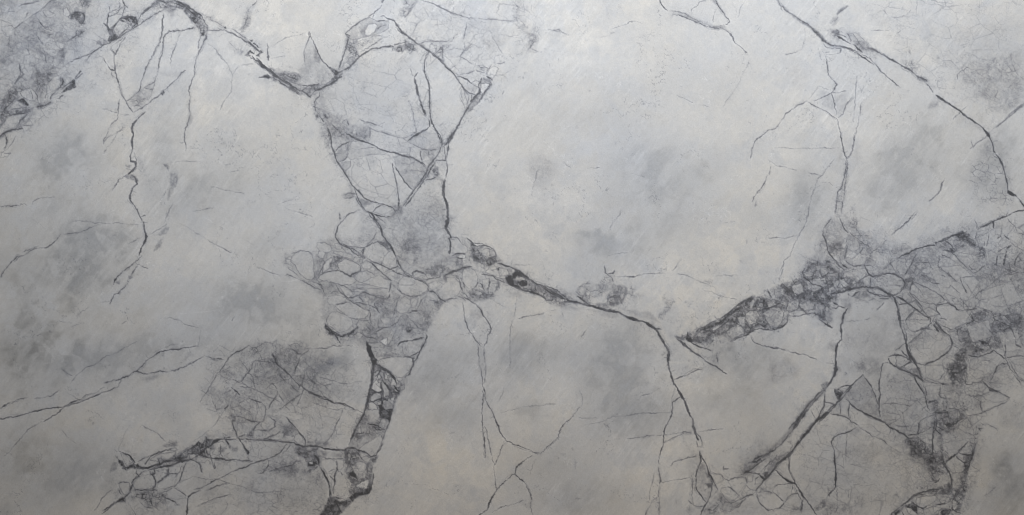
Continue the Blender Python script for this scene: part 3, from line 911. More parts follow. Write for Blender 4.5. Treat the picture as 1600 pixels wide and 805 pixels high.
L 2.8 .92 @short smooth dark crack dropping to the dark triangular patch at the lower edge: 400 500 430 545 450 590 462 625 463 690
Z 6 .7 .15: 480 430 550 400 570 500 600 650 540 720 470 690
L 1.8 .65: 500 440 510 510 490 580 485 650
P .8 5 1 @dark grey triangular patch at the lower edge: 400 805 450 700 480 690 530 720 570 700 620 660 680 655 710 600 722 640 700 670 650 680 610 710 560 760 510 805
P .7 4 1: 560 500 590 570 600 610 650 590 690 570 710 540 700 490 730 480 745 520 725 600 715 660 640 660 590 640 570 580
P .2 3 1: 630 620 700 580 700 610 660 640
P .4 6 2: 545 400 600 380 640 400 650 450 690 470 660 520 600 560 560 500
Z 5 .9 .35: 545 390 640 380 700 430 760 430 730 490 680 540 640 570 590 590 560 500
L 2 .85: 600 375 640 400 690 420 700 430 740 430 765 400 790 360
L 1.8 .8: 640 410 665 450
P .35 3 1 @rough dark breccia-filled vein rising from the lower edge: 720 0 930 0 900 50 880 80 850 160 820 260 800 310 790 350 740 430 680 420 600 380 580 370 600 290 640 200 670 170 690 110
P -.35 4 1: 690 150 740 130 775 150 770 190 740 230 690 190
P -.4 4 1: 640 390 700 310 780 280 795 330 760 400 720 425 690 400
P -.3 4 1: 640 260 680 250 700 290 650 300
P -.3 3 1: 735 95 780 90 775 125 740 120
P .85 3 1: 775 70 800 60 855 110 855 160 830 220 820 200 770 195 770 140
P .6 3 1: 720 20 790 30 780 60 730 90 720 60
P -.35 3 1: 765 205 800 205 800 250 770 260
Z 5 .95 .35: 720 0 930 0 890 60 850 120 780 60 710 90
Z 6 .8 .12: 660 180 770 190 820 250 790 300 700 300 600 370 590 310
L 3 .88 @left edge crack of the rough breccia-filled vein, lower middle: T1,2 700 570 715 620 730 660 725 800 T1,3 712 30 700 90 680 150 660 200 620 260 600 310 580 360
L 1.8 .8: 850 160 830 220 815 260 795 320
L 2 .8: T1,2 880 780 T1,3 930 10 905 45 875 80 860 110
L 2 .9: 700 230 750 240 800 265 760 270 730 250
L 1.6 .9: 780 200 765 260
L 2 .8: 795 260 800 330 785 370 760 420 745 490
L 1.4 .6: 735 470 740 520 725 580
Z 5 .9 .3: 740 430 770 430 740 500 720 470
W .15 2: 940 320 900 340 870 400 850 450
W .14 2: 1060 360 990 430 950 500 900 560
W .14 2: 880 560 840 620 790 700
W .12 2: 1310 60 1290 130 1260 200
W .12 2: 1100 50 1040 190 1020 230
W .12 2: 1430 490 1350 570 1250 680 1200 740
W .1 3: 1100 600 1020 690 950 760
W .12 2: 760 580 800 540 850 530
P .15 16 8: 850 100 1000 80 1000 250 820 350
P .1 8 4: 920 480 1000 450 960 530
L 1.9 .8 @thin crack running down the lower middle field, right strand: 1425 0 1430 60 1450 110 1480 160 1500 210 1520 265 1545 310 1565 335
L 2 .8: 1565 335 1600 350 T2,3 0 355 50 370 110 390 165 412
L 1.8 .8 @thin crack running down the lower middle field, left strand: 1415 20 1418 90 1415 190 1422 290 1428 370 1435 440
L 1.4 .65: 1430 250 1445 290 1455 340 1468 400 1475 450 1490 485
L 1.7 .7: 1565 345 1535 370 1525 410 1510 450 1490 485
L 1.3 .55: 1485 490 1490 550 1500 630
L 1 .3: 1550 0 1540 40 1520 80
L 1 .4: 1520 165 1560 150 1600 145 T2,3 30 135 90 120 150 115 220 108 275 104
L 2.4 .85 @crack climbing from the lower edge to the right in the lower middle: 1395 800 1440 770 1465 710 1505 640 1550 595 1600 545 T2,3 10 545
P .5 3 1: 1455 720 1475 690 1475 730
L 1.4 .6: 1480 780 1530 750 1600 735 T2,3 40 720 70 705
L .9 .4: 1210 290 1240 285
B -.12 2: 1250 180 160 120 0
B -.08 2: 260 640 150 120 0
B .04 1: 1200 400 200 150 0
Z 6 .45 .08: 0 620 400 620 450 700 400 800 0 800
T 2 3
L 2 .85: 125 430 90 450 50 480 25 500 20 530 15 545 45 570 75 590
L 1.6 .75: 80 590 95 630 110 665 125 700
L 1.2 .5: 125 700 115 750 130 800
L 1 .5: 45 510 90 510 115 520
L 1 .45: 150 450 130 480 118 520 118 550
Z 5 .5 .1: 50 720 80 700 125 710 110 760 90 740
L 1.8 .75 @slanting crack rising right from the fork in the lower middle: 175 420 210 385 250 350 285 315 300 270 320 235 355 205
L 1.4 .7: 345 220 380 185 400 155 425 125
L 1 .3: 420 0 440 60 435 120
L .9 .35: 395 460 395 510
W .12 2: 940 0 860 45 790 70 720 130 660 180 610 220
L 1 .35: 930 5 860 40 800 60
L 1 .4: 420 190 480 193 540 195
L 1 .35: 430 250 540 225 620 190 680 180
L 1.1 .5: 680 182 760 172 840 162 920 160 990 158
L 1.2 .55: 720 320 800 315 880 300 950 300 1020 290 1080 280 1120 285
L 1.2 .65: 1160 280 1220 272 1270 265 1320 258
P .35 4 2: 1060 290 1120 275 1140 300 1090 300
L 2.1 .8 @side crack branching left off the long lower middle crack: 1050 60 1005 95 1000 150 985 200 960 245 948 280 945 350 930 400 920 440 917 480
L 1 .4: 1020 0 1010 40 1000 90 985 170
L 2.8 .85: 917 505 925 560 925 600
L 1.5 .6: 925 610 915 680 920 740 920 800
L 1.5 .6: 910 685 870 720 850 760 835 800
L 1 .45: 895 530 880 580 865 640 855 720
L 1 .4: 870 680 900 700
L 1.5 .6: 950 350 980 330 1030 310 1070 290
L 3.2 .88 @lower stretch of the long crack ending in the breccia at the lower edge: 1130 245 1140 285 1165 330
L 1.5 .7: 1150 280 1175 310 1190 345 1185 375 1160 370 1155 340
L 2.4 .9: 1155 370 1175 410 1195 460 1220 500 1240 550 1260 590 1290 640
L 1.6 .7: 1175 480 1155 530 1150 590 1155 640 1180 690 1215 725
P .3 10 4: 1120 400 1165 380 1180 480 1155 530 1150 640 1130 640 1120 520
P .3 4 1: 1180 480 1220 520 1240 570 1225 620 1170 520
P .6 4 2: 1210 600 1255 590 1240 640 1215 620
L 1.7 .65: 1250 600 1245 660 1230 710 1200 760 1180 800
L 1.2 .5: 920 600 1000 585 1050 575 1120 560
L 1.4 .65: 980 500 1010 470 1060 450 1150 432
L 1.4 .5: 1115 520 1110 620 1130 700 1115 780
Z 5 .6 .2: 1100 500 1140 500 1140 800 1100 800
Z 5 .85 .3: 1200 800 1230 720 1280 640 1320 660 1380 700 1370 800
P .28 10 4: 1200 800 1240 700 1300 650 1380 720 1360 800
Z 7 .7 .15: 1240 520 1380 540 1600 500 1600 700 1500 720 1350 720 1280 620
L 1.5 .6: 1220 520 1280 540 1330 560 1360 580 1400 565 1450 562
L 1.6 .6: 1350 590 1380 630 1420 670 1440 690 1400 710 1370 725
L 2 .7: 1370 725 1420 700 1480 670 1520 680 1560 640 1600 600
L 1.6 .6: 1520 690 1560 730 1600 765
L 1.6 .6: 1380 770 1430 720 1480 690
P .3 10 5: 1430 740 1500 710 1590 760 1600 800 1400 800
P .25 16 7: 1400 520 1430 430 1500 370 1560 340 1600 350 1600 450 1500 540 1420 550
L 2 .8: 1490 470 1530 440 1600 412
L 2.2 .85: 1445 540 1500 535 1550 545 1590 570
L 2 .8: 1450 540 1500 500 1550 460 1600 430
L 1.6 .6: 1470 550 1460 590 1440 640
Z 5 .5 .1: 1220 470 1270 500 1260 530
L 1.2 .6: 1320 500 1322 540
L 1 .4: 1025 700 1030 730
P .14 14 8: 1030 180 1100 170 1130 250 1080 280
B -.14 2: 120 150 90 70 0
B -.18 2: 760 150 200 130 -.3
B -.12 2: 450 700 200 120 0
B -.1 2: 600 0 200 60 0
B -.14 2: 1220 100 100 60 0
B -.12 2: 1450 80 160 100 0
B -.08 2: 230 470 100 80 -.6
B .05 1: 700 550 200 120 0
B .06 1: 330 60 110 110 0
B .05 1: 1000 400 100 100 0
B .05 1: 1380 350 100 60 0
T 3 3
P .35 5 1: 340 20 370 -20 350 50 270 110 210 190 140 300 60 380 0 420 0 400 80 320 150 230 240 100
L 2 .7 @grey smear vein slanting down to the left, upper strand of the pair at lower right: 335 20 280 80 240 130 215 180 170 240 120 310 70 370 0 415
L 3.2 .88 @dark smear vein slanting down to the left, lower strand of the pair at lower right: 520 0 470 60 430 100 390 150 340 185 300 220 250 280 200 340 160 390 130 430 90 460 40 510 0 570
P .45 3 1: 480 50 500 40 400 160 330 210 260 290 210 350 160 420 120 440 200 330 280 230
L 1.8 .7: 375 0 360 60 355 100 350 130 325 180
L 2.2 .85: 350 130 325 185
L 1.8 .8: 350 95 390 98 430 100
P .75 2 1: 415 0 470 0 480 40 430 80 415 40
L 1.8 .75: 455 80 455 130 445 170
L 1.8 .8: 510 100 505 150 495 180
L 1.5 .7: 395 170 440 175 495 188 530 215 560 245
L 2 .8 @smooth crack bowing down to the breccia at lower right: 490 75 520 105 560 140 610 165 660 195 720 215 760 250 800 270 850 300 880 320 930 320
L 1.9 .8: 560 250 510 270 450 290 410 315 400 345 405 380
L 2.1 .85 @vertical crack with a right-angled top, lower right: 405 380 415 400 420 460 425 520 420 580 425 630 395 655 380 680
L 1.3 .5: 490 300 490 380 485 440 488 500
P .25 8 4: 470 300 560 260 600 280 540 310
L 1.6 .55: 570 260 620 285 680 320 740 355 800 400 830 430
Z 5 .5 .15: 720 340 830 420 800 430 740 370
P .12 10 4: 600 280 720 340 640 360
L 1.8 .7: 640 0 660 50 690 90 697 130
L 1.4 .6: 695 0 697 130
P .3 6 1 @dark grey wedge in the lower right breccia: 500 20 640 0 690 100 700 200 620 160 540 110 490 60
P .3 12 4: 720 170 850 190 940 170 1000 170 1030 240 960 290 880 290 800 260 740 220
L 1.4 .6: 780 240 840 242 890 240
L 2.2 .85: 960 0 980 50 1000 110 1020 160 1035 200
L 1.6 .75: 870 292 930 295 990 275 1040 245
L 1.6 .6: 1000 180 960 210 940 250 935 290
L 2 .85 @dark crack down the left edge of the vertical breccia band, lower right: 1045 200 1035 260 1030 340 1030 410
Z 5 .9 .3: 1020 100 1120 80 1120 250 1070 340 1090 450 1140 540 1160 620 1040 640 1010 500 1040 400 1030 200
P .4 10 4: 1000 420 1080 430 1110 520 1130 610 1000 610 960 520
P .3 14 5: 790 290 930 300 1020 400 1040 560 960 540 900 440 800 350
Z 5 .7 .12: 870 310 960 310 1020 400 940 450 890 400
P .35 10 4: 1040 100 1130 80 1140 220 1080 320 1050 250
Z 6 .8 .2: 1040 0 1180 0 1300 60 1280 150 1180 200 1120 120
Z 5 .7 .2: 1270 170 1340 180 1310 350 1270 480 1240 600 1200 640 1210 500 1260 350
P .28 5 2: 1290 190 1310 250 1300 350 1260 500 1240 600 1200 600 1220 480 1260 340 1270 240
L 1.7 .7: 1250 180 1190 200 1160 240 1130 260
P .25 12 5: 1130 190 1240 160 1240 200 1180 220
L 1.6 .7: 1115 455 1160 420 1200 400 1240 355
L 1.6 .7: 1180 430 1220 470
L 1.4 .6: 1190 410 1240 430 1270 430
L 1.4 .5: 1110 400 1120 440
L 3 .75: 1090 460 1120 500 1145 550 1150 600
P -.4 3 1: 1100 500 1120 510 1145 570 1140 600 1120 550
L 1.4 .65: 1385 10 1440 25 1480 45 1515 70 1490 95 1430 120 1380 150 1330 170 1280 180
L 1.6 .6: 1385 15 1330 45 1280 60
L 1.6 .6: 1320 70 1330 110 1330 150
Z 5 .6 .15: 1290 50 1350 30 1350 130 1300 120
P .12 10 4: 1380 30 1500 70 1400 130 1340 100
L 2.6 .85 @dark crack curving up from the lower edge to the breccia at lower right: 760 800 800 770 840 740 870 715 900 685 950 660 1010 645 1060 640
L 2 .7: 860 720 920 690 980 680 1050 670 1140 680
Z 5 .95 .4: 1000 620 1150 590 1240 620 1240 700 1180 800 1150 740 1150 680 1050 650
P .5 8 3: 1060 600 1150 590 1240 620 1230 680 1190 780 1160 740 1150 660 1080 640
L 2.2 .85: 1035 600 1070 575
P .6 4 1: 900 690 930 700 930 740 950 790 900 770 870 750
L 2 .75: 860 745 910 760 940 790
P .5 4 1: 1060 720 1000 750 960 780 1080 740
L 1.8 .7: 960 770 1010 745 1080 730 1140 715
P -.35 4 1: 940 700 1040 685 1120 690 1140 705 1060 720 980 750 930 740
P -.3 3 1: 1040 760 1130 740 1160 760 1100 770 1030 790
P .5 3 1: 1060 780 1140 760 1170 800 1040 805
L 1.7 .75: -5 470 20 455 60 430 130 400
L 1.7 .75: 0 490 60 460 120 430
L 2.1 .85 @short straight crack joining the smear veins near the lower edge: 40 515 80 555 130 590 160 600
L 2 .8: 130 510 145 550 165 600
L 2.2 .8: 160 600 190 645 215 685 245 735 280 775 300 805
L 1.6 .6: 140 340 150 370 130 430 130 510
L 1.4 .6: 155 605 160 640 130 670 110 710 70 750 0 770
L 1.3 .5: 0 640 50 670 100 710
L 1.2 .5: 160 600 100 605 40 630
L 1.6 .65: 215 690 215 740 200 790
Z 7 .6 .15: 0 560 140 500 180 600 280 760 280 800 0 800
P .4 3 1: 290 765 350 695 360 720 320 765
Z 5 .5 .15: 380 700 500 720 500 790 340 790
L 1.4 .5: 430 640 430 720 435 790
P -.15 6 2: 725 280 780 280 790 310 770 330 730 320
B .06 1: 300 450 120 120 0
B .05 1: 800 500 150 120 0
B .06 1: 1340 380 110 200 0
B -.16 2: 1540 620 120 120 0
B -.1 2: 1500 480 120 90 0
B .06 1: 150 80 120 100 0
Z 8 .4 .06: 150 420 600 300 900 500 980 640 700 780 300 700
P .15 14 6: 480 500 560 430 560 560 480 620
P .15 20 10: 440 700 700 720 640 790 420 790
T 0 0
B -0.09 2: 340 928 300 160 0.2
B -0.12 2: 600 1640 248 240 0.1
B -0.08 2: 1048 940 112 300 0.1
B -0.1 2: 1240 1200 152 340 0.75
B -0.09 2: 1600 1920 520 220 -0.5
B -0.1 2: 680 2240 360 152 -0.2
B -0.08 2: 480 2940 360 180 0
B -0.1 2: 1800 2300 280 140 -0.2
B -0.09 2: 4140 1160 300 240 -0.3
B -0.06 2: 3840 1000 280 360 0.2
B -0.08 2: 3820 1540 200 88 0.1
B -0.1 2: 5060 1240 152 220 0.2
B -0.1 2: 5700 1080 300 240 -0.6
B -0.08 2: 6240 1040 220 240 0
B -0.12 2: 3860 2240 220 240 0.1
B -0.1 2: 4660 2260 300 160 0
B -0.09 2: 3300 2240 180 200 0
B -0.1 2: 3900 2600 280 160 0
B -0.09 2: 3520 2960 320 200 0.2
B -0.1 2: 2800 2400 220 280 0.2
B -0.07 2: 160 1680 240 360 0
B -0.07 2: 160 2240 320 240 0
B 0.05 1: 960 1680 200 480 0.5
B 0.05 1: 4720 1680 480 160 0
B 0.05 1: 2960 2080 240 240 0
B 0.05 1: 3400 2480 240 320 0
B 0.06 1: 4400 1880 360 160 0
B 0.05 1: 2800 2920 280 240 -0.6
B 0.06 1: 5000 2360 240 200 0
B 0.05 1: 800 2720 440 160 0.4
B -0.07 2: 6240 480 240 280 0
B -0.06 2: 5600 680 320 200 0.5
B -0.06 2: 2400 1320 240 200 0
B -0.07 2: 2640 1480 240 120 0
B -0.06 2: 2240 600 320 160 0.3
B -0.05 2: 3400 720 480 240 0
B -0.05 2: 4400 480 360 200 0
B -0.06 2: 1600 1200 360 200 -0.5
B -0.06 2: 1880 440 240 160 0
B 0.04 0: 1520 440 240 240 0
"""
DATA2 = r"""
U 0 0 200 100
Z 8 .35 .14: -60 -60 1300 -60 1240 120 1000 700 0 860 -60 860
P .22 8 6: 0 0 240 0 220 60 60 200 0 220
P .3 8 5: 560 60 700 20 820 60 860 120 790 180 640 140 560 120
P .3 8 5: 300 260 440 210 520 340 640 420 560 470 420 440 280 360
P .35 8 5: 320 470 460 460 540 560 500 660 380 620 340 540
P .25 8 6: 0 480 160 440 260 540 260 660 160 800 0 800
P .3 6 3: 520 660 600 680 680 720 680 800 580 800 540 740
P .3 6 3: 680 700 780 620 820 680 800 800 700 800
C 0 .35: 0 90 60 60 120 80 90 160 20 150
C 0 .25: 210 160 330 60 480 0 640 0 560 70 440 190 330 260 250 330 170 380 140 330 230 220 170 260 100 250
C 0 .45: 540 140 600 130 690 190 640 220 580 210
C -.2 .5: 795 120 830 100 870 150 860 200 820 215 790 180
C 0 .35: 660 290 760 240 800 250 720 320
C 0 .4: 780 320 850 280 960 310 920 360 830 375
C 0 .25: 940 0 990 0 985 70 950 30
C 0 .35: 800 190 900 250 880 290 760 280
C 0 .3: 540 580 620 600 740 640 680 710 620 690 540 620
C 0 .4: 690 550 720 530 800 545 800 600 760 620
C 0 .35: 220 540 270 530 265 580 230 610 205 590
C 0 .35: 280 640 330 610 360 680 300 700 265 670
C 0 .25: 380 700 420 690 440 770 390 790 370 740
C 0 .2: 840 620 930 640 920 740 820 760 810 680
C 0 .25: 470 510 540 560 600 590 520 600
C 0 .2: 1060 110 1200 60 1260 90 1240 180 1100 300 1060 280
C 0 .15: 1100 380 1240 300 1330 340 1330 420 1200 560 1080 640 1000 640 1040 480
C 0 .7: 1350 220 1470 160 1530 200 1480 260 1380 350 1350 350
C 0 .7: 1450 150 1560 70 1550 110 1520 190 1460 170
C 0 .7: 1420 370 1490 260 1600 300 1600 340 1500 440 1450 430 1440 400
P .65 5 3: 880 190 930 150 1040 150 1060 220 1055 310 1000 300 960 260 890 240
L 2.2 .7: 890 195 940 155 1000 160 1045 170 1060 230 1050 300
P .6 6 3: 930 400 1000 370 1060 380 1020 470 960 470
P .55 6 3: 1000 0 1140 0 1120 90 1040 100 1000 60
L 2 .6: 840 515 900 480 950 450 1000 430 1050 390
P .85 3 1: 1350 350 1380 360 1440 300 1475 255 1460 310 1415 370 1430 420 1490 460 1440 500 1370 530 1345 500 1365 440 1340 390
L 3 .7: 1300 290 1340 320 1355 370
P .5 6 3: 1210 530 1300 480 1340 520 1290 580 1210 570
L 1.6 .8: 1350 350 1345 230 1370 130 1355 80
L 1.5 .75: 1350 215 1420 190 1460 170 1500 110 1490 0
L 1.4 .7: 1380 150 1450 120 1540 100 1590 95
L 1.8 .75: 1520 210 1550 130 1560 70 1530 0
L 1.4 .6: 1530 40 1560 70 1590 95
P .8 2 1: 1490 235 1600 215 1600 265 1550 280 1500 255
P -.8 1 0: 1510 235 1560 240 1600 270 1600 285 1560 270
L 2 .75: 220 80 280 60 340 50 420 40 480 10
L 2 .7: 300 230 330 200 350 160
L 1.4 .6: 340 200 350 170
L 1.2 .4: 0 200 40 160
L 1.6 .6: 440 200 490 260 540 330 580 370 640 380
L 1.4 .6: 550 360 590 340 620 370
Z 5 .6 .25: 560 360 680 400 700 460 600 470 540 420
L 1.2 .5: 450 430 500 500 540 550
L 1.3 .6: 330 600 350 640 370 680
L 1.2 .5: 520 640 560 700 580 780
L 1.2 .5: 690 640 740 640 790 620
L 1.3 .5: 0 330 60 330 140 320 180 360 210 350
L 1.6 .6: 150 380 210 340 300 270 390 210 460 160 540 110 600 40 680 0
L 1.2 .5: 160 250 190 220
L 2 .75 : 820 800 940 740 1060 700 1150 660 1230 610 1300 560 1380 530
L 1.3 .7: 1350 560 1440 480 1510 430 1600 360
L 1.2 .6: 1380 600 1440 540 1560 450
L 1.8 .8: 1280 720 1310 770 1330 800
L 1.8 .75: 1430 800 1430 690 1500 560 1570 470
L 1.2 .5: 1430 690 1380 620 1400 570
P .35 6 4: 1030 800 1060 750 1120 780 1100 800
P .3 6 4: 1160 710 1230 690 1210 740 1150 740
P .4 6 3: 760 700 820 640 800 800 760 800
U 0 100 200 100
Z 8 .35 .16: -60 -40 900 -40 960 100 640 480 420 580 240 820 -60 820
P .32 8 4: 360 0 640 0 740 60 700 140 620 180 560 300 500 420 440 330 380 250 330 200 390 120 380 60
Z 5 .75 .3: 440 100 640 100 700 120 600 220 560 340 500 420 440 300
P .45 6 3: 0 480 80 380 130 320 220 310 240 420 200 440 100 540 20 640 0 640
Z 5 .85 .35: 100 330 260 250 360 250 320 320 250 360 240 440 120 460
P .55 5 2: 0 640 80 570 110 580 240 580 380 560 380 600 240 620 120 640 70 680 40 740 0 800
P .8 3 1: 220 450 290 430 360 500 360 530 320 520 260 480
P .55 6 2: 440 490 560 510 640 470 660 490 560 550 440 570
L 2.6 .85: 440 540 500 530 570 520 630 480
P .6 5 2: 370 580 440 520 440 540 400 600
P -.8 1 0: 415 580 445 530 425 590 405 610
P .35 5 3: 210 800 260 700 340 630 440 590 460 620 400 700 280 780 250 800
C 0 .7: 250 350 330 310 400 310 450 360 465 420 420 460 340 440 280 410
L 1.3 .6: 370 320 400 370 410 430
L 1 .4: 330 320 360 350 370 370
C 0 .5: 100 560 160 500 210 455 330 540 200 555
C 0 .3: 270 20 390 0 415 80 390 160 330 190 290 140 270 80
C 0 .45: 590 310 600 240 680 170 760 140 755 230 720 300 640 350 590 370
C 0 .3: 720 100 800 20 870 0 850 60 760 130
C 0 .3: 820 200 850 170 880 180 860 240 830 240
C 0 .3: 650 400 720 360 760 380 690 420 640 430
C 0 .4: 540 420 600 380 580 470 550 480
C 0 .5: 300 760 370 700 410 760 380 770
C 0 .3: 30 740 120 660 230 640 330 620 250 690 210 800 40 800
C 0 .25: 0 380 -20 200 140 200 180 240 80 360
C 0 .3: -20 460 40 460 0 520
P .9 3 1: 765 365 800 320 850 280 900 215 935 190 950 290 900 310 830 340
L 2.4 .85: 935 190 970 130 1010 90
L 2 .7: 950 190 990 160 1020 120
L 1.6 .7: 740 340 800 290 870 240 920 190
L 2.2 .75: 630 440 650 390 700 340 750 290 790 220 780 180
P .35 4 2: 740 160 820 180 800 280 720 330 700 320 760 260
L 2 .65: 700 430 740 430 780 400
L 2.4 .65: 240 0 250 60 260 110 230 170 190 240
L 3 .6: 260 80 290 130 240 180 200 220
L 1.8 .7: 0 640 60 560 140 480 190 440
L 1.8 .75: 20 760 50 720 80 660 140 640 200 625 380 600
L 1.4 .65: 110 580 160 570 240 560 370 545
L 2 .75: 210 800 250 720 290 680 350 620
L 1.4 .5: 290 770 400 770
L 1.3 .5: 560 300 590 370 560 430
L 1.4 .6: 440 360 470 400 470 460 490 500
L 1.3 .5: 40 380 90 340
L 1.4 .5: 180 250 260 170 330 210
L 2.2 .85: 1340 0 1360 40 1390 70 1440 85
L 1.8 .75: 1435 0 1450 90 1460 170 1490 270 1510 370 1560 450 1600 500
L 1.2 .6: 1400 90 1400 140 1430 170
L 1.3 .6: 1290 560 1340 565 1400 600 1460 610
L 1.5 .6: 1490 450 1480 540 1475 640 1460 700 1400 750 1380 800
L 1.2 .5: 1470 620 1550 640 1600 630
U 440 370 200 100
Z 7 .35 .13: -60 220 240 160 420 180 440 60 700 0 1000 0 1300 0 1600 300 1660 860 520 860 480 700 300 590 80 400
P .3 5 2: 400 280 500 260 540 290 500 380 460 500 400 560 410 440 380 360
P .5 4 2: 640 230 780 260 700 330 650 370 620 390 610 330 660 300
P .4 4 2: 600 370 700 340 715 410 640 415 600 400
Z 5 .5 .2: 380 180 460 170 620 230 560 300 480 320 400 300
Z 5 .5 .12: 0 200 140 210 120 330 30 320
Z 5 .6 .15: 560 20 660 40 700 130 640 180 600 120
C 0 .5: 130 260 170 210 240 180 330 190 380 240 400 330 400 440 410 500 370 540 300 520 220 450 160 340 120 310
C 0 .5: 450 80 540 75 600 110 630 150 610 190 560 200 480 180 440 130
C 0 .5: 460 190 510 180 550 210 520 270 480 260 450 230
C 0 .4: 670 90 710 80 750 120 740 150 690 150
C 0 .45: 640 180 740 190 880 230 880 280 790 260 700 220 650 200
C 0 .4: 750 130 830 130 900 200 800 190
C 0 .5: 560 300 630 260 640 290 610 330 590 400 510 455 530 360
C 0 .6: 700 340 780 280 840 290 900 310 980 370 980 420 860 480 780 450 720 400
C 0 .55: 890 300 920 260 990 260 960 300 920 330
C 0 .55: 480 490 520 460 700 420 770 450 900 510 930 550 880 590 740 600 640 570 540 560 470 520
C 0 .6: 1050 150 1120 90 1200 70 1290 120 1330 180 1300 250 1240 340 1150 310 1060 260 1020 200
C 0 .7: 1250 350 1290 250 1340 190 1380 180 1420 260 1450 370 1350 400
C 0 .55: 1150 350 1180 330 1260 370 1350 410 1270 450 1200 400
C 0 .55: 1360 400 1460 380 1500 420 1540 480 1440 450
C .08 .5: 900 500 960 450 1060 430 1140 460 1180 500 1080 540 1000 570 930 550
C 0 .45: 1160 500 1230 480 1270 520 1360 550 1350 650 1200 630 1080 590 1000 575 1080 540
C 0 .45: 1450 660 1460 560 1540 490 1620 500 1620 730 1540 710
C 0 .5: 990 340 1060 300 1140 350 1100 400 1020 400
C 0 .5: 710 600 790 620 860 660 890 720 830 770 780 700
C 0 .5: 310 560 400 570 480 600 490 650 400 640 340 600
C 0 .45: 640 710 740 700 810 760 880 800 640 810
C 0 .4: 460 560 560 550 620 590 590 630 520 620
C .1 .4: 930 600 1080 600 1260 650 1100 650 960 640
C 0 .4: 900 680 960 650 1060 670 980 690
C 0 .4: 1350 430 1460 460 1430 540 1370 540 1300 470
C .15 .3: 1380 570 1440 560 1440 620 1390 690 1360 640
L 2.6 .85: 670 0 700 40 720 80 780 120 860 160 910 210 970 235
L 1.6 .6: 720 80 800 110 900 130 1010 135
L 1.8 .7: 830 130 900 155 960 190 980 220 1030 260
L 1.4 .6: 1010 170 1020 230 1040 270
P .5 3 1: 960 220 1000 210 1045 270 1010 275
L 2.6 .75: 1100 310 1150 350 1200 410 1270 470 1340 530 1370 550
L 1.8 .7: 1100 300 1240 350 1330 400 1380 420 1450 460 1530 490
L 2.2 .85: 1330 410 1380 390 1450 375
L 1.6 .7: 1370 560 1360 650 1350 690
L 2.2 .8: 490 470 560 445 640 430 710 420
L 2.6 .8: 740 425 790 465 860 495 880 470 940 450 990 430 985 375
L 1.4 .7: 1040 135 1100 110 1150 75 1210 65 1280 80
P .45 4 2: 1200 60 1290 60 1340 110 1380 160 1320 160 1270 110
L 1.8 .6: 240 170 280 180 340 190 380 215
L 1.5 .65: 140 210 240 170
P .35 3 2: 110 310 160 350 150 330 120 250
L 1.8 .7: 230 540 290 570 370 610 420 640 470 660
L 1.5 .6: 60 480 80 475 120 490 200 530 240 545
L 1.4 .5: 60 370 120 420 200 480 240 540
L 1.6 .6: 450 590 490 600 510 650 530 690
L 1.6 .6: 620 710 650 690 700 690
L 1.8 .65: 680 600 720 680 780 720 830 770 920 750 980 720 1030 690
L 1.6 .6: 720 600 800 620 860 660 900 690
L 1.6 .65: 1020 690 1100 720 1200 760 1300 770
P .35 4 2: 940 740 1020 680 1060 700 1120 740 1020 740 960 780
L 1.4 .55: 880 670 940 650 1020 640
L 1.8 .6: 470 560 440 540 470 480 510 390 540 310
Z 5 .6 .2: 380 500 440 500 480 400 540 300 570 300 500 440 440 560 380 570
U 620 370 200 100
Z 7 .4 .15: -60 360 100 490 300 440 600 220 620 0 900 0 1140 90 1260 180 1280 280 1500 400 1640 480 1640 640 1300 580 1240 800 -60 860
P .2 14 8: 40 60 300 40 560 120 600 300 540 470 320 440 100 400 20 260
P .4 6 3: 300 370 440 380 560 360 620 340 580 440 540 500 460 500 320 430
P .3 6 3: 180 360 230 290 280 230 300 250 240 330 200 370
P .25 8 4: 60 60 180 40 250 140 220 220 100 200
C 0 .5: 670 40 780 30 820 100 880 140 880 190 780 210 680 200
C -.3 .6: 960 80 1060 90 1100 110 1000 120
C .1 .6: 1050 180 1120 140 1150 160 1160 230 1120 250 1070 230
C .3 .6: 1150 150 1230 180 1240 260 1170 230
C -.2 .6: 750 240 860 230 860 260 780 265
C 0 .5: 840 400 920 400 980 430 1010 500 1010 580 960 640 880 640 820 560 820 470
C 0 .45: 520 540 600 560 640 520 720 510 780 580 800 660 760 720 640 790 560 790 500 680
C 0 .6: 30 560 100 490 240 530 340 560 390 620 360 680 280 730 180 745 60 700 20 630
C 0 .6: 210 500 260 460 340 465 380 510 400 530 320 530
C 0 .5: 350 465 410 470 450 520 400 530
C 0 .4: 1110 440 1160 380 1230 380 1250 420 1300 430 1320 400 1390 420 1410 470 1380 530 1260 510 1180 470
C 0 .4: 400 590 500 550 560 580 500 640 440 660 410 640
C 0 .45: 1070 540 1150 520 1150 600 1120 660 1080 600
C 0 .4: 1030 620 1080 650 1080 680 1040 660
C 0 .5: 0 400 50 400 90 460 40 480 0 450
P .45 5 3: 1480 430 1540 440 1600 490 1600 620 1500 610 1440 600 1370 560 1360 510 1420 480
P .85 3 2: 1360 510 1410 480 1450 540 1440 590 1390 570
P .7 2 2: 1460 470 1520 430 1530 470 1480 510
P -.5 2 2: 1470 520 1560 500 1580 540 1500 560
L 2.6 .85: 1440 375 1500 410 1560 450 1620 490
L 3 .85: 1370 580 1430 600 1500 620 1560 660 1620 670
L 2.2 .8: 1060 465 1120 470 1200 490 1240 530 1300 550 1380 580
L 3 .85: 640 0 650 40 670 90 665 150 660 210
P .6 4 2: 920 60 960 90 990 130 1080 110 1110 90 1080 130 1000 150 1040 200 1080 260 1160 250 1240 240 1250 300 1150 380 1100 350 1000 330 950 320 960 230 940 160 910 100
Z 5 .9 .3: 900 60 1000 110 1040 190 1100 260 1260 240 1280 330 1160 380 1080 440 1000 330 900 300 900 200
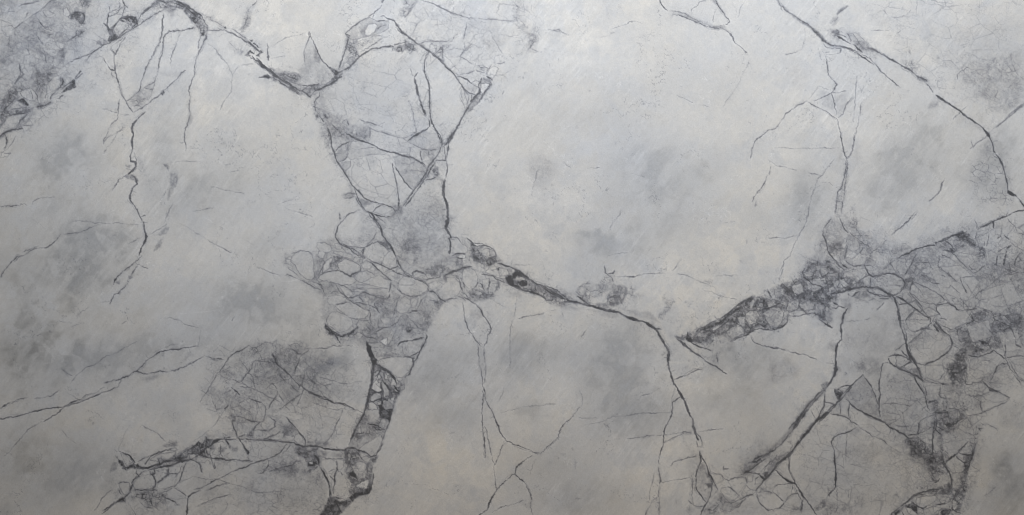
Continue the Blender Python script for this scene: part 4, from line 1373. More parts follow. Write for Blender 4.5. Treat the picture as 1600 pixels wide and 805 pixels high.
L 2 .8: 870 20 920 50 960 100 1000 120 1100 110 1160 130 1230 170 1245 240
L 1.6 .7: 950 75 1030 85 1110 105 1110 80
L 2 .8: 690 240 740 215 790 210 860 220
P .8 2 1: 740 255 790 265 830 260 810 290 770 280
P .35 4 2: 740 270 830 290 840 380 780 390 740 350
L 3.2 .85: 645 470 700 440 780 410 850 390 910 370
P .4 3 2: 580 480 640 470 660 480 620 560 590 540
L 2 .75: 0 270 20 340 60 410 100 460 160 500
L 2.8 .75: 160 495 200 490 200 450 240 430 330 450
L 2 .7: 100 490 180 510 260 540 330 570 380 590 400 630 390 690
L 2 .7: 370 540 450 520 530 510 540 490
L 1.6 .65: 540 470 600 400 640 390 670 420
L 1.5 .6: 500 680 560 630 610 570
L 1.7 .65: 680 470 740 500 780 540 800 620 820 680
L 1.7 .65: 820 560 840 600 850 650
L 1.4 .6: 700 480 760 500 820 530
L 2 .7: 390 680 450 680 510 730 550 790
L 1.5 .6: 0 650 60 710 150 740 240 745 330 720 390 680
L 1.6 .65: 1030 580 1060 600 1090 670
L 1.6 .65: 1160 520 1160 600 1140 650 1140 710
P .4 5 3: 880 670 960 640 1060 680 1140 720 1200 720 1180 780 1040 770 960 740 900 720
Z 5 .7 .25: 860 660 1040 680 1240 700 1220 800 900 800
P .45 4 2: 1260 560 1300 560 1290 650 1230 690
L 1.8 .6: 980 640 1020 570 1000 600
L 1.4 .55: 1240 620 1290 640
L 1.2 .5: 30 605 120 600 200 600
L 1.6 .6: 800 690 870 730 920 780
L 1.6 .6: 750 730 820 760 850 800
L 1.4 .6: 600 800 680 770 780 780
P -.25 8 4: 540 0 640 60 640 200 560 220 500 140
P .8 2 1: 1250 400 1290 390 1300 430 1265 425
U 500 460 200 100
Z 7 .4 .17: 0 -40 1560 60 1500 200 1400 360 1330 480 1300 640 1240 800 700 800 560 620 240 620 60 400 0 300
P .2 14 6: 560 0 960 40 1000 240 1400 260 1380 480 1000 480 700 620 500 620 400 500 640 380 620 200
C 0 .45: 100 40 200 10 330 50 320 80 200 130 130 130 100 90
C 0 .5: 190 150 330 100 440 120 600 190 600 250 560 300 460 310 360 280 260 210
C 0 .5: 80 320 120 240 220 220 340 270 400 320 410 380 320 460 240 480 160 420 90 370
C .1 .3: 360 60 460 30 540 90 480 110
C 0 .4: 960 200 970 80 1060 30 1130 80 1130 160 1080 220 1000 240
C 0 .4: 1130 80 1160 50 1220 50 1200 150 1150 150
C -.5 .4: 750 580 830 540 840 600 830 640 780 610
C .2 .4: 910 540 950 450 1030 450 1010 540 920 630 850 660
C 0 .35: 850 540 900 440 920 500 880 590 840 640
C .25 .4: 1010 280 1050 250 1090 270 1080 320 1020 310
C 0 .3: 750 300 800 290 880 300 880 370 800 370
C 0 .4: 1020 630 1100 590 1220 570 1300 560 1240 720 1120 770 1040 740
C .2 .35: 700 460 830 420 900 440 820 480 720 540
C 0 .3: 400 500 460 470 540 510 520 540 440 560
C .1 .3: 1120 250 1220 240 1320 290 1280 380 1160 330 1100 290
P .35 8 4: 1240 210 1340 200 1400 270 1320 290 1260 260
P .6 4 2: 1080 440 1140 440 1150 480 1100 490
P .75 4 2: 50 360 110 410 150 460 190 480 260 520 380 470 460 400 490 410 420 480 340 530 260 540 190 510 160 520 90 510 60 420
Z 5 .8 .35: 50 370 150 450 260 500 420 450 560 520 440 560 280 560 240 620 180 520 90 510
L 2.2 .75: 170 500 210 540 240 590 250 610
L 2 .7: 60 360 100 400 140 460 200 480 260 520
L 1.8 .65: 300 20 340 60 400 90 460 130 540 180 620 210
L 1.8 .6: 340 50 420 40 470 10
L 1.5 .55: 190 130 260 120 330 100
L 1.5 .55: 440 100 540 120 660 150 700 170 760 250
L 1.6 .6: 640 0 720 40 800 60 860 40 880 10
L 1.5 .5: 480 20 540 90
L 1.5 .6: 690 90 690 150 730 200
L 1.5 .55: 970 80 950 150 930 220 910 290
L 2.2 .75: 1110 230 1150 215 1210 210
L 1.6 .6: 1210 200 1250 110 1280 60
L 1.6 .6: 700 460 780 430 880 410 960 350 1000 300
L 1.5 .6: 480 320 540 330 600 330
L 1.5 .5: 400 300 440 310 520 300
L 1.5 .6: 620 200 620 300 640 360
L 1.6 .6: 500 480 560 520 620 540 700 560
L 1.4 .55: 600 600 740 605
Z 5 .7 .3: 560 380 680 400 700 470 620 520 560 450
Z 5 .6 .25: 960 340 1160 340 1200 460 1080 480
P .4 6 4: 1270 430 1360 400 1350 460 1280 460
L 2.2 .85: 970 650 1000 600 1060 585 1130 580 1200 560 1260 545 1310 545
L 2 .8: 1320 480 1340 520 1320 570
L 3 .85: 1330 560 1300 620 1270 680 1240 740 1220 790
L 1.4 .6: 1060 620 1060 660 1080 700
L 1.4 .6: 0 680 60 680 110 660 180 645 260 645 380 635
L 1.6 .6: 1040 770 1120 780 1180 760 1220 720
P .3 5 3: 780 760 900 740 960 730 880 780 800 800
P .95 2 1: 580 580 620 640 660 720 690 800 630 800 600 720 575 630
L 1.4 .5: 880 590 940 560 990 540
L 1.4 .5: 1380 80 1450 80 1560 90
L 2 .65: 1460 0 1510 60 1560 90
P .45 5 3: 1420 80 1560 90 1520 150 1490 200 1440 150
P -.3 3 2: 1380 290 1430 300 1400 340 1320 330
P .3 5 3: 1340 320 1430 320 1400 380 1320 370
U 520 540 200 100
P .95 2 1: 420 0 470 0 490 80 520 150 560 180 540 200 560 250 520 260 490 250 480 180 440 90
C 0 .6: 545 200 640 165 780 140 900 150 1000 160 1000 220 960 310 900 380 860 400 800 390 720 320 620 270 560 230
L 3 .9: 490 250 490 330 485 420 475 500 455 580 440 660 420 720 400 800
P .5 3 1: 500 250 600 260 720 330 780 400 860 450 880 520 840 600 790 660 770 740 750 800 400 800 440 640 470 540 490 440
C -.1 .8: 500 480 540 430 570 470 610 570 560 580 490 550
C 0 .75: 480 640 520 600 590 600 600 650 520 690 470 690
C 0 .75: 450 800 450 720 490 700 540 740 560 800
C .1 .75: 510 360 540 320 590 310 580 350 530 380
C .1 .75: 560 380 590 360 600 410 575 430
C .1 .8: 640 340 690 370 680 400 700 440 650 410
C .15 .8: 690 400 740 390 750 440 730 470 700 440
C .1 .75: 660 310 720 340 710 370 670 360
C .1 .8: 620 440 660 500 700 560 690 620 640 640 630 560 600 480
C .05 .8: 770 540 820 530 825 570 790 580 770 565
C -.1 .6: 740 400 790 400 820 450 780 500 730 500
C -.3 .6: 725 660 770 640 760 690 740 730 720 710
C 0 .5: 840 510 900 490 890 540 850 550
C .25 .6: 640 690 750 680 745 790 660 800 620 760
C 0 .6: 560 710 600 700 610 740 560 750
C 0 .7: 540 480 590 460 600 520 570 500
P .85 2 1: 600 280 660 300 740 360 790 410 780 400 740 380 720 350 640 310 560 270
L 2.2 .9: 620 270 700 320 750 370 790 420
L 2.2 .85: 630 450 690 520 720 560
L 2.4 .9: 490 550 530 590 600 590
L 2.4 .9: 500 700 560 680 610 660
L 2.2 .9: 720 600 770 570 820 600 830 570 790 540 770 510
L 2 .85: 600 290 570 370 540 420
L 1.8 .8: 600 370 620 430 600 500 620 600 610 700
L 3 .85: 1130 0 1100 60 1080 110 1060 160
L 1.8 .8: 980 130 1020 110 1070 80
L 2 .8: 900 135 960 150 1010 160 1010 230 980 300 950 370 900 400
L 2 .65: 1060 120 1040 180 990 290 950 380
P .25 4 2: 880 410 940 400 920 500 860 560 840 520
L 1.6 .5: 880 400 860 440
L 1.8 .7: 0 700 60 715 150 730 220 770 270 800
Z 5 .6 .2: 780 80 900 100 880 140 820 130
P .2 5 3: 620 130 780 90 760 130 660 160
P .16 20 10: 960 640 1000 560 1100 520 1140 700 900 760
P .12 20 10: 940 400 1100 400 1100 540 920 540
U 1040 420 260 130
P .5 4 3: 90 650 200 630 340 570 480 500 590 430 690 370 790 290 860 260 950 280 1000 300 1110 330 1130 380 1060 500 960 560 880 570 800 620 660 680 640 640 560 620 470 660 420 740 340 730 240 710 130 690
Z 5 .95 .35: 90 650 300 600 580 450 800 280 950 270 1120 340 1120 600 840 600 660 690 450 640 400 760 240 710
P .6 3 2: 700 350 800 280 850 270 820 320 740 380 640 440 560 500 440 560 330 600 340 580 480 500 600 430
L 2 .8: 700 360 760 310 840 265
L 2.2 .8: 330 600 450 550 560 490 660 420 700 380
L 1.6 .7: 340 620 440 590 540 520 600 480
C -.3 .6: 450 570 520 530 550 535 500 570 460 590
P .75 3 2: 590 480 650 470 660 510 600 520
P .9 3 2: 200 670 240 660 260 690 250 715 210 700
C 0 .5: 590 600 640 560 700 540 740 570 760 620 700 650 640 670 600 640
C 0 .6: 770 430 820 400 880 410 900 450 860 520 800 540 770 490
C .1 .4: 690 470 760 460 760 560 720 540
C .1 .7: 940 430 1010 380 1090 370 1130 420 1120 500 1080 560 1010 560 970 500
P .45 3 2: 1130 430 1180 440 1170 520 1100 570 1060 570 1110 520
C 0 .5: 820 380 860 320 840 290 800 350
C .15 .6: 970 320 1050 300 1080 340 1000 380
L 2 .8: 960 390 1040 355 1090 335
L 1.8 .75: 860 330 870 380 880 400 960 390 970 340 1030 300
P .45 4 2: 870 300 960 290 990 370 900 390
L 1.4 .6: 650 610 680 550
L 2.4 .9: 640 685 660 685 700 670 770 645 810 620 850 590 910 575 960 590 1040 585 1100 570 1170 520 1180 450
P .9 2 1: 1030 570 1055 575 1050 590 1030 588
L 1.8 .7: 810 630 830 680 860 715 940 740 1040 765 1110 765 1160 795
L 2.6 .85: 90 650 150 700 210 750 270 800
L 2.2 .85: 240 705 300 740 390 770 440 790
L 2 .75: 210 610 215 650 200 680
L 1.8 .8: 400 770 440 720 460 690
P .18 8 4: 430 740 520 660 620 640 700 700 640 800 400 800
Z 5 .5 .12: 300 560 340 540 480 480 320 620
Z 5 .5 .1: 240 460 280 470 280 560 240 560
P .35 4 2: 990 190 1010 260 1100 180 1300 160 1500 180 1600 240 1600 500 1480 440 1320 400 1180 420 1130 370 1000 300 960 290
Z 6 .9 .25: 980 280 1010 190 1140 160 1320 150 1600 180 1600 560 1480 480 1380 440 1180 460 1100 360 960 380
L 2 .8: 985 200 1005 260 1020 280
L 2 .8: 1140 165 1200 215 1270 245
C 0 .5: 950 210 985 220 1000 290 960 280
C .1 .6: 1180 340 1240 300 1280 290 1280 380 1210 410 1160 400
C .1 .6: 1290 330 1380 320 1430 340 1420 390 1340 400 1290 370
C .1 .5: 1050 210 1130 180 1160 210 1120 270 1060 270
C 0 .6: 1320 90 1430 170 1370 215 1300 200 1340 150
C .1 .5: 1420 60 1470 20 1500 80 1450 140 1410 130
L 2 .75: 1310 75 1360 100 1410 145 1480 165 1510 175
L 1.8 .75: 1190 455 1270 460 1330 440 1370 435 1420 430 1480 450
L 1.8 .7: 1290 300 1290 370 1330 410 1360 435
C 0 .4: 1180 430 1260 400 1330 410 1360 430 1280 450 1190 450
L 2.6 .85: 1470 480 1500 500 1560 545 1600 565
P .5 3 2: 1480 420 1530 420 1540 500 1480 480
L 1.8 .7: 1310 75 1320 30 1340 0
L 1.8 .65: 1410 130 1420 60 1440 10
L 1.6 .6: 1480 0 1490 50 1520 90
L 1.4 .5: 1090 120 1110 50 1130 0
L 1.2 .45: 110 50 200 65 260 90 340 130 420 160 470 180
L 1.2 .4: 480 70 600 65 700 62
L 1.3 .5: 370 215 440 220 520 260 600 275 680 290
Z 4 .5 .1: 330 90 420 110 460 180 360 150
L 1.3 .7: 505 305 515 275
L 1.4 .7: 0 720 40 780
U 1240 340 200 100
P .2 14 8: 340 120 640 0 800 60 1000 260 1100 340 1600 400 1600 860 100 860 100 560 260 400 300 240
Z 8 .5 .13: 380 100 620 0 820 0 900 240 1100 340 1250 500 1300 860 60 860 100 600 260 400
P .35 6 3: 420 340 540 280 600 300 580 420 440 430
P .35 8 5: 1070 400 1250 370 1420 380 1300 510 1200 500 1080 460
P .45 6 3: 350 530 430 540 500 620 560 680 460 670 350 610 250 600 200 570 250 560
P .4 5 3: 100 740 180 600 210 560 260 580 180 680 140 760
Z 5 .8 .3: 90 740 180 600 260 450 360 520 520 580 560 690 440 700 300 640 160 760
C 0 .45: 740 520 820 450 910 480 910 540 840 580 740 590
C 0 .4: 690 290 800 280 820 380 760 430 680 400
C .05 .4: 420 470 480 440 560 480 590 560 540 570 480 530
C -.1 .3: 670 450 740 420 790 460 720 510 660 490
C 0 .6: 1050 740 1120 700 1240 710 1330 760 1380 830 1340 900 1040 900 1010 800
C 0 .5: 1290 560 1330 510 1410 520 1390 590 1420 640 1390 720 1330 700 1290 640
C -.2 .5: 1430 530 1475 520 1465 600 1430 620 1400 590
C 0 .4: 1000 420 1050 400 1080 460 1180 500 1170 590 1110 640 1040 600 1000 560 980 500
C 0 .5: 890 600 960 600 1020 640 1010 700 950 720 910 660
C 0 .4: 760 610 860 600 900 660 930 720 860 760 760 730 740 660
C .1 .4: 630 650 720 640 740 720 720 800 620 800 600 700
C 0 .5: 440 710 560 690 580 780 580 860 440 860 410 780
C 0 .5: 820 790 920 730 960 740 980 800 900 830
C .1 .5: 250 680 310 670 350 740 300 800 240 800
C .1 .5: 130 700 200 660 240 690 230 750 160 730
L 2 .75: 465 0 450 40 410 90 370 140 365 200 375 240 400 290 420 370 430 420 480 490 540 570 590 620 630 655
L 2.2 .7: 570 0 600 60 620 120 660 170 680 190
L 1.7 .65: 665 250 665 340 655 430 640 500 640 530
L 1.8 .6: 700 180 760 240 840 300 920 350 980 390
L 1.6 .6: 960 450 1020 400 1090 370
L 1.6 .65: 1100 350 1130 310 1160 290
L 1.4 .6: 480 490 590 620
L 2.2 .8: 610 590 670 630
L 1.8 .75: 640 530 700 580 750 605 820 600 880 590
L 1.8 .75: 880 595 910 660 960 720 990 740
L 1.7 .7: 820 790 880 750 940 720 980 740 1050 730 1120 690 1200 690 1280 710 1340 750 1390 800
L 1.5 .6: 900 600 970 600 1020 630
L 2 .75: 330 660 350 730 370 750 440 690
L 1.8 .7: 230 790 260 700 290 660
L 2 .75: 100 740 150 750 190 790
L 1.6 .65: 600 560 610 600
L 1.4 .6: 560 730 570 790
Z 5 .6 .2: 900 430 980 440 980 560 900 560 930 500
Z 5 .5 .15: 300 280 380 280 380 430 320 420
L 1.8 .8: 1220 215 1270 170 1340 120 1400 60 1460 0
L 1 .4: 40 290 70 230 110 140 180 0
Z 5 .5 .15: 920 240 1000 250 1010 330 930 330
L 1.5 .6: 1390 720 1420 660 1460 610 1500 540
L 2 .85: 1310 510 1350 480 1440 450 1540 390 1600 380
L 1.4 .5: 1120 650 1200 580 1270 530
U 1400 340 200 100
Z 9 .5 .13: 0 520 300 380 500 340 740 220 980 280 1120 380 1500 500 1640 420 1640 860 0 860
P .2 12 7: 80 500 300 400 500 360 560 480 520 600 340 720 100 640
P .25 10 5: 100 620 340 700 560 740 740 800 100 800
L 2.1 .85: 0 515 40 500 100 470 180 430 270 385 360 360 480 345
P .9 3 1: 485 310 505 300 510 320 490 325
L 2.2 .85: 520 300 580 275 640 255 700 225 770 215 840 200 880 180
P .6 5 3: 700 225 780 160 860 180 920 190 920 260 980 290 1010 360 960 370 880 300 800 260
P .6 5 3: 660 390 760 390 860 340 880 370 780 400 740 430 700 420
P .5 5 3: 920 460 1000 470 1040 400 1030 360 1100 370 1120 420 1120 520 1090 480 1060 500 1040 550 1020 490
Z 5 .95 .35: 680 220 860 170 960 240 1010 340 1110 370 1130 540 1030 540 1000 490 900 470 1000 420 860 360 740 440 660 390 760 330
P .35 5 3: 540 290 640 280 720 340 740 400 660 400 580 380
L 2 .75: 600 280 650 310 700 360 740 400
C .15 .5: 730 290 820 280 860 320 780 370 720 330
C 0 .3: 720 440 820 400 900 390 920 440 860 500 760 490
C 0 .3: 580 500 660 510 740 560 860 600 820 650 680 640 600 600
C 0 .3: 760 480 900 500 980 560 960 640 860 590
C 0 .3: 740 640 880 640 960 720 940 800 740 800 720 720
C 0 .3: 1130 440 1200 420 1260 460 1250 580 1180 620 1130 540
C 0 .3: 1260 470 1370 450 1340 580 1260 600
C 0 .4: 1020 180 1150 150 1160 240 1120 330 1050 330 1010 280
C .05 .4: 300 400 410 390 430 460 400 520 300 480
C .05 .4: 450 490 520 500 530 560 450 560
C .1 .5: 230 580 330 560 360 610 280 650
C -.1 .5: 330 660 410 610 440 660 400 700 330 690
C .1 .5: 440 700 500 660 580 720 560 760
L 1.8 .75: 1020 140 1080 110 1130 90 1180 60 1240 40 1300 5
P .8 3 1: 1200 45 1240 40 1225 80 1220 130 1212 80
L 1.8 .75: 1220 60 1218 130
L 1.8 .7: 1000 160 1000 230 1000 280
L 1.5 .5: 985 20 1010 90 1000 140
L 1.6 .5: 1170 200 1150 280 1135 350
L 1.5 .5: 1100 290 1100 350
L 1.8 .5: 1320 110 1320 190 1300 230
L 2 .75: 1270 265 1310 225
L 1.6 .65: 1350 220 1405 275
L 2 .55: 1400 15 1440 70 1490 110 1510 180
L 1.7 .65: 1520 210 1570 200 1600 210
L 2 .55: 1270 430 1320 400 1380 370
P .75 3 1: 1375 385 1410 350 1460 330 1420 375 1390 400
L 2.4 .85: 1385 390 1370 450 1360 520 1345 590
L 2 .65: 1270 470 1260 530 1250 600
L 1.4 .5: 1280 460 1350 455
L 1.4 .5: 1440 320 1520 370 1600 420
L 2.2 .65: 1590 430 1540 460 1490 530 1480 600
L 2 .65: 1600 460 1570 440
L 2.5 .85: 915 600 935 640 955 660
L 1.6 .6: 740 700 770 720
L 1.6 .6: 840 820 860 750 960 740
L 2 .55: 520 600 580 650 650 690 720 760 760 800
L 1.8 .55: 540 480 540 540 520 600
L 2 .55: 560 410 620 410 700 430 760 500 840 580 900 640 970 700
L 1.7 .6: 560 470 620 490 680 510
L 1.7 .5: 320 720 380 730 440 790
L 1.6 .55: 140 690 180 600 220 510 260 450
L 1.6 .55: 300 500 340 570 400 560 440 620 480 660
L 1.5 .5: 560 720 660 750 740 800
L 1.4 .5: 800 750 920 740
Z 5 .7 .2: 1120 560 1300 600 1480 560 1540 440 1600 420 1600 640 1500 700 1420 720 1340 800 1000 800 960 720 1100 640
L 1.7 .7: 1400 710 1500 660 1490 590
L 1.6 .6: 970 700 1040 650 1100 610
L 1.6 .5: 1140 680 1180 790
U 1300 420 200 100
P .22 12 7: 1100 60 1420 200 1420 240 1200 160
P .3 5 3: 900 130 1040 120 1010 190 980 270 880 280 900 200
P .3 6 3: 60 60 140 40 140 200 220 230 60 250
P .35 6 3: 240 350 340 290 430 250 450 340 560 350 560 400 440 370 320 390
P .25 6 3: 620 330 760 350 800 430 700 370 600 370
P .3 6 3: 130 380 260 370 250 500 150 490
P .4 6 3: 0 330 100 340 90 420 40 480 0 460
P .45 6 4: 1480 640 1600 580 1600 680 1520 690
C 0 .7: 520 150 560 110 650 70 740 60 820 90 890 140 910 190 880 250 850 300 780 330 700 290 600 240 540 210
L 1.2 .5: 560 200 700 205 880 215
C 0 .65: 970 290 1000 200 1040 170 1120 210 1240 260 1360 330 1400 400 1300 440 1180 430 1100 400 1040 340
C 0 .65: 1300 490 1360 450 1450 430 1530 490 1580 540 1560 620 1440 640 1340 560
C 0 .6: 1500 390 1560 340 1640 340 1640 500 1560 480
C 0 .6: 150 60 250 20 400 0 460 70 380 120 300 180 240 230 160 200 140 130
C 0 .5: 390 130 460 90 500 100 490 200 420 210
C -.1 .6: 450 260 490 260 510 300 460 300
C 0 .7: 500 255 570 255 640 290 680 300 640 330 560 320
C 0 .5: 300 210 380 140 390 200 340 250
C 0 .6: 790 360 850 380 940 430 840 440
C 0 .7: 840 450 950 440 1040 500 1000 560 920 640 860 650 840 560
C .05 .65: 950 640 1050 520 1100 540 1210 620 1220 690 1160 740 1080 770 1010 780 960 720
C .05 .6: 970 430 1040 400 1080 470 1130 520 1080 530
C 0 .6: 1140 520 1220 480 1300 550 1340 570 1220 600 1170 560
C 0 .6: 1260 650 1290 610 1370 580 1370 640
C .05 .4: 880 320 950 300 980 340 1000 400 950 430 880 370
C .05 .4: 1180 80 1300 40 1380 80 1380 160 1280 140
C 0 .4: 1300 660 1450 650 1560 720 1540 780 1420 740
L 2.6 .85: 0 315 60 305 130 295 200 270 260 250 330 245 380 230 430 225 500 240 560 235 620 265 690 305 760 335
L 3 .85: 770 340 800 410 820 480 825 540 840 600 855 670 860 740
L 2.6 .85: 780 335 850 365 910 400 960 440 1030 490 1100 545 1170 590 1230 620
L 1.8 .8: 830 445 890 440 950 435
L 2.6 .75: 970 295 1020 360 1080 420 1130 490 1150 550
L 1.8 .6: 970 290 990 210 1010 170 1040 130
L 1.6 .6: 900 130 960 130 1040 130
L 1.8 .6: 920 640 980 570 1040 510
L 2 .75: 1230 610 1240 680 1200 720
L 1.8 .7: 1230 610 1290 590 1350 570
L 2.6 .8: 1260 660 1280 720 1330 780
L 2.4 .85: 1280 660 1340 700 1390 780
L 1.8 .65: 1020 790 1100 770 1180 740 1240 740
L 2.2 .75: 1300 460 1380 440 1450 425 1520 470 1590 520
L 1.8 .65: 1310 460 1300 520 1340 570
L 1.6 .55: 1060 170 1150 230 1250 270 1330 320 1400 380 1450 420
L 1.8 .6: 1120 70 1180 130 1270 180 1340 190
L 2 .6: 1340 0 1420 50 1500 110 1560 150 1600 190
L 1.6 .55: 1370 240 1460 240 1480 200 1560 280 1600 310
L 1.6 .55: 1480 160 1560 150
L 2 .7: 430 0 460 70 490 100 530 110
L 1.7 .6: 80 60 80 110 100 170 70 230 160 240
L 1.7 .6: 120 200 170 250 200 260
L 2 .75: 250 350 300 300 350 280
L 1.8 .75: 430 240 450 290 520 320 600 345 690 340 750 345
L 1.7 .6: 480 100 480 180 490 230
L 1.6 .6: 380 150 400 210
L 1.6 .6: 590 370 660 380 740 360
P .95 2 1: 20 420 60 430 90 470 60 460 30 445
P .9 2 1: 200 310 220 315 215 335 200 330
L 2 .8: 0 490 50 500 90 470 160 490
Z 5 .8 .2: 170 480 230 490 230 530 190 540
L 1.8 .5: 550 520 600 480 650 430
L 1.5 .6: 400 640 470 620
L 1.2 .35: 130 650 250 655 380 650
P .12 10 5: 540 560 700 560 840 600 840 740 600 740
P .3 6 3: 860 660 940 740 960 800 860 780
L 1.6 .5: 1340 620 1440 640
L 1.4 .5: 1380 710 1480 760 1560 790
U 1400 500 200 100
P .2 8 5: 0 0 60 0 120 140 60 360 0 380
P .3 8 4: 380 130 460 130 420 240 340 290 200 280 280 200
C 0 .6: 120 0 430 0 410 80 340 100 270 140 200 140 150 100
C .05 .75: 160 300 280 200 370 120 500 130 600 170 670 210 700 290 660 380 580 460 480 520 360 560 260 540 200 440
P .3 10 5: 220 230 400 130 440 220 340 320 220 300
C 0 .5: 490 40 540 70 600 150 540 120
C 0 .5: 550 60 660 120 730 180 680 200 610 140
C 0 .5: 660 140 740 150 740 200 700 210
C .08 .7: 0 440 80 440 180 510 120 560 60 600 0 570
C 0 .6: 60 600 190 530 250 570 270 600 150 630
C 0 .4: 360 580 480 570 580 570 590 620 640 660 580 740 460 750 380 720
C 0 .4: 700 250 770 260 810 330 760 320
C -.1 .3: 720 330 770 360 740 400 700 430 640 460
C 0 .4: 780 160 900 160 880 220 800 220
C -.1 .4: 900 60 970 70 970 130 900 120
C 0 .4: 930 500 1200 400 1300 440 1320 500 1240 620 1160 700 1000 740 920 660
C 0 .4: 1440 520 1600 480 1640 700 1520 640
C 0 .35: 1180 720 1300 600 1400 580 1480 700 1400 800 1200 800
C -.1 .3: 1220 370 1280 350 1340 380 1380 440 1320 440
L 3.4 .85: 100 110 125 170 130 250 120 290 150 360 180 440 220 510 250 570 280 620 320 680
P .55 3 1: 110 280 135 290 170 400 230 520 270 600 240 560 190 500 140 400
L 2 .7: 60 370 110 430 160 480 190 510
L 2 .75: 0 430 60 445 120 470 185 510
L 2 .8: 60 600 120 560 190 520
L 2.6 .85: 0 595 70 625 150 650 230 695 310 735 340 760
L 2.2 .8: 230 700 250 760 270 800
P .4 4 2: 170 640 260 600 320 660 330 740 240 690
L 2 .65: 0 380 60 340 110 290
L 1.8 .6: 150 300 210 240 290 180 340 120
L 1.8 .6: 200 150 270 140 340 105 410 105
L 2.4 .8: 470 40 520 60 560 110 600 150 670 195
L 2 .65: 460 50 500 90 560 130
L 2.6 .85: 680 200 690 250 710 290 690 340 650 400 590 450 540 490 460 520 360 560
L 1.6 .6: 710 210 780 250 820 290
L 1.6 .6: 720 320 770 350 800 380
L 1.7 .65: 760 200 760 150 820 90
L 1.4 .5: 600 480 580 540 600 600 640 610
L 1.5 .6: 540 740 580 690 610 650
P .5 6 4: 640 560 720 520 740 420 820 340 880 340 880 440 900 560 880 660 840 760 700 760 640 640
Z 5 1 .45: 640 600 700 540 740 420 820 330 900 360 900 600 880 800 680 800
L 2.2 .8: 680 740 720 680 800 640 880 600
L 1.8 .75: 740 430 790 390
P .22 8 5: 960 120 1060 110 1160 60 1160 140 1080 180 980 160
P .2 8 5: 1240 20 1400 20 1400 100 1300 140 1240 100
P .35 6 4: 1060 240 1130 260 1200 240 1140 320 1080 400 1000 400 940 360 1000 340
P .95 3 2: 1070 260 1110 270 1100 300 1070 300
P .95 3 1: 1000 370 1020 380 1015 405 1000 400
Z 6 .8 .2: 700 0 1640 0 1640 340 1400 340 1360 300 1240 300 1200 380 1100 420 940 450 880 330 760 230 700 120
L 1.8 .8: 890 430 950 460 1040 460 1120 430 1180 410 1220 380
P .8 3 1: 1180 400 1215 370 1230 380 1210 410
L 2.2 .8: 1225 380 1290 430 1350 480
P .5 4 2: 1360 200 1390 210 1390 300 1460 270 1480 290 1400 330 1360 300
L 1.8 .65: 1440 110 1500 230 1500 310 1560 340
C 0 .4: 1400 180 1480 190 1500 240 1420 250
L 2.2 .6: 1360 300 1380 380 1360 440 1400 560 1460 660 1520 740 1560 790
L 1.6 .55: 1400 480 1450 580 1520 690 1600 770
L 1.8 .65: 1390 470 1460 460 1600 455
L 2.2 .7: 1390 550 1330 545 1280 570 1250 630 1220 690 1180 750
P .25 5 3: 1280 580 1400 540 1380 600 1250 660
L 1.4 .5: 1090 510 1160 510 1200 480
L 1.8 .7: 1080 760 1120 800
L 1.4 .5: 1080 740 1110 720
P .15 12 6: 1100 700 1260 700 1300 800 1060 800
L 1.2 .4: 100 700 110 760 200 760
L 1.4 .4: 340 770 460 750 560 790 700 800
U 1420 590 180 90
L 2.4 .85: 80 0 110 70 150 130 200 200 225 250 240 330 260 400 290 460
L 1.8 .6: 160 0 200 50 300 60 380 80 460 95 560 100
P .9 2 1: 450 90 490 85 500 100 460 105
P .2 8 4: 240 50 460 70 560 100 460 110 240 100
C .05 .4: 230 120 440 110 430 200 300 230 240 200
C 0 .4: 260 230 340 240 370 300 300 340 250 340
L 1.8 .7: 190 90 230 170 240 250
L 1.7 .6: 440 110 440 170 415 230 440 275 520 300
C 0 .6: 420 220 480 220 520 290 440 270
P .35 8 4: 500 130 700 100 780 220 740 290 600 290 520 250
Z 5 .9 .3: 560 0 800 0 800 120 740 120 660 120 560 100
Z 6 .85 .28: 300 270 560 300 760 320 820 500 800 570 640 620 620 800 340 800 330 520
P .35 6 3: 300 340 380 320 400 480 330 480
C .05 .55: 560 370 690 340 720 400 700 440 560 430
C .1 .5: 570 480 690 450 720 520 640 570 560 560
C 0 .4: 790 250 860 260 880 340 860 430 790 400 740 330
C 0 .5: 820 560 700 640 690 700 780 760 900 800 900 720 850 640
C 0 .5: 780 170 880 120 1010 70 1100 130 1110 200 1000 240 880 250 800 230
C .05 .5: 1010 240 1110 200 1220 210 1310 250 1390 290 1300 330 1200 340 1080 310
C 0 .4: 1000 340 1180 350 1320 340 1240 390 1100 440 1030 460
C 0 .4: 860 550 940 520 960 600 900 640 850 600
C .05 .4: 410 340 460 340 500 430 440 480 400 440
C 0 .4: 470 560 530 550 530 600 480 590
L 1.8 .7: 270 350 340 330 400 310
L 2 .75: 320 500 380 490 450 490 540 480 550 540 440 580 400 600
L 1.7 .65: 380 500 390 600 380 700 350 760
L 1.7 .65: 440 480 500 480 530 400 530 340
L 2 .7: 540 700 600 680 650 640 680 610 740 580 800 570
P .4 5 3: 640 600 760 500 820 560 740 590 680 640 560 690 480 660
L 1.6 .6: 550 430 620 430 700 440
L 2 .7: 740 385 760 350
L 1.6 .6: 800 240 860 260 920 260 980 240 1040 240 1110 210
L 1.8 .7: 880 260 940 300 990 340 1000 410 1020 470
P .3 5 3: 930 260 1010 240 1030 290 980 310
P .3 6 4: 870 320 980 340 960 400 880 390
L 2.6 .8: 1020 50 1080 100 1140 160 1200 190 1270 210 1340 250 1400 280
L 2 .75: 1110 140 1120 180 1200 190 1270 185
P .25 8 4: 1060 0 1240 0 1240 140 1140 140
L 1.7 .65: 1400 290 1370 330 1330 360 1260 370 1180 420 1100 460 1020 490 940 510 850 530
L 1.4 .5: 840 520 840 600 880 660
L 2 .7: 150 620 180 590 240 550 310 530
L 1.8 .7: 150 620 150 680 120 760
